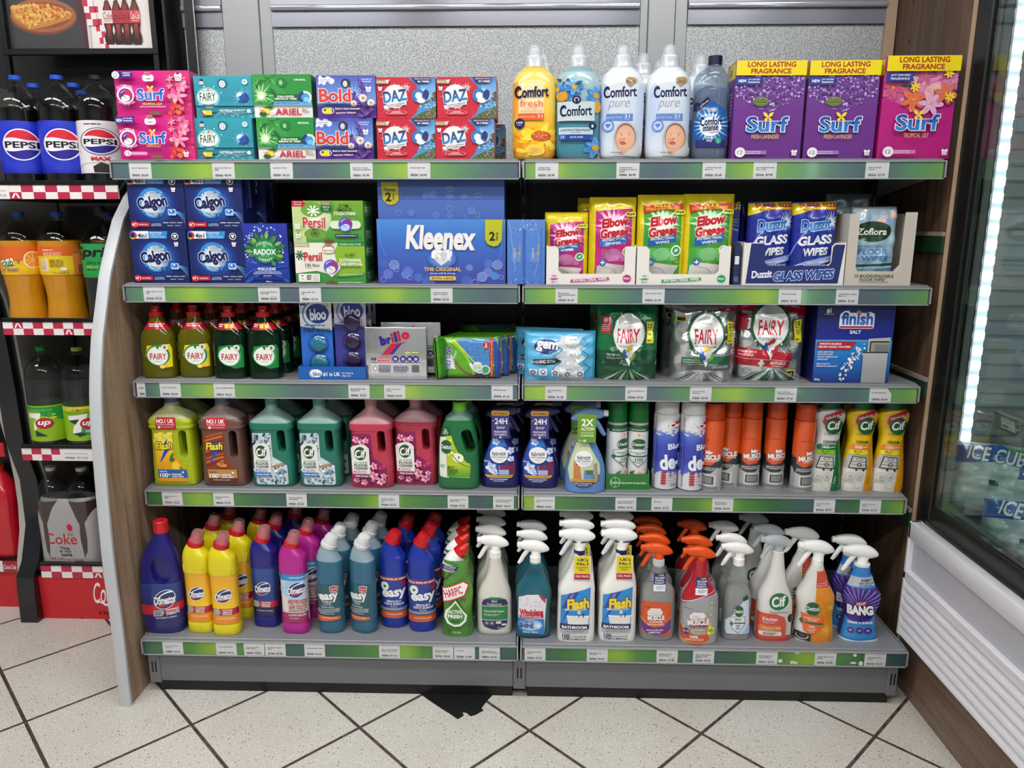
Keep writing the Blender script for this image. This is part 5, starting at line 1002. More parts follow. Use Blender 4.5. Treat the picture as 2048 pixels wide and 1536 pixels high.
A=Art((155,412,588,832),.141,.131); calgon(A); D=.095; S=Art((0,0,100,100),D*.98,.131*.98); S.rect(0,0,100,100,'0f1c58'); S.bars(45,8,60,60,12,'c8d0e4'); S.rect(20,8,40,60,'2a3a8a'); me=carton(.141,.131,D,'0f1c58',A,side=[(1,S),(-1,S)])
GC='navy water softener tablet boxes'
thing('tablet_box','navy washing machine tablet box with globe, lower left of four','tablet box',GC,me,-.904,.012+D/2,Z2,copies=[(-.759,.012+D/2,Z2,0,'navy washing machine tablet box with globe, lower right of four'),(-.900,.014+D/2,Z2+.1315,0,'navy washing machine tablet box with globe, upper left of four'),(-.757,.014+D/2,Z2+.1315,0,'navy washing machine tablet box with globe, upper right of four'),(-.745,.115+D/2,Z2,0,'navy tablet box behind the lower right one'),(-.735,.115+D/2,Z2+.1315,0,'navy tablet box behind the upper right one')])
A=Art((993,372,1345,835),.113,.147); A.grad(993,372,1345,835,['2436a0','1c2a8a','1a3ca0','123084'])
A.blobs(1010,380,1310,680,240,['e4f0fa','a8cce8','ffffff','7aa8dc'],2,7,seed=5,inside=lambda x,y:.8<((x-1165)/150)**2+((y-560)/145)**2<1.45 and y<690)
for k in range(16): a=R(-200+k*17); A.leaf(1165+85*math.cos(a),585+85*math.sin(a),1165+(135+20*(k%3))*math.cos(a),575+(125+25*(k%2))*math.sin(a),15,('4a8a3a','74b04a','2e6a34')[k%3])
A.curve((993,790),(1100,640),(1345,830),10,'2a50b8',w1=30); A.curve((1000,835),(1180,700),(1345,700),26,'2450b4',w1=8)
A.ell(1167,583,96,96,'157a3e',c2='2a9a50'); A.t('RADOX',1080,568,1252,612,'f4f8f4',b=.04); A.t('MINERAL',1105,508,1230,534,'c8e4c8',b=.01,arc=18); A.t('THERAPY',1112,642,1224,664,'d8ecd8',b=.01,arc=-14); A.ell(1165,545,14,12,'6ac07a'); A.t('EST 1908',1138,617,1196,627,'b8dcc0'); A.t('MUSCLE SOAK',1104,710,1246,734,'f0f4fa',b=.03); A.t('OUR BEST SELLING HERBAL BATH SALT',1078,740,1278,749,'dce4f4',b=.02); A.t('BLENDED WITH SOOTHING EXTRACTS OF THYME',1066,752,1288,761,'dce4f4',b=.02); A.t('BATH SALTS',1146,771,1206,780,'dce4f4',b=.01); A.rect(1058,786,1308,804,'1a2a78',r=9); A.t('400g e',1160,814,1208,828,'dce4f4',b=.01)
D=.05; me=carton(.113,.147,D,'182a84',A,side=[(1,sideart(D,.147,'14205a',[(20,8,80,20,'1a6a3c'),(20,30,80,50,'5a6aa8')]))])
thing('bath_salt_box','dark blue bath salts box with round green emblem','bath salt box','bath salts boxes',me,-.636,.012+D/2,Z2,copies=[(-.632,.07+D/2,Z2,0,'dark blue bath salts box behind the front one')])
def pers(A,k):
    oy=0
    if k==0:
        A.grad(1382,192,1925,515,['8ab830','6aa030','2a8a3a'],fn=lambda u,v:.2+v*.6+u*.2,n=8,m=8); A.ell(1560,330,120,130,'b8cf9a',c2='e8eed0'); A.rect(1382,192,1480,515,'bcd090'); A.ell(1540,260,90,60,'6aa03a'); A.ell(1555,450,88,46,'6a9a3a'); A.poly([(1382,192),(1470,192),(1490,215),(1470,238),(1382,236)],'b81c34'); A.t('Improved',1398,198,1460,210,'f8eaec',b=.02); A.t('Formula',1400,215,1456,227,'f8eaec',b=.02)
        for j in range(8): a=R(j*45+20); A.line([(1545,270),(1545+48*math.cos(a),270+44*math.sin(a))],7,'f4f8ee',w1=13)
        A.t('Persil',1462,318,1634,404,'c41e34',b=.03,out='f6f4ec',ow=.03); A.t('BIO',1532,408,1572,422,'2a3a1a',b=.02); A.t('3 IN 1',1520,430,1582,456,'1c3a1a',b=.03); A.t('CAPSULES',1522,462,1578,470,'1c3a1a'); A.rect(1605,195,1700,280,'5a8a3a',r=30); A.rect(1618,198,1675,228,'a09078',r=8); A.rect(1602,226,1692,276,'14603a',r=24); A.t('PRESS TO',1622,236,1672,248,'f0f6f0'); A.t('OPEN',1630,256,1664,266,'f0f6f0')
        A.t('1ST TIME',1742,218,1820,244,'143a1c',b=.03); A.t('REMOVAL OF',1730,250,1842,274,'143a1c',b=.03); A.t('TOUGH STAINS',1702,278,1870,304,'f4f4e8',b=.03); burst(A,1790,375,90,18,'cfe49a',4,seed=2); A.rect(1672,346,1908,408,'d8e0c8',r=30); A.cap(1790,375,54,'3a5ac0','8a2a8a','b8c8f0'); A.rect(1705,450,1884,474,'14264c',r=12); A.t('OUTSTANDING STAIN REMOVAL',1714,457,1872,467,'e8ecf4',b=.02); A.rect(1400,368,1442,412,'d8e4c0'); A.tshirt(1424,460,36,'15','b02838')
    else:
        A.rect(1395,523,1932,840,'e4e2d6'); A.poly([(1730,523),(1932,523),(1932,840),(1700,840),(1640,780),(1720,700),(1700,600)],'84b02c'); A.poly([(1395,760),(1560,740),(1700,780),(1932,760),(1932,840),(1395,840)],'3a8a3c'); A.poly([(1730,523),(1932,523),(1932,548),(1735,548)],'1a7a4a'); A.t('POWERFUL CLEAN 1ST TIME',1745,529,1905,541,'e4f2e8',b=.02); A.rect(1395,525,1512,555,'b8a684'); A.t('PLASTIC FREE BOX',1402,533,1496,547,'f4ecdc',b=.01)
        for j in range(8): a=R(j*45+20); A.line([(1435,620),(1435+34*math.cos(a),620+38*math.sin(a))],5,'2a5a2c',w1=11)
        A.t('Persil',1468,596,1604,664,'c41e34',b=.03); A.t('3 IN 1',1470,682,1530,708,'1c1c20',b=.02); A.t('bio',1536,682,1584,708,'2a2a2e'); A.t('CAPSULES',1470,712,1524,720,'303030'); A.rect(1610,540,1706,606,'a89878',r=28); A.rect(1616,556,1698,602,'ece8dc',r=22); A.t('PRESS TO OPEN',1624,576,1690,592,'28282c',b=.02); A.rect(1634,528,1684,550,'9a7a5a',r=8); A.star(1675,715,55,75,4,'dcd8cc'); A.cap(1672,708,56,'4a5ac8','9a2a80','e0dcd8')
        A.t('ALL NEW',1780,606,1858,626,'1c3a1a',b=.03); A.t('OUTSTANDING',1738,644,1904,670,'f4f4e4',b=.04); A.t('STAIN REMOVAL',1728,674,1918,700,'f4f4e4',b=.04); A.t('EVEN IN COLD WASHES',1744,708,1900,721,'1c3a1a',b=.02); A.curve((1700,770),(1800,790),(1932,745),14,'5a9a38',w1=6); A.t('for FASTEST dissolving formula',1740,762,1914,778,'e8f0d8',rot=3); A.rect(1420,762,1584,826,'e4e2d8',r=8); A.tshirt(1450,796,40,'15','b02838'); A.bars(1484,774,1520,814,3,'202020'); A.rect(1532,770,1574,816,'d0cec4'); A.bars(1725,826,1920,836,1,'d8e8c0')
    A.ell(1660 if k==0 else 1672,(515 if k==0 else 840),44,26,'6a4a2c')
for k in (0,1):
    fr=((1382,192,1928,515),(1395,523,1936,840))[k]; A=Art(fr,.176,.1005); pers(A,k); D=.1; c='4a9038' if k==0 else '3a8440'
    S=Art((0,0,100,100),D*.98,.1*.98); S.rect(0,0,100,100,c); S.rect(8,8,92,30,'7ab060'); S.bars(12,12,88,26,2,'e8f0e0'); S.rect(20,36,80,66,'26603a'); S.bars(14,72,86,92,4,'c8dcc0')
    me=carton(.176,.1005,D,c,A,side=[(1,S),(-1,S)])
    if k==0: thing('laundry_box','green laundry capsule box about tough stains, on top of the pale one','laundry box','green laundry capsule boxes',me,-.476,.012+D/2,Z2+.101)
    else: thing('laundry_box','cream and green laundry capsule box, bottom of its stack','laundry box','green laundry capsule boxes',me,-.475,.01+D/2,Z2)
# ---- tissue packs
def bokeh(A,x0,y0,x1,y1,n,seed,ring=True):
    rd=random.Random(seed)
    for k in range(n):
        x,y,r=rd.uniform(x0+50,x1-50),rd.uniform(y0+40,y1-30),rd.uniform(18,55); A.ell(x,y,r,r,rd.choice(('5a76c4','6a80cc','4a66bc','7a8ace')),n=24)
        if ring and k%3==0: A.ring(x,y,r,3,'a8b4e0',n=24)
A=Art((92,540,1482,1272),.317,.158); A.grad(92,540,1482,1272,['4a86d0','3a6cc0','3a58ae','40489c'],n=10)
def cl(A,L):
    for x,y,r,c in L: A.ell(x,y,r,r,c); 
cl(A,((270,1055,55,'6a82c8'),(200,1160,55,'5a72c0'),(420,1130,55,'5470c2'),(395,1165,50,'5c78c8'),(530,1200,50,'4a66bc'),(160,1040,50,'4460b4'),(1090,1085,38,'6a7cc4'),(1300,1040,50,'4a6ec4'),(1290,1140,55,'6a78c0'),(1228,1190,55,'6a86cc'),(1365,1180,45,'4a80d0'),(1395,1052,52,'7480c4'),(1060,1240,60,'4462b8'),(640,1250,70,'3f64b8')))
for x,y,r in ((270,1055,54),(150,1222,30),(435,1198,28),(1436,1190,26),(1150,1250,36),(1395,1052,54),(1228,1190,54),(290,1100,34)): A.ring(x,y,r,4,'a4b4e0')
A.t('Kleenex',405,615,1160,882,'e9e6e4',b=.05,sh=.12,rot=-1,out='e9e6e4',ow=.02); A.ell(795,985,160,105,'3b62b0',c2='7ab0ea'); A.ell(740,930,60,54,'dfe0e0'); A.ell(845,935,60,54,'e6e6e6'); A.poly([(684,950),(903,950),(850,1015),(785,1062),(730,1010)],'dcdcdc'); A.blobs(700,900,890,1000,30,['eeeeee','c8c8cc','d8d8da'],12,26,seed=2,inside=lambda x,y:y<1000)
A.t('THE ORIGINAL',596,1080,1002,1124,'e6bc5a',b=.03); A.t('always soft & strong',660,1138,934,1164,'d4ddf0',b=.01); A.rect(654,1182,944,1230,'e8bc50',r=24); A.t('EXTRA LARGE',680,1193,918,1219,'3a3c40',b=.04)
A.poly([(1265,548),(1454,548),(1440,780),(1400,835),(1355,845),(1290,820),(1262,760)],'b8b81c'); A.t('2',1308,680,1370,782,'14141a',b=.06); A.t('PACK',1345,716,1440,742,'14141a',b=.05,rot=90)
A.line([(120,600),(130,800),(185,950)],4,'7aa8e4'); A.line([(1468,560),(1430,920),(1395,1075)],4,'6a94dc')
D=.12; S=sideart(D,.158,'3c62b4'); me=carton(.317,.158,D,'3c62b4',A,side=[(1,S),(-1,S)],bv=.003)
thing('tissue_pack','large blue twin pack of tissues standing on edge with white heart','tissue pack','blue twin packs of tissues',me,-.198,.012+D/2,Z2)
A=Art((98,118,1475,535),.312,.093); A.grad(98,118,1475,322,['3f5a9c','4a68b0']); A.grad(98,326,1475,535,['4a6ab4','4868b0']); A.rect(98,322,1475,327,'2a3a74')
for x,y,r in ((700,325-50,44),(880,290,46),(1040,325-30,40),(620,285,40)): A.ell(x,y,r,min(r,322-y) if y+r>322 else r,'5a78c0')
for x,y,r in ((730,515-20,44),(880,500,34),(1040,515-10,20),(460,470,40),(1120,450,45)): A.ell(x,y,r,min(r,533-y),'5a78c0')
for x,y,r in ((888,215,30),(1190,282,26),(335,270,22),(884,425,32),(320,472,27),(1183,492,26)): A.ring(x,y,r,3,'b8b088')
A.poly([(140,140),(325,140),(330,330),(300,370),(250,388),(200,378),(155,330)],'b0a820'); A.t('Kleenex',168,200,300,240,'14141a',b=.04,rot=-2); A.t('2',185,252,248,348,'14141a',b=.06); A.t('PACK',238,286,304,304,'14141a',b=.04,rot=90); A.t('Simple',138,152,262,180,'d8c830',sh=.2,rot=-3)
D=.14; me=carton(.312,.093,D,'4260a4',A,side=[(1,sideart(D,.093,'33508e'))],bv=.003)
thing('tissue_pack','blue twin pack of tissues lying flat on top of the standing pack','tissue pack','blue twin packs of tissues',me,-.199,.03+D/2,Z2+.1585)
A=Art((1502,540,1915,1272),.093,.157); A.grad(1502,540,1915,1272,['5a84cc','4d7cc8','4a74c4']); A.rect(1670,640,1705,1272,'3560b0'); A.rect(1870,640,1880,1272,'3c68b8')
for x in (1600,1800):
    A.ring(x-45,1155,34,3,'7a9ad8'); A.ring(x-30,660,30,3,'8ea8dc'); A.ell(x-10,960,46,70,'6288d0'); A.t('always soft',x-75,900,x+45,930,'dfe0a0',rot=90); A.ell(x+38,918,10,20,'c8b040'); A.t('EXTRA LARGE',x-60,905,x+140,925,'d8b848',rot=90)
A.blobs(1640,545,1830,660,70,['9cb4e0','d4e2f6','6a90d4','ffffff'],4,14,seed=3,el=.2); A.curve((1520,560),(1560,800),(1590,1120),4,'a8c4ec'); A.curve((1830,680),(1890,850),(1800,1180),4,'8ab0e8'); A.blobs(1530,1195,1880,1260,30,['9cbcec','6a98dc','c8dcf6'],4,18,seed=4,el=.2)
D=.2; me=carton(.093,.157,D,'4a74c0',A,bv=.003)
thing('tissue_pack','blue film-wrapped tissue twin pack turned end on at the bay joint','tissue pack','blue twin packs of tissues',me,.011,.012+D/2,Z2)
# ---- wipes in trays
def tray(W,H,D,front,base='e6e2dc',art=None,side_h=None,mt=None):
    """open cardboard tray: front panel outline cut down in the middle, sides, back and bottom"""
    m=mt or PR; t=.0022; mb=MB().prism(front,-D/2,-D/2+t,m).box(-W/2,W/2,-D/2+t,D/2,0,t,m)
    sh=side_h or H
    for s in (-1,1): mb.box(s*W/2-(t if s>0 else 0),s*W/2+(t if s<0 else 0),-D/2+t,D/2-t,t,sh,m)
    mb.box(-W/2,W/2,D/2-t,D/2,t,sh,m)
    if art: art.apply(mb,flat(-D/2),m)
    return meshof('tray',mb,30,base=base)
def ufront(W,H,lip,lw,rw,r=.008):
    x0,x1=-W/2+lw,W/2-rw; p=[(-W/2,0),(W/2,0),(W/2,H),(x1+r,H)]
    p+=[(x1,H-r),(x1,lip+r),(x1-r,lip),(x0+r,lip),(x0,lip+r),(x0,H-r),(x0-r,H),(-W/2,H)]; return p
def eg(A,c,k,kills):
    x0,y0,x1,y1=A.fr; w=x1-x0;h=y1-y0; X=lambda u:x0+u*w; Y=lambda v:y0+v*h
    A.rect(x0,y0,x1,y1,'dcc81c'); A.poly([(X(.12),Y(.16)),(X(.9),Y(.13)),(X(.9),y1),(X(.12),y1)],c[0]); A.grad(X(.14),Y(.17),X(.88),Y(.6),[c[0],c[1]],n=5)
    burst(A,X(.5),Y(.32),w*.48,26,'f2e6ee',w*.02,seed=5); A.star(X(.5),Y(.33),w*.22,w*.40,16,c[2],ry=.9,seed=2,c2='ffffff')
    A.t('Elbow',X(.24),Y(.235),X(.82),Y(.345),'c4182c',b=.09,sh=.15,out='f4ecec',ow=.05,rot=7); A.t('Grease',X(.22),Y(.355),X(.82),Y(.465),'c4182c',b=.09,sh=.15,out='f4ecec',ow=.05,rot=7)
    A.poly([(X(.22),Y(.50)),(X(.80),Y(.445)),(X(.78),Y(.53)),(X(.23),Y(.585))],'1f5fae'); A.t('ANTIBACTERIAL',X(.26),Y(.475),X(.76),Y(.505),'eef4fa',b=.02,rot=5); A.t('WIPES',X(.36),Y(.52),X(.66),Y(.55),'eef4fa',b=.03,rot=5)
    for j in range(4): A.rect(X(.25+.14*j),Y(.60+.03*(j%2)),X(.37+.14*j),Y(.75),(c[3],c[4])[j%2])
    A.ell(X(.5),Y(.67),w*.18,w*.12,c[4]); A.ell(X(.80),Y(.63),w*.1,w*.1,'eaf2ea'); A.ell(X(.80),Y(.63),w*.075,w*.075,'3a9a58'); A.leaf(X(.76),Y(.645),X(.84),Y(.61),w*.025,'c8ecc8')
    A.poly([(X(.16),Y(.80)),(X(.32),Y(.765)),(X(.86),Y(.80)),(X(.66),y1),(X(.12),y1)],'d8d2d0'); A.curve((X(.3),Y(.82)),(X(.65),Y(.82)),(X(.58),Y(.98)),w*.02,'b4aeae'); A.ell(X(.28),Y(.76),w*.075,w*.075,'2a6ab0'); A.rect(X(.23),Y(.755),X(.33),Y(.768),'f4f8fc'); A.rect(X(.27),Y(.735),X(.29),Y(.787),'f4f8fc')
    if kills: A.poly([(X(.10),Y(.12)),(X(.92),Y(.10)),(X(.92),Y(.19)),(X(.5),Y(.165)),(X(.12),Y(.21))],'c43a24'); A.t('KILLS',X(.32),Y(.115),X(.66),Y(.14),'ecd83a',b=.05); A.t('COLD & FLU VIRUSES',X(.16),Y(.145),X(.84),Y(.17),'ecd83a',b=.03,rot=2)
    A.rect(X(.74),Y(.17),X(.96),Y(.225),'ece85a',r=4); A.t('80pk',X(.76),Y(.178),X(.94),Y(.215),'1c1c20',b=.04)
PK=('c42a82','b01c6e','f0b8d8','b04a8a','c070a4'); GN=('4aa43a','3a9430','c8ecb0','5aae58','7ac07c')
w,h,d=.104,.17,.05
def egm(name,w,h,c,kl,seed):
    A=Art((0,0,100,165),w,h); eg(A,c,seed,kl); return bag_mesh(name,w,h,d,seed,A,mt=PRG,base='d4c01c',wr=.005,bot=None,exp=4,edge=.008)
GW='antibacterial wipes packs'
pm_=egm('wipes_pack',.108,.172,PK,False,3); thing('wipes_pack','pink and yellow wipes pack, shorter one at left of first tray','wipes pack',GW,pm_,.112,.066,Z2+.003,-.03)
pm2=egm('wipes_pack',.116,.208,PK,False,5); thing('wipes_pack','pink and yellow wipes pack, taller one at right of first tray','wipes pack',GW,pm2,.226,.062,Z2+.003,.03,copies=[(.20,.125,Z2+.003,0,'pink and yellow wipes pack behind in the first tray')])
pm3=egm('wipes_pack',.118,.214,GN,True,7); thing('wipes_pack','green and yellow wipes pack, left one in second tray','wipes pack',GW,pm3,.346,.062,Z2+.003,.02,copies=[(.36,.13,Z2+.003,0,'green and yellow wipes pack behind in the second tray')])
pm4=egm('wipes_pack',.124,.216,GN,True,9); thing('wipes_pack','green and yellow wipes pack, right one in second tray','wipes pack',GW,pm4,.462,.062,Z2+.003,-.02,copies=[(.47,.13,Z2+.003,0,'green and yellow wipes pack behind the right one')])
D=.16
for nm,x,W,fr,c,ly in (('first',.171,.219,(150,645,1040,1020),'b82a7a',0),('second',.398,.228,(1045,645,1950,1020),'1f9a4a',1)):
    A=Art(fr,W,.093); x0,_,x1,_=fr; A.star(x0+75,965,26,58,14,c,seed=3); A.t('Elbow',x0+35,935,x0+120,960,'f4e8f0' ,b=.05,rot=5) ; A.t('Grease',x0+30,968,x0+125,992,'f4e8f0',b=.05,rot=5); A.poly([(x0+250,970),(x0+625,945),(x0+632,975),(x0+600,985),(x0+240,1002)],c); A.t('ANTIBACTERIAL WIPES',x0+262,956,x0+612,988,'f4eef2',b=.03,sh=.15,rot=2.5); A.ell(x1-82 if 0 else x0+(808 if ly==0 else 825),960,42,38,c); cx=x0+(808 if ly==0 else 825); A.t('80pk',cx-34,948,cx+34,974,'f4eef2',b=.03)
    me=tray(W,.093,D,ufront(W,.093,.026,.030,.027),art=A,side_h=.095); thing('display_tray','white cardboard tray holding the %s wipes packs'%('pink' if ly==0 else 'green'),'display tray','cardboard trays of wipes',me,x,.012+D/2,Z2)
# blue glass wipes
def dz(A,crk):
    x0,y0,x1,y1=0,0,100,175; A.grad(0,0,100,175,['1f2f98','1c2a8e','22409c']); A.poly([(0,4),(100,0),(100,17),(40,17),(0,30)],'dcc81c'); A.t('SUPER SIZE',12,3,96,13,'a81c28',b=.05,rot=1); A.t('BIGGER & STRONGER',20,15,94,20,'a81c28',b=.02,rot=1); burst(A,84,44,26,22,'dfe8fa',2.4,seed=3)
    A.t('Duzzit',16,36,84,62,b=.07,out='eef4fc',ow=.05,rot=6,sh=.1,cols=('1c4aa8','4a9ae0')); A.t('GLASS',12,72,88,92,'eef0f4',b=.07,sh=.12,rot=5); A.t('WIPES',24,98,80,115,'eef0f4',b=.07,sh=.12,rot=4); A.curve((0,118),(14,70),(30,66),2,'8a9ae0'); A.poly([(0,140),(30,128),(100,112),(100,124),(0,152)],'9aa6d8'); A.t('Gives a sparkle',36,126,84,132,'eef2fa',b=.02,rot=6); A.t('to windows & mirrors',32,134,86,140,'eef2fa',b=.02,rot=6)
    A.rect(44,150,96,175,'7ab0e0'); 
    for x in (46,64,82): A.poly([(x,152),(x+12,150),(x+12,174),(x,174)],'2a6ab8')
    A.ell(22,150,17,16,'3440a0'); A.ring(22,150,17,2,'c8d0f0'); A.ell(24,154,7,8,'dfe4f0'); A.blobs(36,160,60,174,8,['ecebe8','d8d6d2'],4,7,seed=2)
A=Art((0,0,100,175),.108,.198); dz(A,0); me=bag_mesh('wipes_pack',.108,.198,.055,11,A,mt=PRG,base='1c2a8e',wr=.006,bot=None,exp=4,edge=.008)
GB='blue glass wipes packs'
thing('wipes_pack','blue glass wipes pack with yellow top, left one in navy tray','wipes pack',GB,me,.614,.066,Z2+.003,.05,copies=[(.721,.062,Z2+.003,0,'blue glass wipes pack with yellow top, right one in navy tray'),(.63,.12,Z2+.003,0,'blue glass wipes pack, behind in the navy tray'),(.536,.14,Z2+.003,-1.3,'blue glass wipes pack turned sideways left of navy tray')])
W,H=.246,.102; A=Art((185,535,1050,895),W,H); A.poly([(245,540),(350,540),(370,560),(370,700),(400,728),(915,728),(935,700),(940,570),(960,548),(1040,548),(1005,880),(215,882)],'1c2c6a')
A.t('Duzzit',262,770,438,834,'e8ecf4',b=.06,sh=.1,rot=3); A.t('GLASS WIPES',452,768,968,850,'2a4aa0',b=.07,out='e4e8f0',ow=.07,sh=.2,rot=3)
me=tray(W,H,D,ufront(W,H,.047,.052,.034),art=A,side_h=.104); thing('display_tray','navy and white cardboard tray holding blue glass wipes','display tray','cardboard trays of wipes',me,.666,.012+D/2,Z2)
A=Art((0,0,100,100),.14,.1); A.rect(0,0,100,100,'16224e'); A.rect(20,20,80,45,'d8dce4'); A.bars(24,24,76,42,5,'30384e'); A.t('PES',25,60,75,80,'8a96c8',b=.02)
mb=MB().box(-.007,.007,-.075,.075,0,.102,PR); A.apply(mb,lambda x,z:((-.0072,-x,z),(-1,0,0)),PR); A2=Art((0,0,100,100),.013,.1); A2.rect(0,0,100,100,'1a2858'); A2.rect(10,30,90,50,'d8dce4'); A2.rect(10,80,90,92,'5a6698'); A2.apply(mb,flat(-.075),PR)
thing('display_tray','narrow navy tray edge left of the glass wipes tray','display tray','cardboard trays of wipes',meshof('tray',mb,0,base='16224e'),.5285,.09,Z2)
# floor wipes in tall tray
A=Art((0,0,100,180),.104,.186); A.grad(0,0,100,180,['8a989e','a8c4d4','9cc0dc','b0cce0'],n=6); A.blobs(20,18,90,40,16,['d8a898','e8c8bc','8ab0d8'],4,10,seed=2); A.ell(42,58,44,24,'1f3a24'); A.t('Zoflora',6,50,74,66,'eef2ec',b=.04); A.t('ANTIBACTERIAL',12,90,76,95,'4a80a8'); A.t('FLOOR',14,98,80,112,'3a78b0',b=.02); A.t('WIPES',20,115,82,126,'3a78b0',b=.02); A.poly([(0,136),(100,131),(100,137),(0,142)],'1f4a3a'); A.t('LIFTS DIRT & CUTS THROUGH GREASE',4,144,98,149,'304050',b=.02,rot=2); A.t('KILLS 99.9%',20,153,66,160,'304a4a',b=.04); A.ell(12,156,7,7,'3a7a4a'); A.poly([(0,166),(60,168),(100,160),(100,168),(60,175),(0,174)],'2a80c8')
me=bag_mesh('wipes_pack',.108,.186,.05,13,A,mt=PRG,base='a4bccc',wr=.007,bot=None,exp=4,edge=.008)
thing('wipes_pack','pale blue floor wipes pack leaning in tall white tray','wipes pack','floor wipes packs',me,.868,.062,Z2+.003,0,copies=[(.85,.12,Z2+.003,0,'silver-blue floor wipes pack behind the leaning one')])
me2=bag_mesh('wipes_pack',.116,.22,.03,17,None,mt=PRF,base='8a9298',wr=.006,bot=None,exp=5,edge=.006)
thing('wipes_pack','plain silver floor wipes pack sticking up behind the tall tray','wipes pack','floor wipes packs',me2,.842,.155,Z2+.003)
W,H=.16,.175; A=Art((1045,270,1680,895),W,H); A.t('15 BIODEGRADABLE',1142,800,1514,828,'3a4030',b=.04); A.t('FLOOR WIPES*',1190,832,1448,858,'3a4030',b=.04); A.t('*IN ACTIVE LANDFILL CONDITIONS',1182,862,1468,873,'3a4030',b=.02)
fp=[(-W/2,0),(W/2,0),(W/2,H),(W/2-.028,H),(W/2-.031,.05),(W/2-.045,.034),(-W/2+.03,.034),(-W/2+.024,.045),(-W/2+.024,H-.004),(-W/2,H-.004)]
me=tray(W,H,D,fp,art=A,side_h=.172,base='c9c0b6'); thing('display_tray','tall white cardboard tray of floor wipes at right end','display tray','cardboard trays of wipes',me,.872,.012+D/2,Z2)
# ================================================================= third shelf
Z3=ZS[2]
FB=rg([(0,41,27,0,2.8),(3,43,29,0,2.8),(20,44,30,0,2.7),(50,43,29,0,2.6),(80,44,30,0,2.5),(105,43,29,0,2.4),(120,38,26,1,2.3),(133,29,22,2,2.2),(146,21,18,1,2),(156,17,16),(160,15,15)])
def fairy(name,liq,liq2,txt,g,x,y,label,copies,lemon,tint):
    face(x+.04); LM=clearmat('dish_liquid_'+liq,tint,dens=.45,dcol=liq,rough=.06); b=MB().loft(FB,LM,44,cap=(1,0)); b.loft([(z+.003,a*.93,b_*.93,cx,0,n) for z,a,b_,cx,cy,n,t in FB if z<.125],mat('dish_'+liq2,liq2,.25),36)
    A=Art((0,0,100,100),.068,.062,.028); A.poly([(8,6),(92,0),(100,20),(98,96),(60,100),(20,80),(0,50)],'e6cf1e' if lemon else '1a7a3a'); A.ell(46,46,44,45,'1f8a3c' if lemon else '2a9a4a'); A.ell(44,48,38,39,'ecefe9'); A.t('FAIRY',15,38,76,64,'b81c30',b=.03); A.t(txt,32,70,58,74,'5a7a5a'); A.leaf(42,2,48,22,5,'2a7a2a'); A.ell(72,14,13,13,'e4e8de'); A.ell(72,13,5,7,'6a7a50')
    if lemon: A.ell(58,94,10,8,'f0d060'); A.ell(72,92,8,6,'e0b83a')
    L=[('label',sleeve(FB,.028,.092,A,full=False,m=PRG,extra=.001))]
    A=Art((0,0,100,40),.052,.017,.128); A.rect(-60,0,160,40,'b0182c'); A.bars(14,8,86,30,2,'f0dfe0') if lemon else (A.rect(30,8,48,32,'e8d030'),A.rect(54,8,72,32,'e8d030'),A.bars(5,8,26,30,2,'f0dfe0'))
    nk=sleeve(FB,.127,.145,A,base='b0182c',m=PRG,step=.008)
    c=MB().loft([(.159,.0175,.0165),(.17,.0175,.0165),(.1705,.0115,.0115),(.18,.0105,.0105),(.181,.0125,.009),(.186,.0125,.009),(.187,.011,.008)],plas('b3141f',.3),28).mesh('cap',40)
    thing('dish_soap_bottle',label,'dish soap bottle',g,[('bottle',b.mesh('bottle',50))]+L+[('neck_band',nk),('cap',c)],x,y+.03,Z3,.0,copies=[(cx,cy+.03,Z3,0,l) for cx,cy,l in copies])
ye=[]; 
fairy('y','7c7810','6a6608','LEMON','yellow dish soap bottles with red caps',-.945,.013,'yellow dish soap bottle with lemon label, leftmost at the front',[(-.853,.026,'yellow dish soap bottle with lemon label, second from the left at the front')]+[(-.932+.09*c+.004*r,.02+.075*r,'yellow dish soap bottle, %s behind the %s front one'%(('first','second','third')[r-1],('left','right')[c])) for c in (0,1) for r in (1,2,3)],True,'a09a30')
fairy('g','073018','041f0e','ORIGINAL','green dish soap bottles with red caps',-.756,.013,'dark green dish soap bottle, left of the two at the front',[(-.666,.014,'dark green dish soap bottle, right of the two at the front')]+[(-.756+.09*c+.004*r,.015+.075*r,'dark green dish soap bottle, %s behind the %s front one'%(('first','second','third')[r-1],('left','right')[c])) for c in (0,1) for r in (1,2,3)],False,'145030')
TURN[0]=0.0
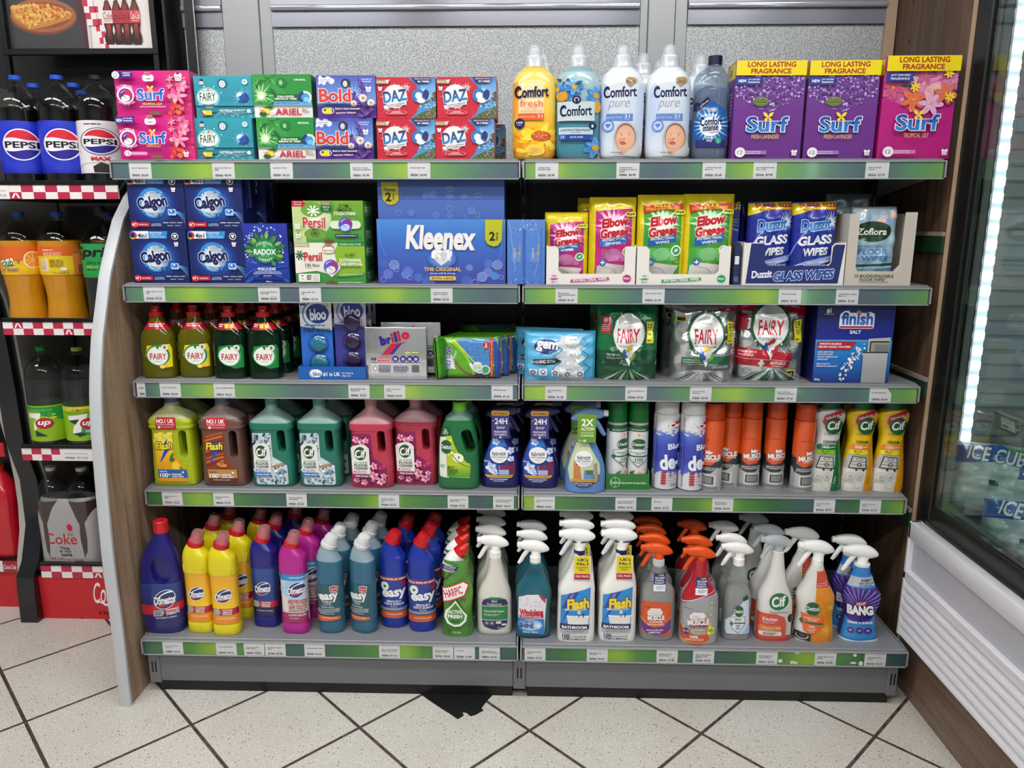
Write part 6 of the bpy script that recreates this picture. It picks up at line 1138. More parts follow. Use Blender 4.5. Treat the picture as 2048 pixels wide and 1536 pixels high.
# toilet block cards in a tray
def bloo(pur):
    c=('2a6ac8','e9edf0') if not pur else ('3a3a8e','c9c4cc'); A=Art((0,0,100,210),.083,.20); A.rect(0,0,100,210,c[0]); A.poly([(0,0),(100,0),(100,85),(0,75)],c[1]); A.ell(56,40,36,27,'1d3f96'); A.ring(54,42,46,4,'3a70c0',ry=38,a0=100,a1=260); A.t('bloo',32,26,82,58,'eef2fa',b=.05,rot=4); A.rect(2,2,20,18,'24408e'); A.t('No.1',4,6,18,14,'f0f4fa'); A.ring(84,14,7,2,'6aa04a')
    A.t('TOILET BLOCKS',10,80,94,90,'14306e' if not pur else '4a3a5a',b=.03); A.bars(14,70,80,77,1,'3a90c8')
    w,h=.083,.20; mb=MB().box(-w/2,w/2,-.001,.001,0,h,PRG,bv=.0004); A.apply(mb,flat(-.001),PRG)
    cards=meshof('card',mb,0,base=c[0]); k=[('card',cards)]; col=('4ab4d4','20333c') if not pur else ('5a2a6e','3e1c50')
    for z in ((.032,.082) if not pur else (.032,.082,.132)):
        d=MB().loft([(z-.0,.0,.0)],PR,3,cap=(0,0)) if 0 else MB(); 
        d.bm(disc(.022,.010,col[0]),plas(col[0],.3),Matrix.Translation((.004,-.001,z))); bl=MB(); bl.bm(disc(.028,.014,None),clearmat('blister','eef4f6',rough=.08),Matrix.Translation((.004,-.001,z))); k.append(('toilet_block',d.mesh('toilet_block',50),None,[('blister',bl.mesh('blister',50))]))
    return k
def disc(r,d,c):
    bm=bmesh.new(); bmesh.ops.create_uvsphere(bm,u_segments=28,v_segments=14,radius=1)
    for v in bm.verts: v.co=Vector((v.co.x*r,min(0,v.co.z)*d if 0 else -abs(v.co.z)*d*(1-.25*(abs(v.co.x*v.co.y)>.2)),v.co.y*r))
    return bm
thing('toilet_block_card','blue and white toilet block card with turquoise blocks in blister','toilet block card','toilet block cards in blue tray',bloo(0),-.532,.055,Z3+.004,copies=[(-.525,.09,Z3+.004,0,'blue toilet block card behind the front turquoise one')])
thing('toilet_block_card','purple toilet block card with three purple blocks','toilet block card','toilet block cards in blue tray',bloo(1),-.442,.052,Z3+.012,copies=[(-.436,.085,Z3+.012,0,'purple toilet block card, second in line behind the front one'),(-.431,.118,Z3+.012,0,'purple toilet block card, furthest back of three')])
A=Art((1435,625,2022,722),.174,.032); A.rect(1435,625,2022,722,'1a5cae'); A.ell(1590,672,52,32,'f0f2f6'); A.t('bloo',1562,660,1634,692,'1a3f96',b=.04); A.ring(1580,674,50,5,'dfe8f4',ry=36,a0=110,a1=250); A.t('#1 in UK',1650,662,1800,696,'f0f4fa',b=.03); A.t('for a fresh &',1814,661,1912,675,'f0f4fa',b=.02); A.t('clean loo',1816,682,1892,696,'f0f4fa',b=.02)
D=.12; thing('display_tray','blue cardboard tray holding the toilet block cards','display tray','cardboard trays of toilet blocks',tray(.174,.034,D,[(-.087,0),(.087,0),(.087,.034),(-.087,.034)],base='1a5cae',art=A,side_h=.034),-.486,.015+D/2,Z3)
# soap pad packs
FOIL=mat('foil',rough=.2,metal=.9,attr=True,bump=(16,1.0,3))
A=Art((145,230,635,655),.148,.128,.004)
[A.t(ch,x0,y0,x1,y1,c_,b=.14,rot=12) for ch,x0,y0,x1,y1,c_ in (('b',256,290,312,374,'2a1f86'),('r',314,302,354,360,'2a1f86'),('i',352,268,378,350,'b8203c'),('l',380,256,404,344,'2a1f86'),('l',408,248,432,336,'b8203c'),('o',440,256,512,322,'b8203c'))]; A.poly([(270,450),(350,360),(495,338),(420,365),(330,450)],'c0203c'); A.poly([(335,450),(400,372),(450,348),(420,385),(365,450)],'3a2a90')
A.rect(455,420,608,450,'8aa05a'); A.t('NEW',470,426,515,444,'e8f0dc',b=.02); A.bars(525,428,580,440,1,'e8f0dc'); A.t('10',180,478,220,504,'2a1f86',b=.04); A.rect(228,470,352,520,'d8a4ac'); A.t('SOAP PADS',232,472,348,492,'b8203c',b=.02); A.bars(232,500,345,514,1,'b8203c')
for x in (386,450,508,560): A.ell(x,488,27,25,'2a2480'); A.rect(x-13,476,x+13,500,'b8b4d0',r=3)
A.bars(190,532,450,538,1,'4a4a70'); A.rect(175,522,600,612,'c9c9ce'); A.poly([(212,545),(236,570),(212,595),(188,570)],'b8203c'); A.poly([(212,552),(229,570),(212,588),(195,570)],'eeeeee'); A.bars(242,540,348,605,7,'4a4670',seed=3); A.bars(368,545,500,605,6,'4a4670',seed=6); A.barcode(524,535,590,600)
mb=MB().box(-.077,.077,-.018,.02,0,.134,FOIL,bv=.010,seg=3).box(-.079,.079,-.0225,-.0175,-.0,.136,FOIL,bv=.0022,seg=2); A.apply(mb,flat(-.0225),PRG); me=meshof('pack',mb,50,base='dcdde0')
thing('soap_pad_pack','silver foil soap pad pack with red and blue lettering, front one','soap pad pack','foil soap pad packs',me,-.321,.045,Z3,0,copies=[(-.291,.10,Z3+.006,0,'silver foil soap pad pack behind the front one')])
# sponge packs
def bet(A):
    A.rect(0,0,100,80,'5ea61e'); A.poly([(0,0),(12,0),(20,40),(14,80),(0,80)],'2f7a1a'); A.poly([(12,26),(22,34),(28,62),(14,58)],'e4e8ee'); A.poly([(30,2),(90,2),(90,62),(80,74),(60,70),(50,50)],'4a86c4'); A.blobs(34,4,88,60,90,['3a74b4','2f64a4','6aa0d4'],.6,1.4,seed=4,inside=lambda x,y:y<(x-26)*2.2)
    A.curve((18,4),(50,30),(58,72),6,'8ac83a',w1=3); A.curve((24,4),(46,28),(80,78),3,'e0d030',w1=1); A.curve((28,46),(40,76),(80,78),2,'a82050'); A.curve((52,50),(64,84),(90,52),4,'e4ecdc',w1=3); A.curve((60,70),(75,78),(92,66),4,'2a4a6a')
    A.t('BETTINA',-7,32,37,44,'22307a',b=.04,rot=86,out='e8ecf2',ow=.06); A.t('sponge wipes',6,40,42,47,'dce8f0',rot=72); A.rect(84,2,89,80,'b8202c'); A.t('Super Absorbent for All your tasks',54,38.5,120,42.5,'e8c030',b=.02,rot=90); A.ell(78,15,4.5,8,'b8202c'); A.t('3pc',73,12,83,18,'f4e8d0',b=.03,rot=90); A.ell(64,56,8,9,'dfe8dc'); A.t('PLANT BASED',58,52,70,61,'3a8a4a'); A.ell(77,62,8,9,'c8e0d0'); A.ell(77,62,5.5,6.5,'4a9a6a')
    A.poly([(90,2),(100,0),(100,80),(92,80)],'2a4a9e'); A.poly([(92,0),(100,0),(100,30)],'6ab43a')
A=Art((0,0,100,80),.158,.106); bet(A); me=bag_mesh('sponge_pack',.162,.108,.034,21,A,mt=PRG,base='4e961e',wr=.003,bot=None,exp=8,edge=.006)
thing('sponge_pack','green film sponge pack, front one of the leaning row','sponge pack','green sponge cloth packs',me,-.135,.055,Z3,.0,rx=-.06,copies=[(-.137+.024*(k+1),.055+.036*(k+1),Z3,0,'green film sponge pack, %s back in the leaning row'%w) for k,w in enumerate(('second','third','fourth','fifth'))]+[(-.10,.30,Z3,.1,'green film sponge pack standing alone at the very back'),(-.185,.10,Z3,1.2,'green film sponge pack turned edgewise left of the row')])
# washing soda bags
A=Art((0,0,100,70),.165,.112); A.rect(0,0,100,70,'5ab4e0'); A.poly([(50,0),(86,0),(76,12),(90,18),(78,26),(90,34),(76,42),(86,50),(78,58),(88,70),(42,70),(50,60),(38,50),(52,40),(40,30),(54,22),(42,12)],'cfd3d6'); A.blobs(48,4,80,68,60,['e6e8ea','b8bcc0','f4f4f6'],1,3,seed=4,seg=5)
for s,x in ((1,50),(-1,84)): A.line([(x,2),(x-8*s,12),(x+3*s,20),(x-10*s,30),(x,40),(x-12*s,50),(x-2*s,60)],.9,'1a1c24')
A.ell(28,16,19,11,'1a2a6e'); A.t('gem',12,8,46,24,'eef2f6',b=.06,rot=-5,sh=.1); A.t('500 g e',22,28,36,32,'f0f4f8'); A.poly([(8,36),(44,34),(52,38),(40,44),(8,44)],'14151c'); A.t('WASHING SODA',4,37,42,42,'e8eaee',b=.02,rot=3)
for x,y in ((2,52),(17,51),(36,52),(54,54),(74,54)): A.rect(x,y,x+12,y+10,'e4e8ec'); A.ell(x+6,y+5,4,3.6,'4a5260'); A.ell(x+6,y+5,2.4,2,'c8ccd0')
SB=mat('soda_film',rough=.3,attr=True,coat=.5,bump=(30,.6,3)); me=bag_mesh('soda_bag',.182,.125,.07,31,A,mt=SB,base='5ab4e0',wr=.006,bot=.2,exp=2.4,edge=.003)
thing('washing_soda_bag','pale blue film bag of washing soda crystals, front one','washing soda bag','washing soda bags',me,.100,.058,Z3,.02,copies=[(.072,.11,Z3,-.25,'pale blue film bag of washing soda behind the front bag')])
# dishwasher pouches
def fp_(A,k):
    g='14603a'
    if k==0:
        A.rect(-5,-5,105,110,'157040'); A.poly([(0,60),(100,60),(100,100),(0,100)],'12502e'); A.rect(6,16,22,38,'c02434'); A.t('#1',10,17,20,24,'f4f0f0',b=.05); A.bars(8,26,20,36,4,'f0d8d8',fill=.35); A.t('PRO TEC CLEAN',16,64,40,67,'dceee0',b=.02); A.t('WITH NO RESIDUE',16,69,42,71,'dceee0'); A.rect(0,73,100,80,'0f3c26')
    elif k==1:
        A.poly([(68,4),(105,4),(105,9),(72,9)],'b82838'); A.t('NEW',80,5.5,88,8,'f4e8e8',b=.02); A.poly([(14,68),(92,66),(90,77),(14,77)],'1a6a44'); A.t('POWERFUL 24/7 ON',16,70,40,72,'dceee0',b=.02); A.t('TOUGH CHALLENGES',16,73,44,75.2,'dceee0',b=.02); A.rect(14,78,88,85,'56585c'); A.t('CLEANS GREASY FILTERS',60,79,86,82,'e0e0e4'); A.rect(5,15,20,22,'c8c030'); A.rect(7,16,18,21,'1c1c20')
    else:
        A.poly([(-5,-5),(105,-5),(105,20),(60,14),(-5,12)],'b8162a'); A.t('BEST IN WHICH? TESTING',18,2,88,7,'e8c8cc',b=.02,rot=-3); A.t('NEW',72,14,84,18.5,'f4eaea',b=.04); A.rect(-5,16,12,36,'b01e30'); A.poly([(0,58),(50,62),(78,64),(76,84),(0,80)],'b8162a'); A.t('POWERFUL EVEN IN',2,62,26,64.5,'f4eaea',b=.02); A.t('SHORT CYCLES!',2,66,22,68.5,'f4eaea',b=.02); A.line([(0,71),(76,74)],.6,'e8c8c8'); A.t('ANTI-DULL',47,75,72,79,'f4eaea',b=.04,sh=.15); A.t('TECHNOLOGY',50,80,68,82,'f4eaea'); A.rect(32,73,36,82,'f0e4e4'); A.rect(29.5,76,38.5,79,'f0e4e4'); A.rect(72,86,86,99,'d0c830'); A.rect(73.5,87.5,84.5,97.5,'1c1c20'); A.ell(76,94,2,4,'e8e8e8'); A.ell(80,93,2,4,'b0b0b4')
    if k!=1:
        for i in range(9): A.poly([(50+(i-4)*1.5,84),(50+(i-4)*12-4,101),(50+(i-4)*12+4,101)],('2a8a3a','c8ccc8')[i%2] if k==0 else ('c8cacc','1f7040')[i%2])
    else:
        for i in range(7): A.poly([(46+(i-3)*1.5,86),(46+(i-3)*13-3,101),(46+(i-3)*13+3,101)],('9a9c9e','d0d2d4')[i%2])
    cx,cy=(50,38) if k!=2 else (45,30); r=25
    A.ell(cx,cy,r+4,r+5,'1f5a34'); A.blobs(cx-r-6,cy-r-6,cx+r+6,cy+r+6,60,['3a9a50','e0e8d8','1a4a2a'],.6,1.6,seed=k,inside=lambda x,y:r*r<(x-cx)**2+(y-cy)**2<(r+6)**2); A.poly([(cx-12,cy+r*.75),(cx+12,cy+r*.75),(cx+1,cy+r+18)],'e6e8e6'); A.ell(cx,cy,r,r+1,'eef0ee'); A.t('FAIRY',cx-18,cy-7,cx+18,cy+12,'c01c34',b=.03); A.t(('ORIGINAL POWER','PLATINUM','PLATINUM PLUS')[k],cx-16,cy+14.5,cx+16,cy+17.5,'2a4a3a',b=.01); A.bars(cx-8,cy-14,cx+8,cy-12.5,1,'8a9a8a')
    A.ring(cx-1,cy+25,8,5,'2a5ab0',ry=8,a0=90,a1=230); A.ring(cx+3,cy+25,9,5,('e0b83a','e8c84a','c8283a')[k],a0=200,a1=300); A.ring(cx+4,cy+27,9,5,('6aaa3a','5aa03a','c8283a')[k],a0=-20,a1=110)
    x=(84,86,84)[k]; A.rect(x-5,22,x+6,50,'dcd426',r=1); A.t(('22','21','25')[k],x-3.5,24,x+4.5,30,'1c1c20',b=.03); A.bars(x-3,32,x+4,34,1,'303020'); A.ell(x+.5,39,3.5,3,'a8a028'); A.bars(x-3,46,x+3,48,1,'303020')
FOILP=mat('pouch_foil',rough=.18,metal=.9,attr=True,bump=(15,1.0,3)); GPH='dishwasher tablet pouches'
for k,(x,w,h,y,l) in enumerate(((.272,.158,.196,.03,'green foil dishwasher tablet pouch with yellow count flash'),(.466,.166,.197,.02,'silver foil dishwasher tablet pouch, plain silver top'),(.640,.172,.205,.035,'silver and red foil dishwasher tablet pouch with red banner'))):
    A=Art((0,0,100,100),w*.98,h*.985,.001); fp_(A,k); me=bag_mesh('tablet_pouch',w,h,.085,41+k,A,mt=(FOILP if k else mat('pouch_green',rough=.25,metal=.55,attr=True,bump=(26,.8,3))),base=('157040','d4d6d8','d0d2d4')[k],wr=.011,bot=.18,exp=3,edge=.004,n=34,am=mat('pouch_ink',rough=.25,metal=.12,attr=True,bump=(26,.8,3),coat=.4))
    cps=[(x-.012,y+.11,Z3,0,l.replace('foil','foil')+', behind the front one')] 
    thing('tablet_pouch',l,'tablet pouch',GPH,me,x,y+.042,Z3,(0,0,-.03)[k],copies=cps)
# dishwasher salt box
A=Art((172,87,1300,1205),.190,.206); A.grad(172,87,1300,615,['131b4e','16206e','1c2a92']); A.grad(172,615,1300,1205,['2a8fd0','1f6cc0','14307e'],n=6); A.rect(172,610,1000,625,'6ab0e0'); A.rect(238,130,440,290,'131b44')
A.rect(495,240,1005,455,'e8e8ee',r=40); A.poly([(500,260),(560,215),(620,212),(650,250),(880,250),(900,225),(955,232),(975,285),(1005,330),(1000,450),(500,450)],'e8e8ee'); A.rect(505,420,990,447,'c0202e',r=8); A.rect(515,290,985,408,'e8e8ee'); A.t('finish',520,232,985,405,b=.06,cols=('14307e','2a74c8')); burst(A,770,240,66,12,'f0e8e8',6,seed=2); A.poly([(742,238),(800,238),(785,275),(760,275)],'c82a2a')
A.t('SALT',660,476,824,524,'eef0f4',b=.05); A.t('#1',295,176,362,250,'e8e8ee',b=.04); A.bars(262,256,412,268,1,'c8ccd8'); A.poly([(200,632),(765,632),(690,745),(200,745)],'b8182e'); A.t('WHITE MARKS',226,650,552,677,'f4f0f2',b=.05); A.t('FROM HARD WATER?',220,690,694,718,'f4f0f2',b=.05)
for i,q in enumerate(('100% BETTER','PROTECTION','FROM LIMESCALE','RESIDUES*')): A.t(q,214,766+i*33,(448,436,512,380)[i],786+i*33,'e4ecf6',b=.04)
A.t('98% PURITY,',205,930,416,951,'e4ecf6',b=.04); A.t('PREMIUM QUALITY',203,962,520,984,'e4ecf6',b=.04); A.t('2Kg',192,1142,275,1178,'f0f4fa',b=.04); A.blobs(560,650,900,1200,130,['f4f6fa','dfe6f0','b8cce8'],5,24,seed=3,inside=lambda x,y:abs((x-500)-(1200-y)*.75)<60+20)
A.poly([(940,590),(1262,570),(1262,780),(940,780)],'b8bab8'); A.rect(965,620,1255,770,'2a2c2c',r=20); A.rect(985,640,1250,765,'9a9c98',r=10); A.bars(1040,670,1245,760,5,'5a5c5a'); A.grad(880,780,1240,1200,['b8babb','a4a6a8','9a9ca0']); A.rect(880,770,1250,785,'202224')
D=.1; me=carton(.190,.206,D,'151d62',A,side=[(-1,sideart(D,.2,'141a58'))]); thing('salt_box','dark blue dishwasher salt box with silver dishwasher picture','salt box','dishwasher salt boxes',me,.834,.022+D/2,Z3,-.0)
# ================================================================= fourth shelf
Z4=ZS[3]
def hole_cut(x,z,a,h,d=.1,tilt=0,y=0,n=20):
    p=[]; 
    for k in range(n): t=2*math.pi*k/n; px=a*math.cos(t); pz=(h-a)*(1 if math.sin(t)>0 else -1)+a*math.sin(t); p.append((x+px*math.cos(tilt)-pz*math.sin(tilt),z+px*math.sin(tilt)+pz*math.cos(tilt)))
    return MB().prism(p,-d+y,d+y,PR).mesh('cut',0)
def jug(name,rings,hole,liq,air,lev,art,lfr,label,cat,g,cap,x,y,copies=(),capz=None,cx=0,extra=()):
    body=plas(liq,.32); top=plas(air,.35); rs=[];src=rg(rings)
    for a,b in zip(src,src[1:]):
        rs.append(a)
        if a[0]<lev<b[0]: t=(lev-a[0])/(b[0]-a[0]); rs.append(tuple(p+(q-p)*t for p,q in zip(a,b)))
    rs.append(src[-1]); mb=MB().loft(rs,body,48,mz=[(lev,top)])
    me=mb.mesh('bottle',40,cut=hole_cut(*hole)) if hole else mb.mesh('bottle',40)
    parts=[('bottle',me)]
    for (nm,A,z0,z1) in art: parts.append((nm,sleeve(src,z0,z1,A,full=False,m=PR,extra=.0006,step=.005)))
    z=rings[-1][0]/1000; c=MB().loft([(z-.003,cap[1],cap[1],cx),(z+cap[2],cap[1],cap[1],cx)],plas(cap[0],.3),30).mesh('cap',40); parts.append(('cap',c))+0 if 0 else parts.append(('cap',c))
    return thing(name,label,cat,g,parts,x,y,Z4,0,copies=copies)
FL=[(0,55,30,0,5),(4,58,33,0,5),(60,57,33,0,5),(100,55,33,0,5),(150,54,32,0,5),(158,58,34,0,5),(163,60,35,0,5),(168,58,34,0,5),(172,60,35,0,5),(178,60,35,0,5),(186,56,33,0,4),(200,42,28,0,3),(212,24,22,0,2.2),(220,19,19),(226,19,19)]
def flash(A,wood):
    A.poly([(150,340),(340,340),(355,360),(358,560),(420,650),(470,720),(485,830),(470,850),(170,850),(155,830),(138,360)],'e8a81c' if not wood else '8a3a1c')
    if not wood: A.grad(152,350,345,700,['f0e04a','f2c822','eca41c']); A.blobs(145,342,345,440,40,['f4e868','e8d840'],10,18,seed=2)
    else:
        for k in range(9): A.curve((150,380+k*38),(260,350+k*36),(350,330+k*36),16,('b05a24','c87a34','7a3018')[k%3])
    A.poly([(298,395),(235,470),(262,500),(190,650),(215,630),(300,520),(260,500),(275,480)],'2448c0' ); A.t('Flash',160,432,345,510,'f6e22a',b=.05,out='14143a',ow=.09,sh=.15,rot=2); A.bars(165,515,325,524,1,'1c2c6a')
    if not wood: A.ell(365,685,50,48,'f4c81c',c2='fae04a'); A.leaf(300,640,350,540,16,'3a7a2a'); A.leaf(310,640,360,600,12,'2a6a24'); A.leaf(410,690,440,720,10,'3a7a2a'); A.poly([(160,722),(478,722),(484,812),(165,812)],'1f62b0'); A.poly([(165,812),(484,812),(470,850),(170,850)],'e8981c')
    else: A.poly([(260,660),(330,610),(350,620),(340,650),(380,665),(370,690),(310,690)],'d8904a'); A.poly([(290,640),(330,612),(345,630),(320,680)],'b85a24'); A.poly([(160,715),(478,715),(484,805),(165,805)],'b88a4a'); A.poly([(165,805),(484,805),(470,850),(170,850)],'5a2818'); A.t('SUITABLE FOR ALL FLOORS',215,820,400,832,'e8d8b8',b=.02)
    A.t('REMOVES',180,735,262,750,'f0f4fa' if not wood else '4a2a14',b=.03); A.t('100',180,760,272,806,'f4f6fa',b=.05); A.t('%',275,765,300,785,'f4f6fa',b=.03); A.t('GREASE',310,762,420,782,'f4f6fa',b=.04); A.t('AND DIRT',312,787,446,806,'f4f6fa',b=.04); A.rect(428,740,450,758,'f0f4f8',r=4)
def nouk(A):
    A.rect(185,175,408,300,'c01c2c',r=20); A.t('NO.1 UK',195,192,388,232,'f6f2f2',b=.05); A.t('FLOOR CLEANER',200,238,396,256,'f2dcdc',b=.02); A.rect(210,265,236,288,'f2dcdc',r=4); A.bars(242,270,385,286,2,'f0d0d0',fill=.3)
px=.000262; GF='large floor cleaner jugs'
for wood in (0,1):
    A=Art((0,0,640,900),640*px*.93,.236); flash(A,wood); A2=Art((0,0,640,900),640*px*.93,.236); nouk(A2)
    A.cx=A2.cx=(-.004,-.004)[wood]; A.tf=A2.tf=lambda x,y:(x-20,y+8)
    jug('cleaner_jug',FL,(.034,.118,.0105,.037,.1,.02),('a9ba1a','6a4a42')[wood],('b9bf86','8c7a78')[wood],.186,[('label',A,.004,.15),('red_sticker',A2,.155,.195)],None,('yellow floor cleaner jug with lemon label','brown floor cleaner jug with wood label')[wood],'cleaner jug',GF,('3f5f8e',.0185,.016),(-.932,-.797)[wood],.058,
      copies=[((-.925,-.79)[wood],.135,Z4,0,('yellow floor cleaner jug behind the front yellow one','brown floor cleaner jug behind the front brown one')[wood])])
CF=[(0,54,30,0,4),(4,57,32,0,4),(70,56,32,0,4),(74,54,31,0,4),(150,53,31,0,4),(158,57,33,0,4),(168,58,33,0,4),(178,56,32,0,3.5),(192,40,27,0,3),(206,22,20,0,2.2),(214,16,16),(226,16,16)]
def cif(A,pink):
    b,w=('2f8a78','8a1a5a')[pink],0
    A.poly([(1135,318),(1325,310),(1345,330),(1350,560),(1440,610),(1500,655),(1505,840),(1480,852),(1165,850),(1155,820),(1128,330)],('c9d6dc','8a1c58')[pink])
    rd=random.Random(5); ins=lambda x,y:(1140<x<1335 and 325<y<840) or (1340<=x<1490 and y>600+(x-1340)*.3 and y<835)
    if not pink:
        A.blobs(1130,315,1505,850,420,['1f4a6a','e8eef0','6a9ab0','2c6a86','ffffff','0f3048','b4c8d0','4a7a84'],8,22,seed=6,el=.42,inside=ins); A.poly([(1345,650),(1480,610),(1440,650),(1350,670)],'b08a5a')
    else:
        A.blobs(1130,315,1505,850,110,['b81c6a','d84a8e','6a1448','e88ab8','8a1c58'],8,24,seed=6,inside=ins)
        for x,y,r in ((1180,375,40),(1240,400,36),(1290,380,34),(1180,790,34),(1260,810,36),(1370,745,50),(1440,800,44),(1370,640,40),(1320,700,34),(1470,740,30)): A.flower(x,y,r,('f0b0cc','d8488a','f8dce8'),5,c='d8402a',seed=x,wd=.36)
    A.poly([(1142,455),(1165,430),(1230,412),(1290,420),(1325,455),(1332,720),(1150,720)],'e6e6e2'); A.ell(1232,508,66,78,'e6e6e2'); A.ell(1232,508,60,70,'14502e'); A.t('Cif',1178,468,1290,552,'f4f6f2',b=.05,sh=.15,rot=4); A.ell(1235,478,11,12,'c02030')
    for q,y,x1,h,bb in (('ALL PURPOSE',594,1304,12,.02),('FLOOR',613,1308,30,.03),('CLEANER',648,1310,24,.03)): A.t(q,1170,y,x1,y+h,'20402e',b=bb)
    A.t('100% STREAK',1192,684,1290,695,('2a6ab0','a81c5a')[pink],b=.02); A.t('FREE SHINE',1192,702,1292,711,('2a6ab0','a81c5a')[pink],b=.02); A.ell(1172,696,8,8,('2a6ab0','a81c5a')[pink]); A.rect(1150,718,1318,760,('1f7ac8','8a1456')[pink]); A.t('Ocean Fresh' if not pink else 'Wild Orchid',1172,730,1310,747,'f0f6fa',b=.04)
GCF='cleaner jugs with see-through handles'
for pink in (0,1):
    A=Art((1090,0,1570,880),.118,.232,.0); cif(A,pink)
    jug('cleaner_jug',CF,(.030,.128,.0105,.030,.1,.03),('23705e','b8384e')[pink],('86a8a0','b98890')[pink],.176,[('label',A,.006,.16)],None,('sea green floor cleaner jug with wave label, left one','raspberry floor cleaner jug with orchid label, left one')[pink],'cleaner jug',GCF,(('4a8a80','b87880')[pink],.0165,.012),(-.664,-.398)[pink],(.056,.056)[pink],
      copies=[((-.537,-.284)[pink],(.058,.082)[pink],Z4,0,('sea green floor cleaner jug with wave label, right one','raspberry floor cleaner jug with orchid label, right one set back')[pink])]+[((-.66,-.525,-.392,-.275)[2*pink+k],.15,Z4,0,('sea green','raspberry')[pink]+' floor cleaner jug behind the %s one'%('left','right')[k]) for k in (0,1)])
DT=[(0,50,28,0,3.2),(4,53,31,0,3.2),(20,55,32,0,3.2),(60,55,32,0,3),(110,52,31,0,3),(150,47,29,1,3),(180,40,27,2,3),(195,34,25,3,2.6),(204,24,21,4,2.2),(210,19,19,4),(214,18,18,4)]
A=Art((945,0,1385,930),.108,.236); A.poly([(970,380),(1000,350),(1040,350),(1070,800),(975,790),(965,760)],'dfe4dc'); A.poly([(1005,260),(1085,258),(1095,350),(980,370)],'145a2c'); A.poly([(1040,352),(1100,345),(1130,440),(1180,540),(1250,620),(1300,660),(1295,800),(1050,790),(1045,600)],'b4c428'); A.grad(1050,640,1295,790,['c0cc30','8ab42a','4a9a2c']); A.blobs(1050,380,1180,560,30,['d8e470','8ab832','e8f0a0'],8,20,seed=3,inside=lambda x,y:x<1090+(y-380)*.5); A.ell(1170,580,62,50,'e8ecc0',ang=20); A.ell(1170,582,50,38,'f4f2dc',ang=20); A.ell(1180,575,8,14,'5a3a1c'); A.curve((1110,540),(1160,640),(1290,680),10,'4a9a2c')
A.ell(1045,465,60,72,'165a30'); A.t('Dettol',988,442,1100,488,'f0f4f0',b=.03); A.t('2x',1028,275,1058,305,'e8f0e8',b=.03); A.bars(1015,310,1070,338,2,'c8e0c8'); A.t('MULTI',1058,668,1130,700,'14401c',b=.02); A.t('PURPOSE',1056,702,1170,734,'14401c',b=.02); A.t('LIQUID',1058,734,1142,764,'14401c',b=.02); A.bars(982,655,1032,690,3,'3a5a3a',fill=.35)
jug('cleaner_jug',DT,(.028,.133,.014,.032,.1,.28),'1f6a3c','6a9484',.188,[('label',A,.018,.168)],None,'green cleaner jug with apple label and lime cap','cleaner jug','green apple cleaner jugs',('6ac01c',.0185,.02),-.166,.050,cx=.004,copies=[(-.16,.14,Z4,0,'green cleaner jug behind the apple label one')])
# ---- trigger sprayers
def spray(z0,hc,tc,cc,x0=0,s=1,mir=1,droop=1.0,nz=None,rib=True,clearm=None,collar=.0145,ch=.014,L=1.0):
    """pump head: collar, shroud, long head with nozzle on the left (mir=1), curved trigger"""
    zc=z0+.042*s; M_=lambda c,r=.3:(clearm or plas(c,r)); k=-1 if mir<0 else 1
    hd=[(-.048,.0050,.0050,.003),(-.0465,.0075,.007,.003),(-.037,.0080,.0075,.003),(-.0365,.0098,.009,.0025),(-.02,.0135,.0108,.002),(0,.0158,.0120,.0002),(.016,.0145,.0115,-.003*droop),(.027,.0098,.009,-.0055*droop),(.034,.005,.005,-.008*droop),(.036,.002,.002,-.009*droop)]
    q=[(x0+k*x*s*L,a*s,b*s,zc+dz*s,0,2.3) for x,a,b,dz in hd]
    if k<0: q=q[::-1]
    h=MB().loft(sm(q,3),M_(hc),24,axis='x'); zb=z0+ch
    h.loft(sm([(zb-.001,.0125*s,.0125*s,x0),(zb+.006*s,.012*s,.0105*s,x0+k*.001),(zb+.015*s,.015*s,.0095*s,x0+k*.002),(zc-.002,.024*s,.009*s,x0+k*.001)],3),M_(hc),24)
    t=MB().tube([(x0-k*.014*s,0,zc-.004*s),(x0-k*.022*s,0,zc-.014*s),(x0-k*.031*s,0,zc-.028*s),(x0-k*.038*s,0,zc-.041*s),(x0-k*.044*s,0,zc-.049*s)],[(.0065*s,.006*s),(.0065*s,.0058*s),(.006*s,.005*s),(.0058*s,.004*s),(.004*s,.0028*s)],M_(tc),10)
    c=MB().loft([(z0-.004,collar,collar,x0),(zb,collar,collar,x0),(zb+.001,collar*.9,collar*.9,x0)],plas(cc,.35),36)
    if rib:
        for i in range(24): a=2*math.pi*i/24; c.box(x0+collar*math.cos(a)-.0006,x0+collar*math.cos(a)+.0006,collar*math.sin(a)-.0006,collar*math.sin(a)+.0006,z0-.003,zb-.001,plas(cc,.35))
    out=[('sprayer_head',h.mesh('sprayer_head',50)),('trigger',t.mesh('trigger',50)),('collar',c.mesh('collar',40))]
    if nz: out.append(('nozzle',MB().loft([(x0-k*x*s*L,r*s,r*s,zc+.004*s) for x,r in ((.040,.0082),(.0505,.0075))][::k],plas(nz),16,axis='x').mesh('nozzle',40)))
    return out
FZ=[(0,48,29,0,3),(4,51,31,0,3),(30,52,32,0,2.8),(60,50,31,0,2.6),(90,42,28,0,2.4),(115,31,24,0,2.2),(135,21,19,0,2),(150,16,16),(156,15,15)]
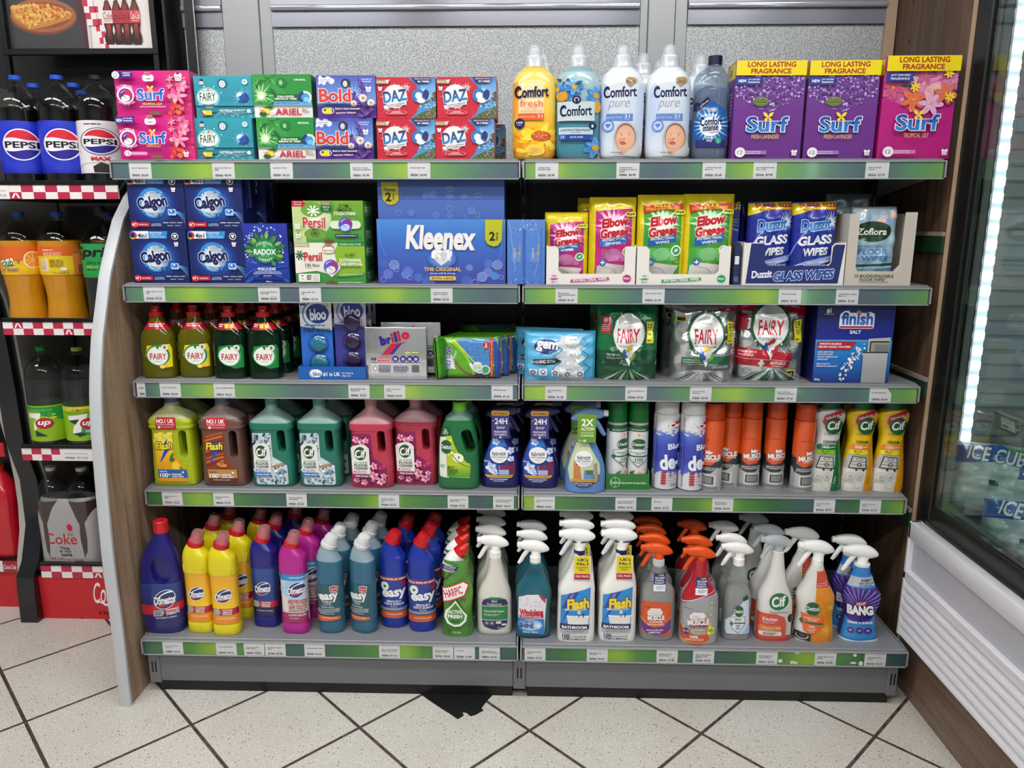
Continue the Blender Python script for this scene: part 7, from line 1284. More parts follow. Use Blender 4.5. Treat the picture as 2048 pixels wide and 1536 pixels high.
def feb(A,pet):
    A.poly([(1490,470),(1540,435),(1590,450),(1620,520),(1690,640),(1700,720),(1680,800),(1600,850),(1500,850),(1440,800),(1420,700),(1440,620)],('2a4a9e','c2cfa2')[pet])
    if not pet:
        A.poly([(1490,470),(1540,440),(1590,450),(1620,530),(1560,530),(1480,560)],'2f74c8'); 
        for x,y,r in ((1530,490,32),(1655,570,32),(1490,720,48),(1520,760,30),(1655,640,28)): A.flower(x,y,r,['cfe0f8','8ab4ec','f0f6fe'],5,c='d88ab0',seed=x,wd=.4)
        A.rect(1555,690,1650,780,'9ab4e0',r=10); A.rect(1560,690,1640,735,'7a1c4e'); A.rect(1640,660,1690,780,'6a1a4a')
    else:
        A.poly([(1470,640),(1490,600),(1520,610),(1530,700),(1545,800),(1470,790)],'c07a44'); A.ell(1500,640,22,26,'d08a52'); A.ell(1500,652,8,6,'2a1a14'); A.rect(1560,700,1640,790,'5a8ac0',r=12); A.rect(1580,700,1640,740,'4a6a3a'); A.rect(1640,740,1690,800,'3a7a3a'); A.poly([(1640,640),(1670,640),(1680,780),(1650,780)],'9a928a')
    A.ell(1557,600,74,74,'ecebee'); A.t('febreze',1500,568,1612,606,'14204e',b=.02,rot=3,sh=.1); A.t('FABRIC REFRESHER',1496,614,1618,626,'3a4470',b=.02); A.bars(1530,638,1590,652,2,'8a90a8',fill=.3); A.poly([(1440,782),(1680,782),(1660,808),(1460,808)],'d8a428'); A.t('KILLS TOUGH ODOURS & FRESHENS',1460,790,1662,800,'3a2a10',b=.02)
    if pet: A.poly([(1460,808),(1665,808),(1600,855),(1510,855)],'222a6a')
    else: A.t('lenor',1438,648,1488,670,'dce6f8',sh=.2)
    A.t('SAFE TO USE AROUND',1480,816,1630,828,'e8ecf6',b=.02); A.t('CATS & DOGS',1510,834,1600,844,'e8ecf6',b=.02)
for pet_ in (0,1):
    face(.17*pet_)
    rs=rg(FZ if not pet_ else [(z*1.03,a*1.02,b,cx,n) if len((z,a,b,cx,n))==5 else 0 for z,a,b,cx,n in [(list(r)+[0,2])[:5] for r in FZ]])
    body=plas(('18185e','5d86c4')[pet_],.3); b=MB().loft(rs,body,44).mesh('bottle',50); A=Art((1395,435,1745,915),.106,.142,.0); feb(A,pet_); L=sleeve(rs,.004,.142,A,full=False,m=PRG,extra=.0008)
    A=Art((0,0,100,150),.047,.075,.138)
    if not pet_: A.rect(0,0,100,150,'4a4690'); A.poly([(0,40),(100,60),(100,150),(0,150)],'3c3478'); A.rect(0,0,100,26,'e0a428',r=10); A.t('NEW FORMULA',10,10,90,20,'2a2a60',b=.03); A.t('24H',18,40,88,72,'f4f4fa',b=.04); A.t('UP TO',4,50,15,58,'f4f4fa'); A.t('lenor',28,78,78,98,'dfe6fa',sh=.2); A.t('FRESHNESS',14,108,86,119,'e8e8f4',b=.02); A.t('ON FABRICS',14,123,86,134,'e8e8f4',b=.02); A.rect(44,138,56,148,'dfe0ee')
    else: A.rect(0,0,100,150,'6a9a24'); A.t('2X',20,24,86,62,'f2f4ec',b=.05); A.t('ACTION',18,68,88,86,'f2f4ec',b=.04); A.t('FIGHTS ODOURS',18,94,86,103,'dcecb8',b=.02); A.t('& FRESHENS',18,108,86,118,'f2f4ec',b=.04); A.rect(32,134,46,146,'dce8f0'); A.bars(4,138,28,144,1,'e8f0d8')
    mb=MB().box(-.0235,.0235,-.0305,-.0295,.138,.213,PR,bv=.0003); A.apply(mb,flat(-.0305),PR); tg=meshof('hang_tag',mb,0,base=('4a4690','6a9a24')[pet_])
    hc=('17174f','6a8ec0')[pet_]; P=[('bottle',b),('label',L),('hang_tag',tg)]+spray(.157,hc,hc,hc,s=1.12,mir=-1,nz=None if not pet_ else 'e8e8e6',rib=False)
    GFZ='fabric refresher sprays'
    if not pet_: thing('fabric_spray','navy fabric refresher spray, last one in the left bay','spray bottle',GFZ,P,-.054,.065,Z4,copies=[(.049,.064,Z4,0,'navy fabric refresher spray, first one in the right bay'),(-.044,.15,Z4,0,'navy fabric refresher spray behind the left bay one'),(.06,.15,Z4,0,'navy fabric refresher spray behind the right bay one')])
    else: thing('fabric_spray','pale blue pet fabric refresher spray with green tag, at shelf front','spray bottle',GFZ,P,.170,.034,Z4,copies=[(.158,.125,Z4,0,'pale blue pet fabric refresher spray with green tag, behind the front one')])
TURN[0]=0.0
# ---- aerosols
def can(r,H,capc,art,base,capr=1.0,caph=.045,rot=0,tin='d8d8da'):
    rs=[(.0,r*.93,r*.93),(.003,r,r),(H-caph-.006,r,r)]; b=MB().loft([(0,r*.9,r*.9),(.002,r*.98,r*.98),(.004,r,r),(H-caph-.008,r,r),(H-caph-.001,r*.94,r*.94)],mat('tin_'+tin,tin,.25,.3),36)
    L=sleeve([(0,r,r),(H,r,r)],.004,H-caph-.008,art,rot=rot,wrap=True,base=base,m=PRG,extra=.0004,N=36,step=.005)
    c=MB().loft([(H-caph-.002,r*capr,r*capr),(H-.006,r*capr*.985,r*capr*.985),(H-.001,r*capr*.93,r*capr*.93),(H,r*capr*.85,r*capr*.85)],plas(capc,.3),36)
    return [('can',b.mesh('can',40)),('label',L),('cap',c.mesh('cap',40))]
def wrapart(r,H,caph,fr,vis): # fr spans vis metres of arc
    return Art(fr,vis,H-caph-.012,.004)
r,H=.0262,.232; 
for k,(x,fr) in enumerate(((.2555,(885,255,1075,925)),(.3115,(1095,255,1285,925)))):
    A=wrapart(r,H,.052,fr,.0524*1.25); o=fr[0]-885; cx=1030+o if k==0 else 1030+o-45
    A.rect(600,255,1600,925,'d9dce2'); A.poly([(600,255),(1600,255),(1600,330),(600,320)],'1a5a34'); A.t('KILLS COLD & FLU VIRUSES',cx-100,298,cx+50,312,'e8f0e8',b=.02); A.flower(cx,360,34,['e8c0b8','f0d8d0'],5,c='c8788a',seed=3,wd=.4); A.ell(cx,460,56,60,'165a30'); A.t('Dettol',cx-50,444,cx+50,478,'f0f4f0',b=.03); A.poly([(cx-85,520),(cx,505),(cx+85,520),(cx+80,620),(cx,712),(cx-78,620)],'4a5a58'); A.poly([(cx-80,524),(cx,511),(cx+80,524),(cx+75,616),(cx,702),(cx-73,616)],'e0e4e4'); A.rect(cx-98,580,cx-58,600,'1a5a34'); A.rect(cx-87,568,cx-69,612,'1a5a34'); A.t('DISINFECTANT',cx-64,545,cx+64,558,'2a3a4a',b=.02); A.t('SPRAY',cx-22,564,cx+22,576,'2a3a4a',b=.02); A.rect(cx-56,584,cx+80,600,'1f6a3a'); A.t('100',cx-22,612,cx+34,638,'2a3a4a',b=.03); A.bars(cx-38,645,cx+38,672,2,'4a5a6a',fill=.4); A.flower(cx+10,770,50,['e8c4bc','f0dcd4'],5,c='d89a9a',seed=6,wd=.4); A.leaf(cx-60,790,cx-20,745,12,'4a6a3a'); A.rect(cx-140,300,cx-118,800,'c8ccd2'); A.bars(cx-138,310,cx-120,790,22,'8a90a0',fill=.3)
    P=can(r,H,'0d6a26',A,'d9dce2',caph=.052,rot=(0,-.12)[k]); l='disinfectant aerosol with green cap, %s one in the green tray'%('left','right')[k]
    thing('aerosol_can',l,'aerosol can','disinfectant aerosols in green tray',P,x,.068,Z4+.0023,copies=[(x+.004,.122,Z4+.0023,0,'disinfectant aerosol with green cap, behind the %s one'%('left','right')[k])])
A=Art((870,775,1275,918),.114,.042); A.rect(870,775,1275,918,'2a7a34'); A.ring(957,852,48,4,'dcecdc'); A.line([(957,800),(957,905)],3,'dcecdc'); A.t('Dettol',914,838,1000,868,'e8f4e8',b=.01); A.t('KILLS 99.9% OF BACTERIA',1014,850,1250,866,'e8f4e8',b=.03)
thing('display_tray','green cardboard tray holding the disinfectant aerosols','display tray','cardboard trays of aerosols',tray(.114,.042,.13,[(-.057,0),(.057,0),(.057,.042),(-.057,.042)],base='2a7a34',art=A,side_h=.05),.283,.036+.065,Z4)
r,H=.0325,.24; A=Art((1325,90,1560,945),.065*1.2,H-.027-.012,.004); A.rect(900,90,1900,945,'dadbe0'); A.grad(900,285,1900,760,['5a74d0','3044b0','2a3ea8','4a60c0'],n=6); A.blobs(1200,265,1700,320,60,['dadbe0','7a90d8'],6,18,seed=3); A.blobs(1200,740,1700,790,60,['dadbe0','5a70c8'],6,16,seed=4)
A.poly([(1455,205),(1530,160),(1700,140),(1700,255),(1540,240)],'b8142c'); A.t('CarPlan',1468,178,1700,226,'f4f0f2',b=.06,sh=.1); A.t('BlueStar',1462,400,1700,470,'eef0f6',b=.05,sh=.1,rot=7); A.t('de-icer',1405,520,1760,700,'eef0f6',b=.07,sh=.15,rot=8,out='1c2a7a',ow=.03)
for j in range(5): A.ell(1442,752+j*31,22,12,'b8142c'); A.bars(1472,746+j*31,1560,757+j*31,1,'b8142c',seed=j)
A.t('600ml',1495,885,1560,905,'22306a',b=.03); A.line([(1365,110),(1365,925)],6,'6a6a72')
P=can(r,H,'d2d0ce',A,'dadbe0',caph=.03,capr=.97,rot=-.22)
thing('aerosol_can','white and blue de-icer aerosol, left of the pair','aerosol can','de-icer aerosols',P,.384,.063,Z4,copies=[(.4515,.056,Z4,.15,'white and blue de-icer aerosol, right of the pair'),(.40,.135,Z4,0,'white and blue de-icer aerosol behind the pair')])
r,H=.0265,.236; A=Art((390,80,620,840),.053*1.3,H-.038-.012,.004); A.rect(-200,80,1300,590,'d6521c'); A.rect(-200,560,1300,860,'b8b8b8'); A.poly([(-200,480),(400,470),(430,560),(500,590),(570,570),(640,500),(1300,480),(1300,600),(640,590),(570,660),(490,668),(420,640),(380,560),(-200,560)],'303438'); A.poly([(430,400),(640,380),(640,500),(580,560),(500,578),(440,545)],'d6521c')
A.t('Johnson',465,284,548,302,'5a2a14',b=.02); A.t('Mr',518,404,585,446,'f4f0ee',b=.08,out='1c2450',ow=.06,rot=5); A.t('MUSCLE',455,452,655,508,'f4f0ee',b=.08,out='1c2450',ow=.06,rot=6); A.t('OVEN CLEANER',496,510,650,526,'f4e0d0',b=.03,rot=5); A.t('REMOVES TOUGH GREASE',445,594,640,608,'e8e8e8',b=.03,rot=3); A.t('NO SCRUBBING REQUIRED',440,615,640,629,'e8e8e8',b=.03,rot=3)
A.rect(470,676,620,810,'d0d0ce'); A.rect(485,690,600,780,'2a2c2e'); A.rect(495,698,590,770,'6a6c6c'); 
for j in range(8): A.line([(500+j*11,700),(500+j*11,768)],2.5,'c8c8c8')
A.rect(380,800,640,815,'8a8a8a'); A.rect(380,825,640,835,'909090'); A.bars(405,640,440,790,14,'8a8a94',fill=.3)
P=can(r,H,'bf4212',A,'c0b4ae',caph=.04,capr=.98,rot=-.33,tin='bf4212')
thing('aerosol_can','orange oven cleaner can, third from the left of five','aerosol can','orange oven cleaner aerosols',P,.611,.074,Z4,.0,copies=[(.507,.055,Z4,-.75,'orange oven cleaner can, leftmost of five, against the de-icer'),(.560,.086,Z4,-.85,'orange oven cleaner can, second of five, set slightly back'),(.676,.076,Z4,.0,'orange oven cleaner can, fourth from the left of five'),(.744,.056,Z4,.2,'orange oven cleaner can, rightmost of five, beside cream cleaner'),(.62,.15,Z4,0,'orange oven cleaner can behind the middle one')])
face(.35)
# cream cleaners
CC=rg([(0,37,24,0,3),(4,40,26,0,3),(40,39,26,0,2.8),(80,36,25,0,2.6),(115,32,24,0,2.4),(145,30,23,0,2.4),(175,35,25,0,2.4),(200,40,26,0,2.4),(213,37,25,0,2.4),(220,28,22,0,2.2),(222,24,20)])
for k,(x,bs,sd) in enumerate(((.808,'d4d4d6','14703c'),(.893,'e8c010','d89a10'))):
    A=Art((1330,70,1630,860),.083,.222,.0) ; o=0
    A.poly([(1330,630),(1560,640),(1560,860),(1330,860)],'e2e0d8'); A.poly([(1380,490),(1545,500),(1560,640),(1330,640)],'bcbab6'); A.poly([(1545,380),(1640,300),(1640,860),(1528,860),(1552,600)],sd); A.poly([(1405,190),(1420,130),(1560,75),(1600,100),(1440,240)],'b01c30'); A.t("Ireland's No.1*",1432,118,1590,150,'f4dfe2',b=.03,rot=14); A.ell(1512,225,82,80,'145a30',ang=-10); A.t('Cif',1452,178,1574,262,'f4f6f2',b=.05,sh=.15,rot=6); A.ell(1522,184,14,12,'c02030'); A.t('Cleanboost',1430,292,1576,314,'303a30',b=.0); A.t('CREAM',1430,368,1536,392,'28382a',b=.04)
    A.rect(1382,405,1548,465,('14703c','e8823a')[k],r=26); A.t('REMOVES',1424,412,1486,420,'eef4ee'); A.t('100%',1424,424,1490,442,'eef4ee',b=.05); A.bars(1496,428,1540,440,1,'eef4ee'); A.rect(1382,458,1545,502,('8ac028','e8d81c')[k],r=18); A.t('Miracle',1420,462,1490,478,'283a18',b=.02); A.t('Clean',1420,482,1470,497,'283a18',b=.02)
    A.poly([(1410,515),(1530,525),(1545,640),(1380,632)],'20221f'); A.poly([(1418,522),(1524,532),(1536,630),(1390,624)],'c4c4c0'); A.line([(1405,565),(1532,572)],4,'20221f'); A.line([(1400,595),(1534,602)],4,'20221f'); A.ring(1470,542,28,6,'20221f',ry=12); A.ring(1472,598,20,6,'20221f'); A.ell(1450,646,10,10,'20221f'); A.ell(1516,650,10,10,'20221f')
    for q in ((1405,708),(1485,712)): A.ring(*q,38,3,'8a8a86'); A.ell(q[0],q[1],20,14,'b4b4b0')
    A.bars(1358,745,1440,780,4,'4a6a58',fill=.35); A.ring(1480,788,40,3,'8a8a86'); A.t('Original' if k==0 else 'Lemon',1520,740,1590,756,'e8f0e8' if k==0 else '7a4a10',rot=82)
    b=MB().loft(CC,plas(bs,.28,.2),40).mesh('bottle',50); c=MB().loft([(.220,.027,.020),(.236,.025,.019)],plas('14603a'),30).mesh('cap',40)
    L=sleeve(CC,.003,.215,A,full=False,m=PRG,extra=.0008)
    if k==0: thing('cream_cleaner','white cream cleaner bottle with green side stripe','cream cleaner bottle','cream cleaner bottles',[('bottle',b),('label',L),('cap',c)],x,.066,Z4,copies=[(.80,.14,Z4,0,'white cream cleaner bottle behind the front white one')])
    else: thing('cream_cleaner','yellow cream cleaner bottle, left of the yellow pair','cream cleaner bottle','cream cleaner bottles',[('bottle',b),('label',L),('cap',c)],x,.067,Z4,copies=[(.973,.066,Z4,0,'yellow cream cleaner bottle, right of the yellow pair'),(.915,.14,Z4,0,'yellow cream cleaner bottle seen in the gap behind the pair')])
# ================================================================= bottom shelf
Z5=ZS[4]
def lean(A,px,yb):
    k=(px-1000)/6500; A.tf=lambda x,y:(x-k*(yb-y),y); return A
def fr_(xc,yb,W,H,kx=.000254,kz=.000281): return (xc-W/2/kx,yb-H/kz,xc+W/2/kx,yb)
def axcap(x0,z0,t,l,m,N=30): return MB().loft([(z0+s*math.cos(t),r,r,x0+s*math.sin(t),0,2,t) for s,r in l],m,N)
def oval(A,cx,cy,rx,ry,c='1c2a66',ang=-25): A.ell(cx,cy,rx*1.06,ry*1.08,'e4e8f4',ang=ang); A.ell(cx,cy,rx,ry,c,ang=ang)
def domlogo(A,x0,y0,x1,y1,base=None):
    cx,cy=(x0+x1)/2,(y0+y1)/2; w=x1-x0; oval(A,cx,cy,w*.52,w*.40,base or '1c2a66'); A.curve((cx-w*.35,cy-w*.05),(cx-w*.05,cy-w*.36),(cx+w*.36,cy-w*.36),w*.03,'e8ecf6',w1=w*.09); A.poly([(cx-w*.42,cy-w*.02),(cx-w*.2,cy-w*.22),(cx-w*.24,cy-w*.02)],'f4f6fa'); A.curve((cx-w*.3,cy+w*.3),(cx+w*.1,cy+w*.33),(cx+w*.38,cy+w*.08),w*.09,'d02038',w1=w*.02)
    A.t('Domestos',x0,y0+w*.18,x1,y1-w*.14,'f4f4f8',b=.05,out='1c2a66',ow=.06,rot=7)
def place(name,l,g,P,spots,cat='bleach bottle'):
    """spots: (x, y of the front face, label[, turn])"""
    s=spots[0]; return thing(name,s[2],cat,g,P,s[0],s[1],Z5,s[3] if len(s)>3 else 0,copies=[(q[0],q[1],Z5,q[3] if len(q)>3 else 0,q[2]) for q in spots[1:]])
face(-0.957)
# large navy jug
DB=rg([(0,50,34,0,3),(4,54,37,0,3),(40,56,38,0,3),(105,56,38,0,3),(112,55,37,0,3),(160,54,36,0,2.8),(200,48,33,0,2.6),(235,36,27,2,2.4),(262,22,20,7,2.2),(274,18,18,9),(280,17,17,9)])
b=MB().loft(DB,plas('1c1a6e',.3,.2),48).mesh('bottle',45,cut=hole_cut(.014,.180,.025,.036,.05,.1,-.072))
A=lean(Art(fr_(275,1255,.112,.135),.112,.135),335,1255); A.rect(0,740,560,980,'1c2a70'); A.grad(0,740,560,1000,['1d3c86','1f2f78','1c2468']); A.poly([(0,960),(560,930),(560,1000),(0,1065)],'c01c34'); domlogo(A,135,820,352,975); A.poly([(130,1010),(215,1000),(238,1030),(215,1065),(130,1070)],'a8acb4'); A.bars(145,1018,205,1060,4,'30384a',fill=.5); A.t('UNSTOPPABLE',255,985,390,1010,'f4ecee',b=.03,rot=5); A.t('STRENGTH',258,1018,395,1048,'f4ecee',b=.05,rot=6); A.t('THICK BLEACH | ORIGINAL',150,1070,375,1090,'e4e6f2',b=.02,rot=4)
place('bleach_jug','','large navy bleach jugs',[('bottle',b),('label',sleeve(DB,.02,.132,A,base='1c1c68',m=PRG,extra=.0008,N=48)),('cap',MB().loft([(.277,.0195,.0195,.009),(.306,.0185,.0185,.009),(.308,.0165,.0165,.009)],plas('c01828',.3),36).mesh('cap',40))],[(-.957,-.035,'large navy bleach jug with red cap and moulded handle')])
# angled-neck bleach bottles
TB=rg([(0,34,25,0,3),(4,36,27,0,3),(29,36,27,0,3),(33,34,25,0,2.8),(165,34,25,0,2.8),(172,36,27,0,3),(205,36,27,0,3),(222,34,26,0,2.6,.1),(235,27,22,-1,2.2,.22),(244,19,18,-1,2,.28)])
def tbottle(col,A,base,capc='c01828',clear=True):
    b=MB().loft(TB,plas(col,.3,.2),44)
    for k in range(7): b.box(-.027+.009*k-.0018,-.027+.009*k+.0018,-.0265 if abs(k-3)<3 else -.025,-.02,.176,.196,plas(col,.3,.2),bv=.0015)
    L=sleeve(TB,.034,.164,A,base=base,m=PRG,extra=.0006)
    c=axcap(-.002,.242,.28,[(0,.0205),(.012,.0205),(.014,.017)],plas(capc,.3)); P=[('bottle',b.mesh('bottle',45)),('label',L),('collar',c.mesh('collar',40))]
    P.append(('cap',axcap(.002,.254,.28,[(0,.0178),(.025,.0148),(.030,.0115),(.0305,.004)],clearmat('pink_cap','f0c8cc',dens=.35,dcol='dba0a8',rough=.1)).mesh('cap',40),'translucent cap over the nozzle',[('nozzle',axcap(.002,.252,.28,[(0,.012),(.012,.012),(.022,.006)],plas('d84050')).mesh('nozzle',40))])); return P
def ylab(col1,col2,unicef=0):
    A=lean(Art(fr_(905,1262,.07,.165),.07,.165,0),470,1262)
    if not unicef: A.grad(600,650,1200,1140,col1,n=8); A.rect(600,985,1200,1052,'b41c30'); domlogo(A,770,795,925,915); A.poly([(760,985),(800,985),(820,1018),(800,1050),(760,1050)],'a4a6a8'); A.t('UNSTOPPABLE',830,990,935,1006,'f4ecec',b=.03); A.t('LIMESCALE',835,1010,930,1026,'f4ecec',b=.03); A.t('PREVENTER',835,1030,930,1046,'f4ecec',b=.03); A.rect(600,1052,1200,1140,col2); A.t('THICK BLEACH | CITRUS FRESH' if col2=='e88c1c' else 'THICK BLEACH | ORIGINAL',790,1076,960,1092,'fbf0d0' if col2=='e88c1c' else 'dfe4f2',b=.02)
    else: A.rect(600,655,1200,1140,'e4dcd4'); A.ell(880,790,140,130,'b8d4ec',c2='6ab0e0'); A.rect(600,650,1200,715,'2f86cc'); A.t('supporting unicef',810,672,990,695,'f0f6fa',b=.02); domlogo(A,805,745,985,870); A.t('HELP PROVIDE',810,905,1000,950,'b01c30',b=.02,out='b01c30',ow=.01); A.t('SAFE TOILETS',820,960,1000,1005,'b01c30',b=.02,out='b01c30',ow=.01); A.bars(820,1015,1000,1030,1,'303030'); A.rect(600,1040,1200,1140,'9c1c60'); A.t('ALL KNOWN GERMS DEAD',820,1052,1000,1072,'f4e0ec',b=.03); A.t('THICK BLEACH',830,1088,930,1100,'f4e0ec')
    return A
face(-0.82)
GY='bleach bottles with tilted red necks'
place('bleach_bottle','',GY,tbottle('dccc14',ylab(['e8a820','f0b41e','f2c81e','f4d424'],'e88c1c'),'f0c020'),[(-.856,-.040,'yellow bleach bottle, left of the front two',-.1),(-.783,-.051,'yellow bleach bottle, foremost and right of the front two',.05),(-.858,.072,'yellow bleach bottle directly behind the left front one',.1),(-.775,.035,'yellow bleach bottle behind and between the front two',.15),(-.745,.12,'yellow bleach bottle, further back at right of the yellow group'),(-.845,.15,'yellow bleach bottle at the very back, left column')])
face(-0.69)
place('bleach_bottle','',GY,tbottle('1c1c78',ylab(['1f4a94','1f3a84','1c2c70'],'16184a'),'1c2c74'),[(-.690,-.006,'navy bleach bottle with red collar, front one',-.1),(-.688,.085,'navy bleach bottle with red collar, behind the front one'),(-.655,.16,'navy bleach bottle with red collar, furthest back')])
face(-0.6)
place('bleach_bottle','',GY,tbottle('b01e8a',ylab(None,None,1),'e4dcd4'),[(-.601,-.037,'magenta bleach bottle with cream label, front one',-.08),(-.588,.046,'magenta bleach bottle behind the front one',.1),(-.565,.125,'magenta bleach bottle furthest back')])
# cleaners with round bent neck
EB=rg([(0,33,27,0,2.3),(4,36,29,0,2.3),(30,36,29,0,2.2),(34,35,28,0,2.2),(185,35,28,0,2.2),(205,33,27,-1,2.1,.06),(222,27,24,-2,2,.2),(236,20,20,-1,2,.34),(243,18,18,0,2,.42)])
def easy(col,top,A,z0,z1,capc,base,lev):
    m=[(lev,clearmat('milky_top_'+top,'d8e2e8',dens=.75,dcol=top,rough=.2))] if top else None
    b=MB().loft(EB,plas(col,.32,.2),44,mz=m).mesh('bottle',50); L=sleeve(EB,z0,z1,A,base=base,m=PRG,extra=.0007,full=top is None)
    c=axcap(-.001,.240,.42,[(0,.0215),(.009,.0215),(.010,.0185),(.024,.0180),(.033,.0145),(.036,.008)],plas(capc,.3)).mesh('cap',40); return [('bottle',b),('label',L),('cap',c)]
face(-0.46)
A=lean(Art(fr_(245,1240,.07,.15),.07,.15),670,1240); A.rect(90,735,330,1110,'1c5462'); A.poly([(205,755),(252,742),(298,755),(290,805),(252,828),(212,805)],'d0d4d8'); A.poly([(211,761),(252,750),(292,761),(284,802),(252,820),(218,802)],'a82838'); A.t('99.9%',222,770,282,786,'f0dce0',b=.02); A.t('KILL',230,792,272,806,'f0dce0',b=.03); A.t('easy',108,826,296,915,'f2f2ee',b=.06,rot=5); A.ell(104,850,8,10,'f2f2ee'); A.t('TOILET',134,898,240,922,'eef2f2',b=.02); A.t('CLEANER',145,930,228,943,'dfe8ea'); A.t('OCEAN FRESH',125,955,255,972,'dfe8ea'); A.poly([(98,985),(315,975),(312,1015),(98,1025)],'8c969c'); A.t('CLEANS & FRESHENS',105,992,275,1004,'1c2c34',b=.02); A.bars(120,1030,270,1040,1,'c8dce0'); A.poly([(92,1052),(325,1060),(325,1092),(92,1112)],'d0602c'); A.t('concentrating a pledge',130,1066,290,1080,'f4e4dc',b=.02)
place('toilet_cleaner_bottle','','teal toilet cleaner bottles with white caps',easy('2f6480','9fb8c6',A,.03,.145,'d8dadb','1c5462',.205),[(-.506,-.030,'teal toilet cleaner bottle with white cap, left front'),(-.419,-.026,'teal toilet cleaner bottle with white cap, right front',-.35),(-.50,.040,'teal toilet cleaner bottle, second in the left column'),(-.482,.11,'teal toilet cleaner bottle, third in the left column'),(-.416,.055,'teal toilet cleaner bottle, second in the right column'),(-.405,.125,'teal toilet cleaner bottle, third in the right column')],'toilet cleaner')
face(-0.3)
A=lean(Art(fr_(1095,1220,.07,.175),.07,.175),845,1220); A.rect(700,690,1500,1110,'1c3a94'); A.rect(700,690,1500,725,'a81c34'); A.t('KILLS 99.9% OF GERMS',945,698,1235,718,'f4e8ea',b=.05); A.ell(1002,785,42,46,'dce4d4'); A.ell(1002,785,34,37,'f2f4ee'); A.star(1002,785,12,24,3,'2f6a3c'); A.poly([(1170,740),(1215,735),(1222,780),(1195,800),(1172,780)],'b02840'); A.t('easy',975,818,1222,918,'f2f2f0',b=.06,rot=5); A.t('SERIOUSLY',1020,925,1170,948,'f0f2f6',b=.03); A.t('THICK BLEACH',995,952,1195,975,'f0f2f6',b=.03); A.t('ORIGINAL',1055,985,1135,998,'dce4f0'); A.poly([(700,1005),(1500,1005),(1500,1030),(700,1030)],'aab0b8'); A.t('REMOVES STAINS & DESTROYS GERMS',970,1010,1215,1022,'24304a',b=.02); A.rect(700,1040,1500,1110,'c8562a'); A.t('concentrating a pledge',1010,1062,1180,1078,'f4e4dc',b=.02)
place('bleach_bottle','','royal blue bleach bottles with red caps',easy('15309a',None,A,.033,.155,'bc1420','1c3a94',1),[(-.343,.003,'royal blue bleach bottle with red cap, left front set back',-.1),(-.264,-.015,'royal blue bleach bottle with red cap, right front'),(-.325,.11,'royal blue bleach bottle with red cap, behind the left front one'),(-.255,.055,'royal blue bleach bottle with red cap, second in the right column'),(-.25,.125,'royal blue bleach bottle with red cap, third in the right column')])
face(-0.165)
# green wavy toilet cleaner
HB=rg([(0,36,25,0,2.6),(4,40,28,0,2.6),(30,40,28,0,2.6),(60,37,26,-1,2.5),(90,38,27,0,2.5),(120,40,28,0,2.5),(138,37,26,-1,2.5),(155,33,24,-2,2.4),(170,31,23,-5,2.4),(186,26,22,-10,2.3)])
HN=rg([(182,29,24,-10,2.4),(188,31,25,-10,2.4),(200,30,24,-9,2.2,.1),(215,23,21,-4,2,.5),(228,16,16,4,2,.75)])
A=Art(fr_(1428,1262,.082,.165),.082,.165); A.grad(1100,500,1700,1270,['5c9a3a','4f9034','6aa63e','3f7a2a','4a8a30'],n=12); 
for k,(x,y,x2,y2) in enumerate(((1290,700,1420,590),(1320,690,1360,600),(1340,1220,1290,1120),(1330,1230,1380,1140),(1540,1150,1590,1030),(1520,1160,1570,1090),(1560,640,1530,560))):
    for j in range(9): t=j/8; A.line([(x+(x2-x)*t,y+(y2-y)*t),(x+(x2-x)*t+(14 if j%2 else -14),y+(y2-y)*t-14)],2.5,'24501c')
    A.line([(x,y),(x2,y2)],3,'24501c')
A.poly([(1295,760),(1480,685),(1528,725),(1495,830),(1300,905)],'c8203a'); A.poly([(1302,768),(1476,698),(1516,730),(1487,818),(1304,890)],'f0eeea'); A.t('HARPIC',1306,752,1472,830,'c41c34',b=.04,rot=18); A.poly([(1268,520),(1440,545),(1420,585),(1275,570)],'1f2a66'); A.t('ANTI-ODOUR',1318,540,1415,553,'e4eaf6',b=.02,rot=-7); A.t('TECHNOLOGY',1314,558,1398,569,'e4eaf6',b=.02,rot=-7)
A.poly([(1405,870),(1450,940),(1508,1030),(1500,1090),(1450,1135),(1390,1140),(1330,1110),(1308,1050),(1320,980),(1370,920)],'eef2e8'); A.poly([(1405,895),(1445,955),(1490,1035),(1482,1080),(1440,1115),(1390,1120),(1345,1095),(1328,1048),(1340,985),(1380,930)],'3f8a34'); A.t('ACTIVE',1338,970,1465,1010,'e8f0d0',b=.07,out='2a4a34',ow=.06); A.t('FRESH',1338,1018,1468,1055,'f2f4ee',b=.07,out='2a4a34',ow=.06); A.t('MOUNTAIN PINE',1366,1072,1445,1100,'1c3a24',b=.04); A.bars(1450,850,1510,890,3,'24402a'); A.t('TOILET CLEANER',1375,1185,1455,1205,'d8e8c8')
place('toilet_cleaner_bottle','','green pine toilet cleaner bottles',[('bottle',MB().loft(HB,plas('4f8c34',.25,.4),44).mesh('bottle',50)),('label',sleeve(HB,.004,.165,A,base='4f8c34',m=PRG,extra=.0006,N=44)),('neck',MB().loft(HN,plas('f2f2f0',.3),36).mesh('neck',50)),('cap',axcap(.004,.226,.75,[(0,.018),(.012,.0175),(.014,.0135),(.022,.0115),(.024,.009),(.032,.0065),(.036,.003)],plas('cc1a16',.3)).mesh('cap',40))],[(-.165,-.034,'green pine toilet cleaner bottle with bent white neck, front one')]+[(-.166-.003*k,-.034+.062*k,'green pine toilet cleaner bottle, %s behind the front one'%w) for k,w in ((1,'first'),(2,'second'),(3,'third'))],'toilet cleaner')
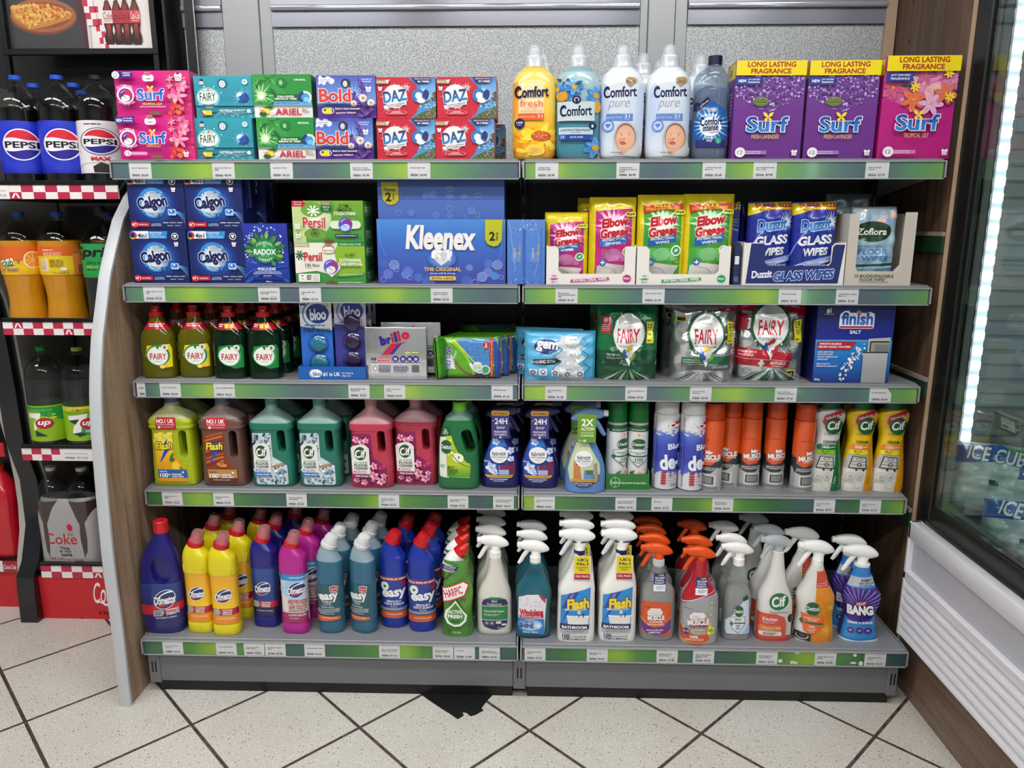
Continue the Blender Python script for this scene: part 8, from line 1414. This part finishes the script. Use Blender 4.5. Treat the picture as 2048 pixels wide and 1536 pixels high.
# ---- trigger sprays
def tris(body,A,z0,z1,sp,base,mat_=None,extra=None,full=False,liq=None,cut=None,mz=None,lm=None):
    bm_=mat_ or plas(body,.28,.3); b=MB().loft(body if 0 else A.rings,bm_,44,cap=(1,1) if not mat_ else (1,0),mz=mz)
    if liq: b.loft([(r[0]*.97+.003,r[1]*.94,r[2]*.94,r[3],0,r[5]) for r in A.rings if r[0]<liq[1]],liq[0],36)
    return [('bottle',b.mesh('bottle',50,cut=cut)),('label',sleeve(A.rings,z0,z1,A,full=full,base=base,m=lm or PRG,extra=.0008,N=44))]+(extra or [])+sp
def SA(rings,xc,yb,W,H,kx=.000262,kz=.00029,px=0): A=Art(fr_(xc,yb,W,H,kx,kz),W,H); A.rings=rg(rings); return lean(A,px,yb) if px else A
GS='trigger sprays on the bottom shelf'
face(-0.07)
A=SA([(0,44,28,0,2.8),(4,46,31,0,2.8),(40,46,31,0,2.8),(95,45,31,0,2.8),(115,43,30,0,2.6),(135,36,27,1,2.5),(155,27,23,3,2.3),(180,20,18,3,2.1),(207,15,15,2),(213,14,14,2)],1772,1250,.094,.125,.000254,.000281)
A.poly([(1640,920),(1660,885),(1730,858),(1825,858),(1890,885),(1908,920),(1905,1120),(1880,1165),(1800,1188),(1745,1186),(1665,1160),(1642,1120)],'1f1c50'); A.poly([(1690,880),(1740,858),(1820,858),(1865,878)],'1a7a4a'); A.rect(1640,948,1908,1088,'127a44'); A.rect(1640,943,1908,948,'e4e6ea'); A.rect(1640,1088,1908,1093,'e4e6ea'); A.t('P&G',1738,885,1800,908,'f0f0f4',b=.0,sh=.15); A.t('Professional',1695,914,1842,936,'f0f0f4',b=.0); A.t('Oven & Grill Cleaner',1665,986,1876,1008,'eef4ee',b=.01); A.bars(1665,1026,1830,1052,2,'c8e0cc',fill=.4)
for x in (1668,1722): A.ring(x+22,1120,24,2,'c8c8dc',ry=20,n=12); A.ell(x+22,1120,12,10,'c8c8dc',n=8)
A.rect(1786,1100,1838,1122,'e8e8ee'); A.rect(1845,1124,1885,1142,'e8e8ee'); A.t('750 ml',1800,1158,1852,1170,'e8e8ee')
place('trigger_spray','',GS,tris('d4d1c8',A,.014,.12,spray(.214,'f2f2f0','f2f2f0','f2f2f0',x0=.002),'f2f2f0'),[(-.068,-.022,'off-white trigger spray with green oven cleaner label, front one')]+[(-.074-.003*k,-.022+.068*k,'off-white oven cleaner trigger spray, %s behind the front one'%w) for k,w in ((1,'first'),(2,'second'),(3,'third'))],'spray bottle')
face(0.035)
# glass cleaner, clear blue
A=SA([(0,44,27,0,3),(4,47,30,0,3),(40,45,30,0,3),(80,44,29,0,3),(118,47,30,0,2.8),(135,44,28,0,2.6),(155,34,25,2,2.4),(175,24,20,3,2.2),(196,17,16,4),(208,15,15,4)],210,1250,.094,.16)
A.poly([(62,845),(150,815),(260,812),(340,860),(330,1000),(318,1205),(170,1190),(65,1160),(58,1000)],'e6e6ec'); A.blobs(75,830,330,930,30,['e0c4e0','dcd0e4','eee4f2'],6,12,seed=3,inside=lambda x,y:x<310); A.poly([(255,812),(330,850),(328,900),(300,870)],'c02a3c'); A.t('Windolene',72,955,308,1022,'c01c34',b=.09,rot=2); A.poly([(75,1020),(310,1008),(310,1040),(72,1046)],'b01c34'); A.t('GLASS & SHINY SURFACES',88,1020,285,1036,'f4e4e6',b=.02); A.poly([(62,1050),(315,1050),(318,1205),(170,1190),(65,1160)],'2a74c4'); A.ell(180,1110,120,55,'7ab4e8',c2='d8ecfc'); A.t('DIAMOND',92,1065,215,1090,'1c3c86',b=.03); A.t('SHINE',70,1092,215,1140,'16306e',b=.08); A.star(262,1115,12,42,8,'e8f0fa'); A.t('Cleaner. Clearer.',105,1165,260,1185,'e4ecf8',b=.02)
place('trigger_spray','',GS,tris(None,A,.012,.135,spray(.208,'f2f2f0','f2f2f0','f2f2f0',x0=.004,rib=False),'e6e6ec',mat_=clearmat('clear_teal','b8e0e6',dens=.12,dcol='5ab4c4',rough=.05),liq=(clearmat('teal_liquid','4fb4c4',dens=.50,dcol='0c8ea6'),.165)),[(.036,-.037,'clear turquoise glass cleaner spray, front one'),(.033,.033,'clear turquoise glass cleaner spray, first behind the front one'),(.032,.098,'clear turquoise glass cleaner spray, second behind the front one')],'spray bottle')
face(0.2)
# white bathroom sprays with yellow tag
A=SA([(0,46,28,0,3.2),(5,49,31,0,3.2),(60,49,31,0,3),(120,48,31,0,3),(142,48,30,0,3),(160,43,28,3,3),(185,34,25,8,2.6),(205,24,21,8,2.3),(225,16,16,6,2),(240,14,14,5)],610,1282,.098,.165)
A.poly([(462,830),(752,750),(745,1100),(458,1100)],'2088d0'); A.poly([(545,805),(500,900),(470,960),(540,940),(470,1095),(560,960),(560,930),(640,790)],'2a3a9a'); A.poly([(560,815),(520,895),(560,880),(600,800)],'6a7ad0'); A.t('Flash',520,850,740,955,'f4d42a',b=.08,out='16163c',ow=.08,sh=.12,rot=6); A.t('IMPECCABLE CLEAN',505,950,715,968,'e8f0f8',b=.02,rot=3); A.poly([(525,1020),(740,1030),(735,1100),(540,1105),(528,1060)],'e8e6e2'); A.rect(520,1018,745,1030,'f4f2ee'); A.ell(645,985,16,22,'d0d4d6'); A.rect(640,1000,648,1035,'3a3c3e'); A.rect(680,995,690,1035,'303234'); A.poly([(458,1100),(745,1105),(742,1150),(458,1152)],'16204e'); A.t('BATHROOM',478,1118,722,1146,'f2f4f8',b=.06); A.rect(458,1155,740,1186,'a8acb4'); A.t('BATH  FRESH SCENT',510,1166,690,1176,'30343c',b=.01); A.t('100',482,1200,558,1236,'1c2450',b=.04); A.t('% OF BATHROOM',565,1214,715,1230,'1c2450',b=.02); A.t('GRIME & LIMESCALE',485,1238,712,1256,'1c2450',b=.03)
B_=Art((0,0,100,160),.043,.066,.176,cx=.012); B_.rect(0,0,100,160,'f0e8e4',r=6); B_.rect(3,3,97,116,'e6d41c',r=5); B_.t("UK's",22,16,84,36,'23222e',b=.05); B_.t('No.1',18,42,84,62,'23222e',b=.05); B_.t('CLEANING',15,72,86,82,'23222e',b=.01); B_.t('SPRAY',30,88,72,98,'23222e',b=.01); B_.rect(3,118,97,157,'b81c34'); B_.t('XXL PACK',9,128,92,142,'f4ecec',b=.05)
mb=MB().box(-.0095,.0335,-.0285,-.0275,.176,.242,PR,bv=.0003); B_.apply(mb,flat(-.0285),PR); tg=meshof('neck_tag',mb,0,base='e6d41c')
sp=spray(.240,'f2f2f0','dcdfe2','26226c',x0=.006,rib=False,s=1.12,droop=.4,ch=.008); sp.append(('head_underside',MB().loft([(-.012,.004,.008,.271),(.01,.008,.0108,.270),(.03,.005,.0085,.274),(.043,.001,.002,.278)],plas('26226c'),20,axis='x').mesh('head_underside',50),'navy underside'))
place('trigger_spray','',GS,tris('ecebe6',A,.006,.152,sp,'f2f2f0',extra=[('neck_tag',tg)]),[(.148,-.049,'white bathroom trigger spray with yellow tag, left one at front'),(.257,-.043,'white bathroom trigger spray with yellow tag, right one at front')]+[((.148,.258)[c]+.003*k,-.046+.066*k,'white bathroom trigger spray, %s behind the %s front one'%(('first','second')[k-1],('left','right')[c])) for c in (0,1) for k in (1,2)],'spray bottle')
# shower spray: clear; kitchen spray: silver and red
face(0.36)
MS=[(0,42,27,0,3),(5,46,30,0,3),(60,46,30,0,2.9),(110,45,30,0,2.8),(135,43,29,0,2.6),(150,35,26,-1,2.4),(163,27,22,-1,2.3),(182,20,18,-1,2.1),(200,16,16,-1),(206,15,15,-1)]
A=SA(MS,1345,1272,.094,.15,px=1310)
A.poly([(1210,905),(1230,885),(1480,890),(1498,920),(1488,1200),(1460,1222),(1215,1190),(1195,1080)],'d8501c'); A.poly([(1195,1060),(1250,1110),(1340,1140),(1430,1120),(1492,1050),(1490,1150),(1440,1195),(1340,1210),(1240,1185),(1200,1140)],'5a2f86'); A.curve((1196,1050),(1340,1180),(1492,1030),9,'e8b83a',w1=3); A.poly([(1265,985),(1300,945),(1395,945),(1420,985),(1400,1020),(1270,1020)],'e4e0e0'); A.t('Mr',1300,992,1352,1030,'f4f0ee',b=.09,out='1c2450',ow=.06); A.t('MUSCLE',1268,1015,1435,1062,'f4f0ee',b=.09,out='1c2450',ow=.06,rot=3); A.t('PLATINUM',1285,1068,1410,1088,'f4f0ee',b=.04,rot=3); A.t('SHOWER SHINE',1268,1095,1425,1112,'f4e4dc',b=.02,rot=2); A.t('SOAP SCUM AND',1255,1150,1420,1166,'eee4f4',b=.04,rot=2); A.t('LIMESCALE',1278,1172,1395,1190,'eee4f4',b=.04,rot=2); A.t('Johnson',1235,928,1295,944,'301c14',b=.03,sh=.1)
B2=Art((0,0,100,150),.030,.045,.142,cx=.004)
B2.rect(0,0,100,150,'e2e4ea'); B2.rect(0,0,100,95,'24346e'); B2.t('100%',42,8,84,24,'e8c83a',b=.03); B2.t('RECOVERED',12,32,92,46,'f0f2f8',b=.03); B2.t('COASTAL',12,52,84,66,'f0f2f8',b=.03); B2.t('PLASTIC*',12,72,88,88,'f0f2f8',b=.03); B2.bars(20,108,90,134,3,'5a6478',fill=.3)
def both(P,A2,z0,z1,nm): P.insert(2,(nm,sleeve(A.rings,z0,z1,A2,full=False,m=PRG,extra=.0012))); return P
P=both(tris(None,A,.012,.125,spray(.206,'e2500e','e2500e','c8ccd0',x0=-.001,droop=1.1),'d8501c',mat_=clearmat('clear_bottle','eceeee',dens=.20,dcol='dcdede',rough=.04),liq=(clearmat('clear_wash','dcdedd',dens=.36,dcol='d2d2d0'),.145)),B2,.142,.187,'neck_label')  # milky grey mixed into clear plastic and liquid stands in for reflected surroundings
place('trigger_spray','',GS,P,[(.362,-.039,'clear shower cleaner spray with bright orange head, front one')]+[(.366,-.039+.060*k,'clear shower cleaner spray with orange head, %s behind the front one'%w) for k,w in ((1,'first'),(2,'second'),(3,'third'))],'spray bottle')
face(0.47)
A=SA([(r[0],r[1]*1.05,r[2])+tuple(r[3:]) for r in MS],1722,1290,.10,.205,px=1391)
A.poly([(1500,860),(1500,500),(2000,500),(2000,760),(1880,800),(1720,835),(1600,890),(1500,890)],'b8162a'); A.curve((1540,885),(1660,870),(1900,770),10,'e8e4e4',w1=4); A.poly([(1540,1085),(1600,1150),(1700,1190),(1800,1180),(1840,1160),(1838,1240),(1760,1285),(1640,1280),(1560,1220)],'d84c1c'); A.curve((1540,1070),(1660,1200),(1850,1150),14,'e8c030',w1=6); A.curve((1560,1230),(1680,1290),(1840,1245),7,'e8c030')
A.poly([(1650,1000),(1690,965),(1790,965),(1815,1000),(1790,1035),(1660,1040)],'f2f2f0'); A.blobs(1780,850,1905,1120,90,['c8b040','e0d070','b8a860','e8e0a8'],2,8,seed=4,inside=lambda x,y:abs(x-1850-28*math.sin(y/60))<28); A.blobs(1820,1090,1890,1170,14,['e4d42a','f0e460','a8b030'],8,18,seed=5); A.t('Mr',1690,1000,1750,1045,'f4f0ee',b=.09,out='b8162a',ow=.07); A.t('MUSCLE',1630,1028,1845,1088,'f4f0ee',b=.09,out='b8162a',ow=.07,rot=4); A.t('PLATINUM',1655,1085,1812,1112,'b01c2c',b=.04,rot=3); A.t('KITCHEN',1680,1125,1788,1142,'e4e4e6',b=.03); A.rect(1600,1120,1632,1180,'2a3a86'); A.rect(1582,1138,1655,1164,'2a3a86'); A.t('99.9%',1588,1144,1650,1158,'f0f0f8',b=.02); A.t('100%',1652,1188,1735,1212,'f4f0ea',b=.07,rot=-3); A.bars(1605,1218,1790,1240,2,'f0dcd0'); A.t('Johnson',1603,920,1685,938,'5a5c60',b=.03,rot=-5)
P=both(tris('9c9ea2',A,.003,.200,spray(.206,'e2500e','e2500e','c8ccd0',x0=-.001,droop=1.1),'a4a6aa',mat_=mat('silver_sleeve_bottle','a4a6aa',.3,.4),full=True,lm=mat('sleeve_ink',rough=.28,metal=.15,attr=True,coat=.4)),B2,.142,.187,'neck_label')
place('trigger_spray','',GS,P,[(.468,-.056,'silver and red kitchen cleaner spray with orange head, front one'),(.476,.012,'silver and red kitchen cleaner spray, first behind the front one'),(.486,.12,'silver and red kitchen cleaner spray, second behind with a gap')],'spray bottle')
face(0.57)
# clear antibacterial spray
A=SA([(0,35,25,0,3),(5,38,27,0,3),(60,36,26,0,2.8),(105,36,26,0,2.6),(130,33,24,0,2.4),(150,25,20,-1,2.3),(160,27,21,-2,2.3),(170,23,20,-2,2.2),(180,24,19,-2,2.2),(195,17,16,-2),(208,14,14,-2)],212,1255,.082,.125,px=1465)
A.poly([(120,1060),(200,1000),(300,870),(352,810),(352,1100),(320,1185),(130,1188),(118,1150)],'cfdcec'); A.poly([(280,1188),(352,1080),(352,1185)],'a8c4e8'); A.poly([(298,835),(345,805),(350,850),(300,870)],'1a5a34'); A.ell(260,962,46,54,'165a30'); A.t('Dettol',215,946,300,982,'f0f4f0',b=.03); A.poly([(170,1020),(318,1012),(312,1100),(250,1180),(180,1130)],'8a9a98'); A.poly([(175,1026),(312,1018),(306,1096),(250,1170),(186,1124)],'dfe6ea'); A.rect(168,1078,206,1092,'1a6a34'); A.rect(180,1062,194,1108,'1a6a34'); A.rect(210,1072,318,1084,'1f6a3a'); A.bars(220,1034,280,1056,2,'30465a'); A.t('0%',232,1094,270,1116,'24344a',b=.02); A.bars(228,1124,268,1140,2,'30465a')
place('trigger_spray','',GS,tris(None,A,.01,.125,spray(.208,'f2f2f0','f2f2f0','f2f2f0',x0=-.002,rib=False),'cfdcec',mat_=clearmat('clear_bottle','eceeee',dens=.20,dcol='dcdede',rough=.04),liq=(clearmat('clear_wash','dcdedd',dens=.36,dcol='d2d2d0'),.145)),[(.572,-.033,'narrow clear antibacterial spray with white head, front one'),(.571,.022,'narrow clear antibacterial spray, first behind the front one'),(.572,.11,'narrow clear antibacterial spray, second behind with a gap')],'spray bottle')  # same clear materials, reflected surroundings put in as milky grey
face(0.67)
# white degreaser with red label
A=SA([(0,42,26,0,3),(4,46,30,0,3),(60,46,30,0,2.8),(100,45,29,0,2.7),(118,43,28,-2,2.6),(138,35,26,-2,2.5),(158,27,22,-1,2.3),(185,21,18,0,2.1),(212,17,16,0),(228,15,15,0)],572,1262,.094,.15,px=1543)
A.rect(384,1200,760,1262,'c8463a'); A.poly([(420,985),(620,992),(700,1020),(712,1080),(700,1252),(410,1240)],'d04c3e'); A.rect(440,1105,668,1165,'d87a3a',r=20); A.rect(440,1165,672,1205,'e8e2da',r=16); A.ell(645,872,92,78,'145a30',ang=-20); A.ell(645,872,84,71,'1a7a40',ang=-20); A.t('Cif',578,822,718,920,'f4f6f2',b=.05,sh=.18,rot=8); A.ell(652,830,12,11,'d02a30'); A.t('Cleanboost',555,960,728,984,'28302a'); A.t('Kitchen',488,1024,635,1060,'f4e8e4',b=.03); A.t('Degreaser',488,1066,612,1086,'f4e8e4'); A.t('Removes 100%',488,1120,660,1136,'f4e8da',b=.02); A.t('Tough grease',488,1144,600,1160,'f4e8da'); A.bars(488,1174,625,1198,2,'403030'); A.ell(410,905,24,38,'145a30'); A.t('Cif',392,888,428,920,'f4f6f2',b=.05)
A.rect(715,1010,745,1195,'d8cccc'); A.ell(745,1035,22,40,'3a2a2a')
place('trigger_spray','',GS,tris('dddcd8',A,.003,.15,spray(.228,'dfe3e6','dfe3e6','dddcd8',x0=0,rib=False,clearm=clearmat('frosted_head','eceff2',dens=.5,dcol='d4dade',rough=.15)),'d04c3e'),[(.671,-.030,'white degreaser spray with red label and frosted head, front one'),(.672,.04,'white degreaser spray with frosted head, first behind the front one'),(.655,.12,'white degreaser spray with frosted head, second behind')],'spray bottle')
face(0.78)
# white and orange spray
A=SA([(0,46,27,0,3),(5,50,31,0,3),(40,47,30,0,2.8),(70,44,29,0,2.7),(105,47,30,-1,2.7),(125,47,29,-2,2.6),(145,37,26,-3,2.5),(165,28,22,-3,2.3),(178,25,20,-3,2.2),(192,19,17,-3,2.1),(208,15,15,-3)],964,1262,.104,.20,px=1627)
A.grad(700,600,1300,1262,['dcdad6','dcdad6']); A.poly([(1018,590),(1120,590),(1140,700),(1190,740),(1220,830),(1160,1000),(1200,1262),(945,1262),(960,1150),(1008,780)],'e08a1c'); A.grad(1050,600,1110,700,['d8602c','e0901c']); burst(A,1150,930,90,20,'f4c84a',6,seed=3); burst(A,1100,1140,110,26,'f4b83a',7,seed=4); A.poly([(1018,600),(1100,590),(1130,680),(1012,700)],'cc4a2a'); A.rect(1012,690,1145,735,'c42a24'); A.t('CUTS THROUGH',1022,695,1110,705,'f4e0d8',b=.02,rot=3); A.t('GREASE & GRIME',1020,714,1112,725,'f4e0d8',b=.02,rot=3); A.line([(1018,590),(1008,780),(1000,900)],5,'f0ece4')
A.ell(980,935,72,66,'165a30'); A.t('Dettol',915,912,1042,954,'f0f4f0',b=.03); A.poly([(862,980),(1086,1012),(1075,1110),(980,1200),(885,1150),(865,1060)],'e0682c'); A.t('POWER & PURE',895,1022,1045,1036,'f4ece4',b=.03,rot=-4); A.t('KITCHEN',930,1040,1020,1054,'f4ece4',b=.03,rot=-4); A.rect(846,1050,888,1066,'1a5a34'); A.rect(858,1035,876,1082,'1a5a34'); A.poly([(895,1062),(1070,1072),(1070,1088),(895,1078)],'1f6a3a'); A.t('10x',940,1095,1000,1120,'f4ece4',b=.05); A.t('CLEANING',918,1130,1010,1142,'f4ece4',b=.03); A.t('POWER',938,1150,996,1162,'f4ece4',b=.03)
A.poly([(755,1150),(960,1180),(950,1250),(760,1225)],'2a2624'); A.ell(870,1205,62,26,'d8d4cc'); A.ell(870,1200,54,22,'1c1a1a'); A.ell(870,1195,30,12,'4a4644'); A.line([(760,1170),(830,1160)],5,'d8d4cc')
place('trigger_spray','',GS,tris('dedcd8',A,.003,.195,spray(.208,'f2f2f0','f2f2f0','f2f2f0',x0=-.003,rib=False,s=1.12),'dcdad6',full=True),[(.777,-.030,'white and orange kitchen spray with hob picture, front one'),(.770,.055,'white and orange kitchen spray behind the front one')],'spray bottle')
face(0.9)
# purple and blue spray
A=SA([(0,43,27,0,3),(5,47,30,0,3),(35,42,28,0,2.8),(60,39,27,0,2.7),(85,41,28,1,2.7),(112,47,29,0,2.6),(130,46,28,-1,2.5),(148,35,25,-4,2.4),(168,27,22,-5,2.3),(186,22,20,-6,2.2),(193,19,18,-6)],1375,1255,.098,.20,px=1716)
A.grad(1000,560,1800,1255,['2a7cc8','2a7cc8','4a3090','46288a','3a2a86','3a80c8','3a8ed0','3a8ed0'],n=24); A.poly([(1165,740),(1240,770),(1420,790),(1590,745),(1600,960),(1500,1060),(1420,1075),(1300,1060),(1200,970)],'3c2080')
for k in range(14): a=R(190+k*13); A.line([(1405+60*math.cos(a),930+60*math.sin(a)),(1405+250*math.cos(a),930+190*math.sin(a))],3,'8a76c0',w1=16)
A.rect(1150,625,1600,745,'2a84cc') ; A.poly([(1180,655),(1600,640),(1600,720),(1180,745)],'b8bcc4'); A.t('EXPERT',1425,660,1510,688,'2a1c24',b=.06,sh=.15); A.bars(1405,695,1530,730,2,'2a74b8',fill=.6)
A.poly([(1372,880),(1478,862),(1470,900),(1365,912)],'c0203a'); A.t('CILLIT',1380,872,1468,900,'f0e0e4',b=.06,rot=4); A.t('BANG',1290,905,1530,1003,'f0f0f4',b=.10,out='2a1c5a',ow=.07); A.t('GRIME & SHINE',1292,1065,1518,1088,'e8ecf6',b=.06,out='1f3a86',ow=.03)
for x in (1318,1405,1480): A.ell(x,1150,34,27,'3a2a80'); A.ell(x,1150,16,12,'c07ab0')
A.poly([(1100,1225),(1400,1250),(1700,1215),(1700,1260),(1100,1260)],'d8e4ec')
place('trigger_spray','',GS,tris('2f6cb8',A,.003,.19,spray(.193,'f2f2f0','f2f2f0','e2e2e0',x0=-.006,rib=False,collar=.020,ch=.014,s=1.12),'3a2a86',full=True),[(.899,-.020,'purple and blue bathroom spray with white head, front one at right end'),(.897,.045,'purple and blue bathroom spray behind the front one')],'spray bottle')
# ================================================================= price tickets
TK=(((-.926,'Surf Tropical Lily',6.00,'pink capsule boxes'),(-.722,'Fairy Non Bio 4 in 1|Pods',5.99,'teal pod boxes'),(-.58,'Ariel 3in1 Pods',6.50,'green pod boxes'),(-.386,'Bold 4 in 1 Pods|Lavender & Camomile',5.99,'purple pod boxes'),(-.247,'Daz Go Pods 12pk',4.99,'red pod boxes'),(.06,'Comfort Fresh|Sunshiny Days',5.99,'yellow softener'),(.253,'Comfort Fabric|Conditioner Pure 33|Washes',4.99,'white softener'),(.457,'Comfort Vaporesse|Blue 1lt',2.49,'clear softener'),(.577,'Surf Lavender Powder|23w 1.61kg',7.99,'left purple powder box'),(.84,'Surf Tropical|Lily23w',7.99,'magenta powder box')),
((-.922,'Calgon Xpro Tab 15s|15pk',7.29,'navy tablet boxes'),(-.631,'Radox Salts Muscle|Soak 400g',4.00,'bath salts box'),(-.527,'Persil Caps 15w|Bio',11.50,'green capsule boxes'),(-.198,'Kleenex Original|Super 3 Twinpack',3.50,'tissue packs'),(.112,'Elbow Grease|Antibacterial Wipes|Pink',1.50,'pink wipes tray'),(.326,'Elbow Grease Wipes',1.99,'green wipes tray'),(.659,'Glass Wipes 50pk',1.50,'navy wipes tray'),(.798,'Zoflora Floor Wipes|Moun 15s',3.49,'tall white tray')),
((-.905,'Fairy Lemon 320ml',2.20,'yellow dish soap'),(-.764,'Fairy Original 320ml',2.23,'green dish soap'),(-.415,'Bloo & Bleach Blk|Ringof 2pk',2.50,'blue toilet block tray'),(-.323,'Brillo Soap Pads|10pack',2.99,'foil soap pads'),(-.048,'Bettina Sponge',1.50,'sponge packs'),(.089,'Gem Washing Soda|500g',1.50,'washing soda bag'),(.292,'Fairy Adwliqplt Aio|Plt',5.95,'green foil pouch'),(.455,'Fairy Adw Tabs|Platinum',5.99,'silver foil pouch'),(.668,'Fairy Adw Tabs|Platinum Plus Lemon',7.49,'red foil pouch'),(.904,'Finish Salt 2kg',5.99,'dishwasher salt box')),
((-.928,'Flash Apc Lemon|800ml',3.50,'yellow floor cleaner'),(-.79,'Flash Wood Floor|Cleaner',3.50,'brown floor cleaner'),(-.594,'Cif Floor Cleaner|Ocean 950ml',3.50,'sea green jugs'),(-.348,'Cif Floor Wild|Cleaner Orchid 1|Ltr',3.50,'raspberry jugs'),(-.165,'Dettol Power & Pure|Multi 750ml',3.50,'green apple jug'),(-.045,'Febreze Fabric Spray|Spring Awakening',4.50,'last navy fabric spray'),(.063,'Febreze Fabric Spray|Pet',4.50,'first spray of the right bay'),(.276,'Dettol Disinfectant|Spray Crisp Linen',3.00,'green aerosol tray'),(.37,'Blue Star',3.50,'de-icer aerosols'),(.528,'Mr Muscle Oven|Cleaner 300ml',4.50,'orange aerosols'),(.791,'Cif Cream White|500ml',3.59,'white cream cleaner'),(.909,'Cif Cream Lemon|500ml',3.59,'yellow cream cleaners')),
((-.917,"Liq. Power Sink/|drain 1's",4.99,'large navy jug'),(-.774,'Domestos Blue 2lt',5.50,'front yellow bleach'),(-.700,'Domestos Citrus|Fresh 750ml',2.50,'gap before the navy bleach'),(-.6435,'Domestos Original|750ml',2.50,'navy bleach'),(-.539,'Domestos Pink 750ml',2.95,'magenta bleach'),(-.341,'Easy Toilet Cleaner|Ocean Fresh Liquid',1.25,'royal blue bleach'),(-.2,'Harpic Duraguard|Original 750ml',3.00,'green pine cleaner'),(-.1435,'10151568',2.49,'left edge of off-white sprays'),(-.078,'P&g Professional|Oven & Grill Cleaner',6.90,'off-white oven spray'),(.041,'Windolene Trigger|750ml',3.50,'turquoise spray'),(.203,'Flash Bathroom|Cleaning',3.69,'white bathroom sprays'),(.384,'Mr Muscle Power|Shower 750ml',3.99,'clear orange-headed spray'),(.478,'Mr.muscle Platinum|Kitchen Grease|Remover',3.95,'silver and red spray'),(.641,'Dettol Multi Pur|Cleaner 500ml',2.50,'white degreaser spray'),(.791,'Dettol Multi Pupose|Liquid',3.50,'white and orange spray'),(.918,'Cilli Bang Power|Cleaner',2.75,'purple spray')))
for i,row in enumerate(TK):
    for j,(x,tx,pr,ds) in enumerate(row):
        W,H=.0545,.0372; A=Art((0,0,100,68),W,H); ls=tx.split('|')
        for k,q in enumerate(ls): A.t(q,12,21+k*8,12+min(80,len(q)*4.1),27+k*8-(0 if any(c in q for c in 'gpyqj') else 1),'22202a',b=.045)
        yb=50+((i+j)%2); A.barcode(12,yb,47,yb+9,'4a4850',seed=i*20+j); A.bars(12,yb-3,34,yb-1.5,1,'6a6870'); A.t('€%.2f'%pr if ds[:9]!='left edge' else '2.49',54,yb-1,84,yb+9,'26242e',b=.03)
        if pr in (7.29,2.5,4.0,3.99,3.95,3.5,3.59): A.bars(56,yb-6,84,yb-4,1,'6a6870')
        mb=MB().prism([(-W/2,0),(W/2,0),(W/2,H*.55),(W/2*.55,H),(-W/2,H)] if ds=='dishwasher salt box' else [(-W/2,0),(W/2,0),(W/2,H),(-W/2,H)],0,.0007,PR); A.apply(mb,flat(0),PR,eps=.00005)
        thing('price_ticket','white ticket on %s shelf priced %.2f, below the %s'%(names[i],pr,ds),'price ticket','price tickets on the shelf edges',meshof('price_ticket',mb,0,base='dcdae0'),x,(YB if i==4 else 0)+.0006,ZT[i]-SH+.0017)
A=Art((0,0,50,68),.022,.0372); A.t('Fai',16,22,40,30,'2e2c36',b=.02); A.barcode(14,50,44,59,'4a4850'); mb=MB().box(-.011,.011,0,.0007,0,.0372,PR); A.apply(mb,flat(0),PR)
thing('price_ticket','white half-covered price ticket at far left of third shelf','price ticket','price tickets on the shelf edges',meshof('price_ticket',mb,0,base='dcdae0'),-.981,.0006,ZT[2]-SH+.0017)
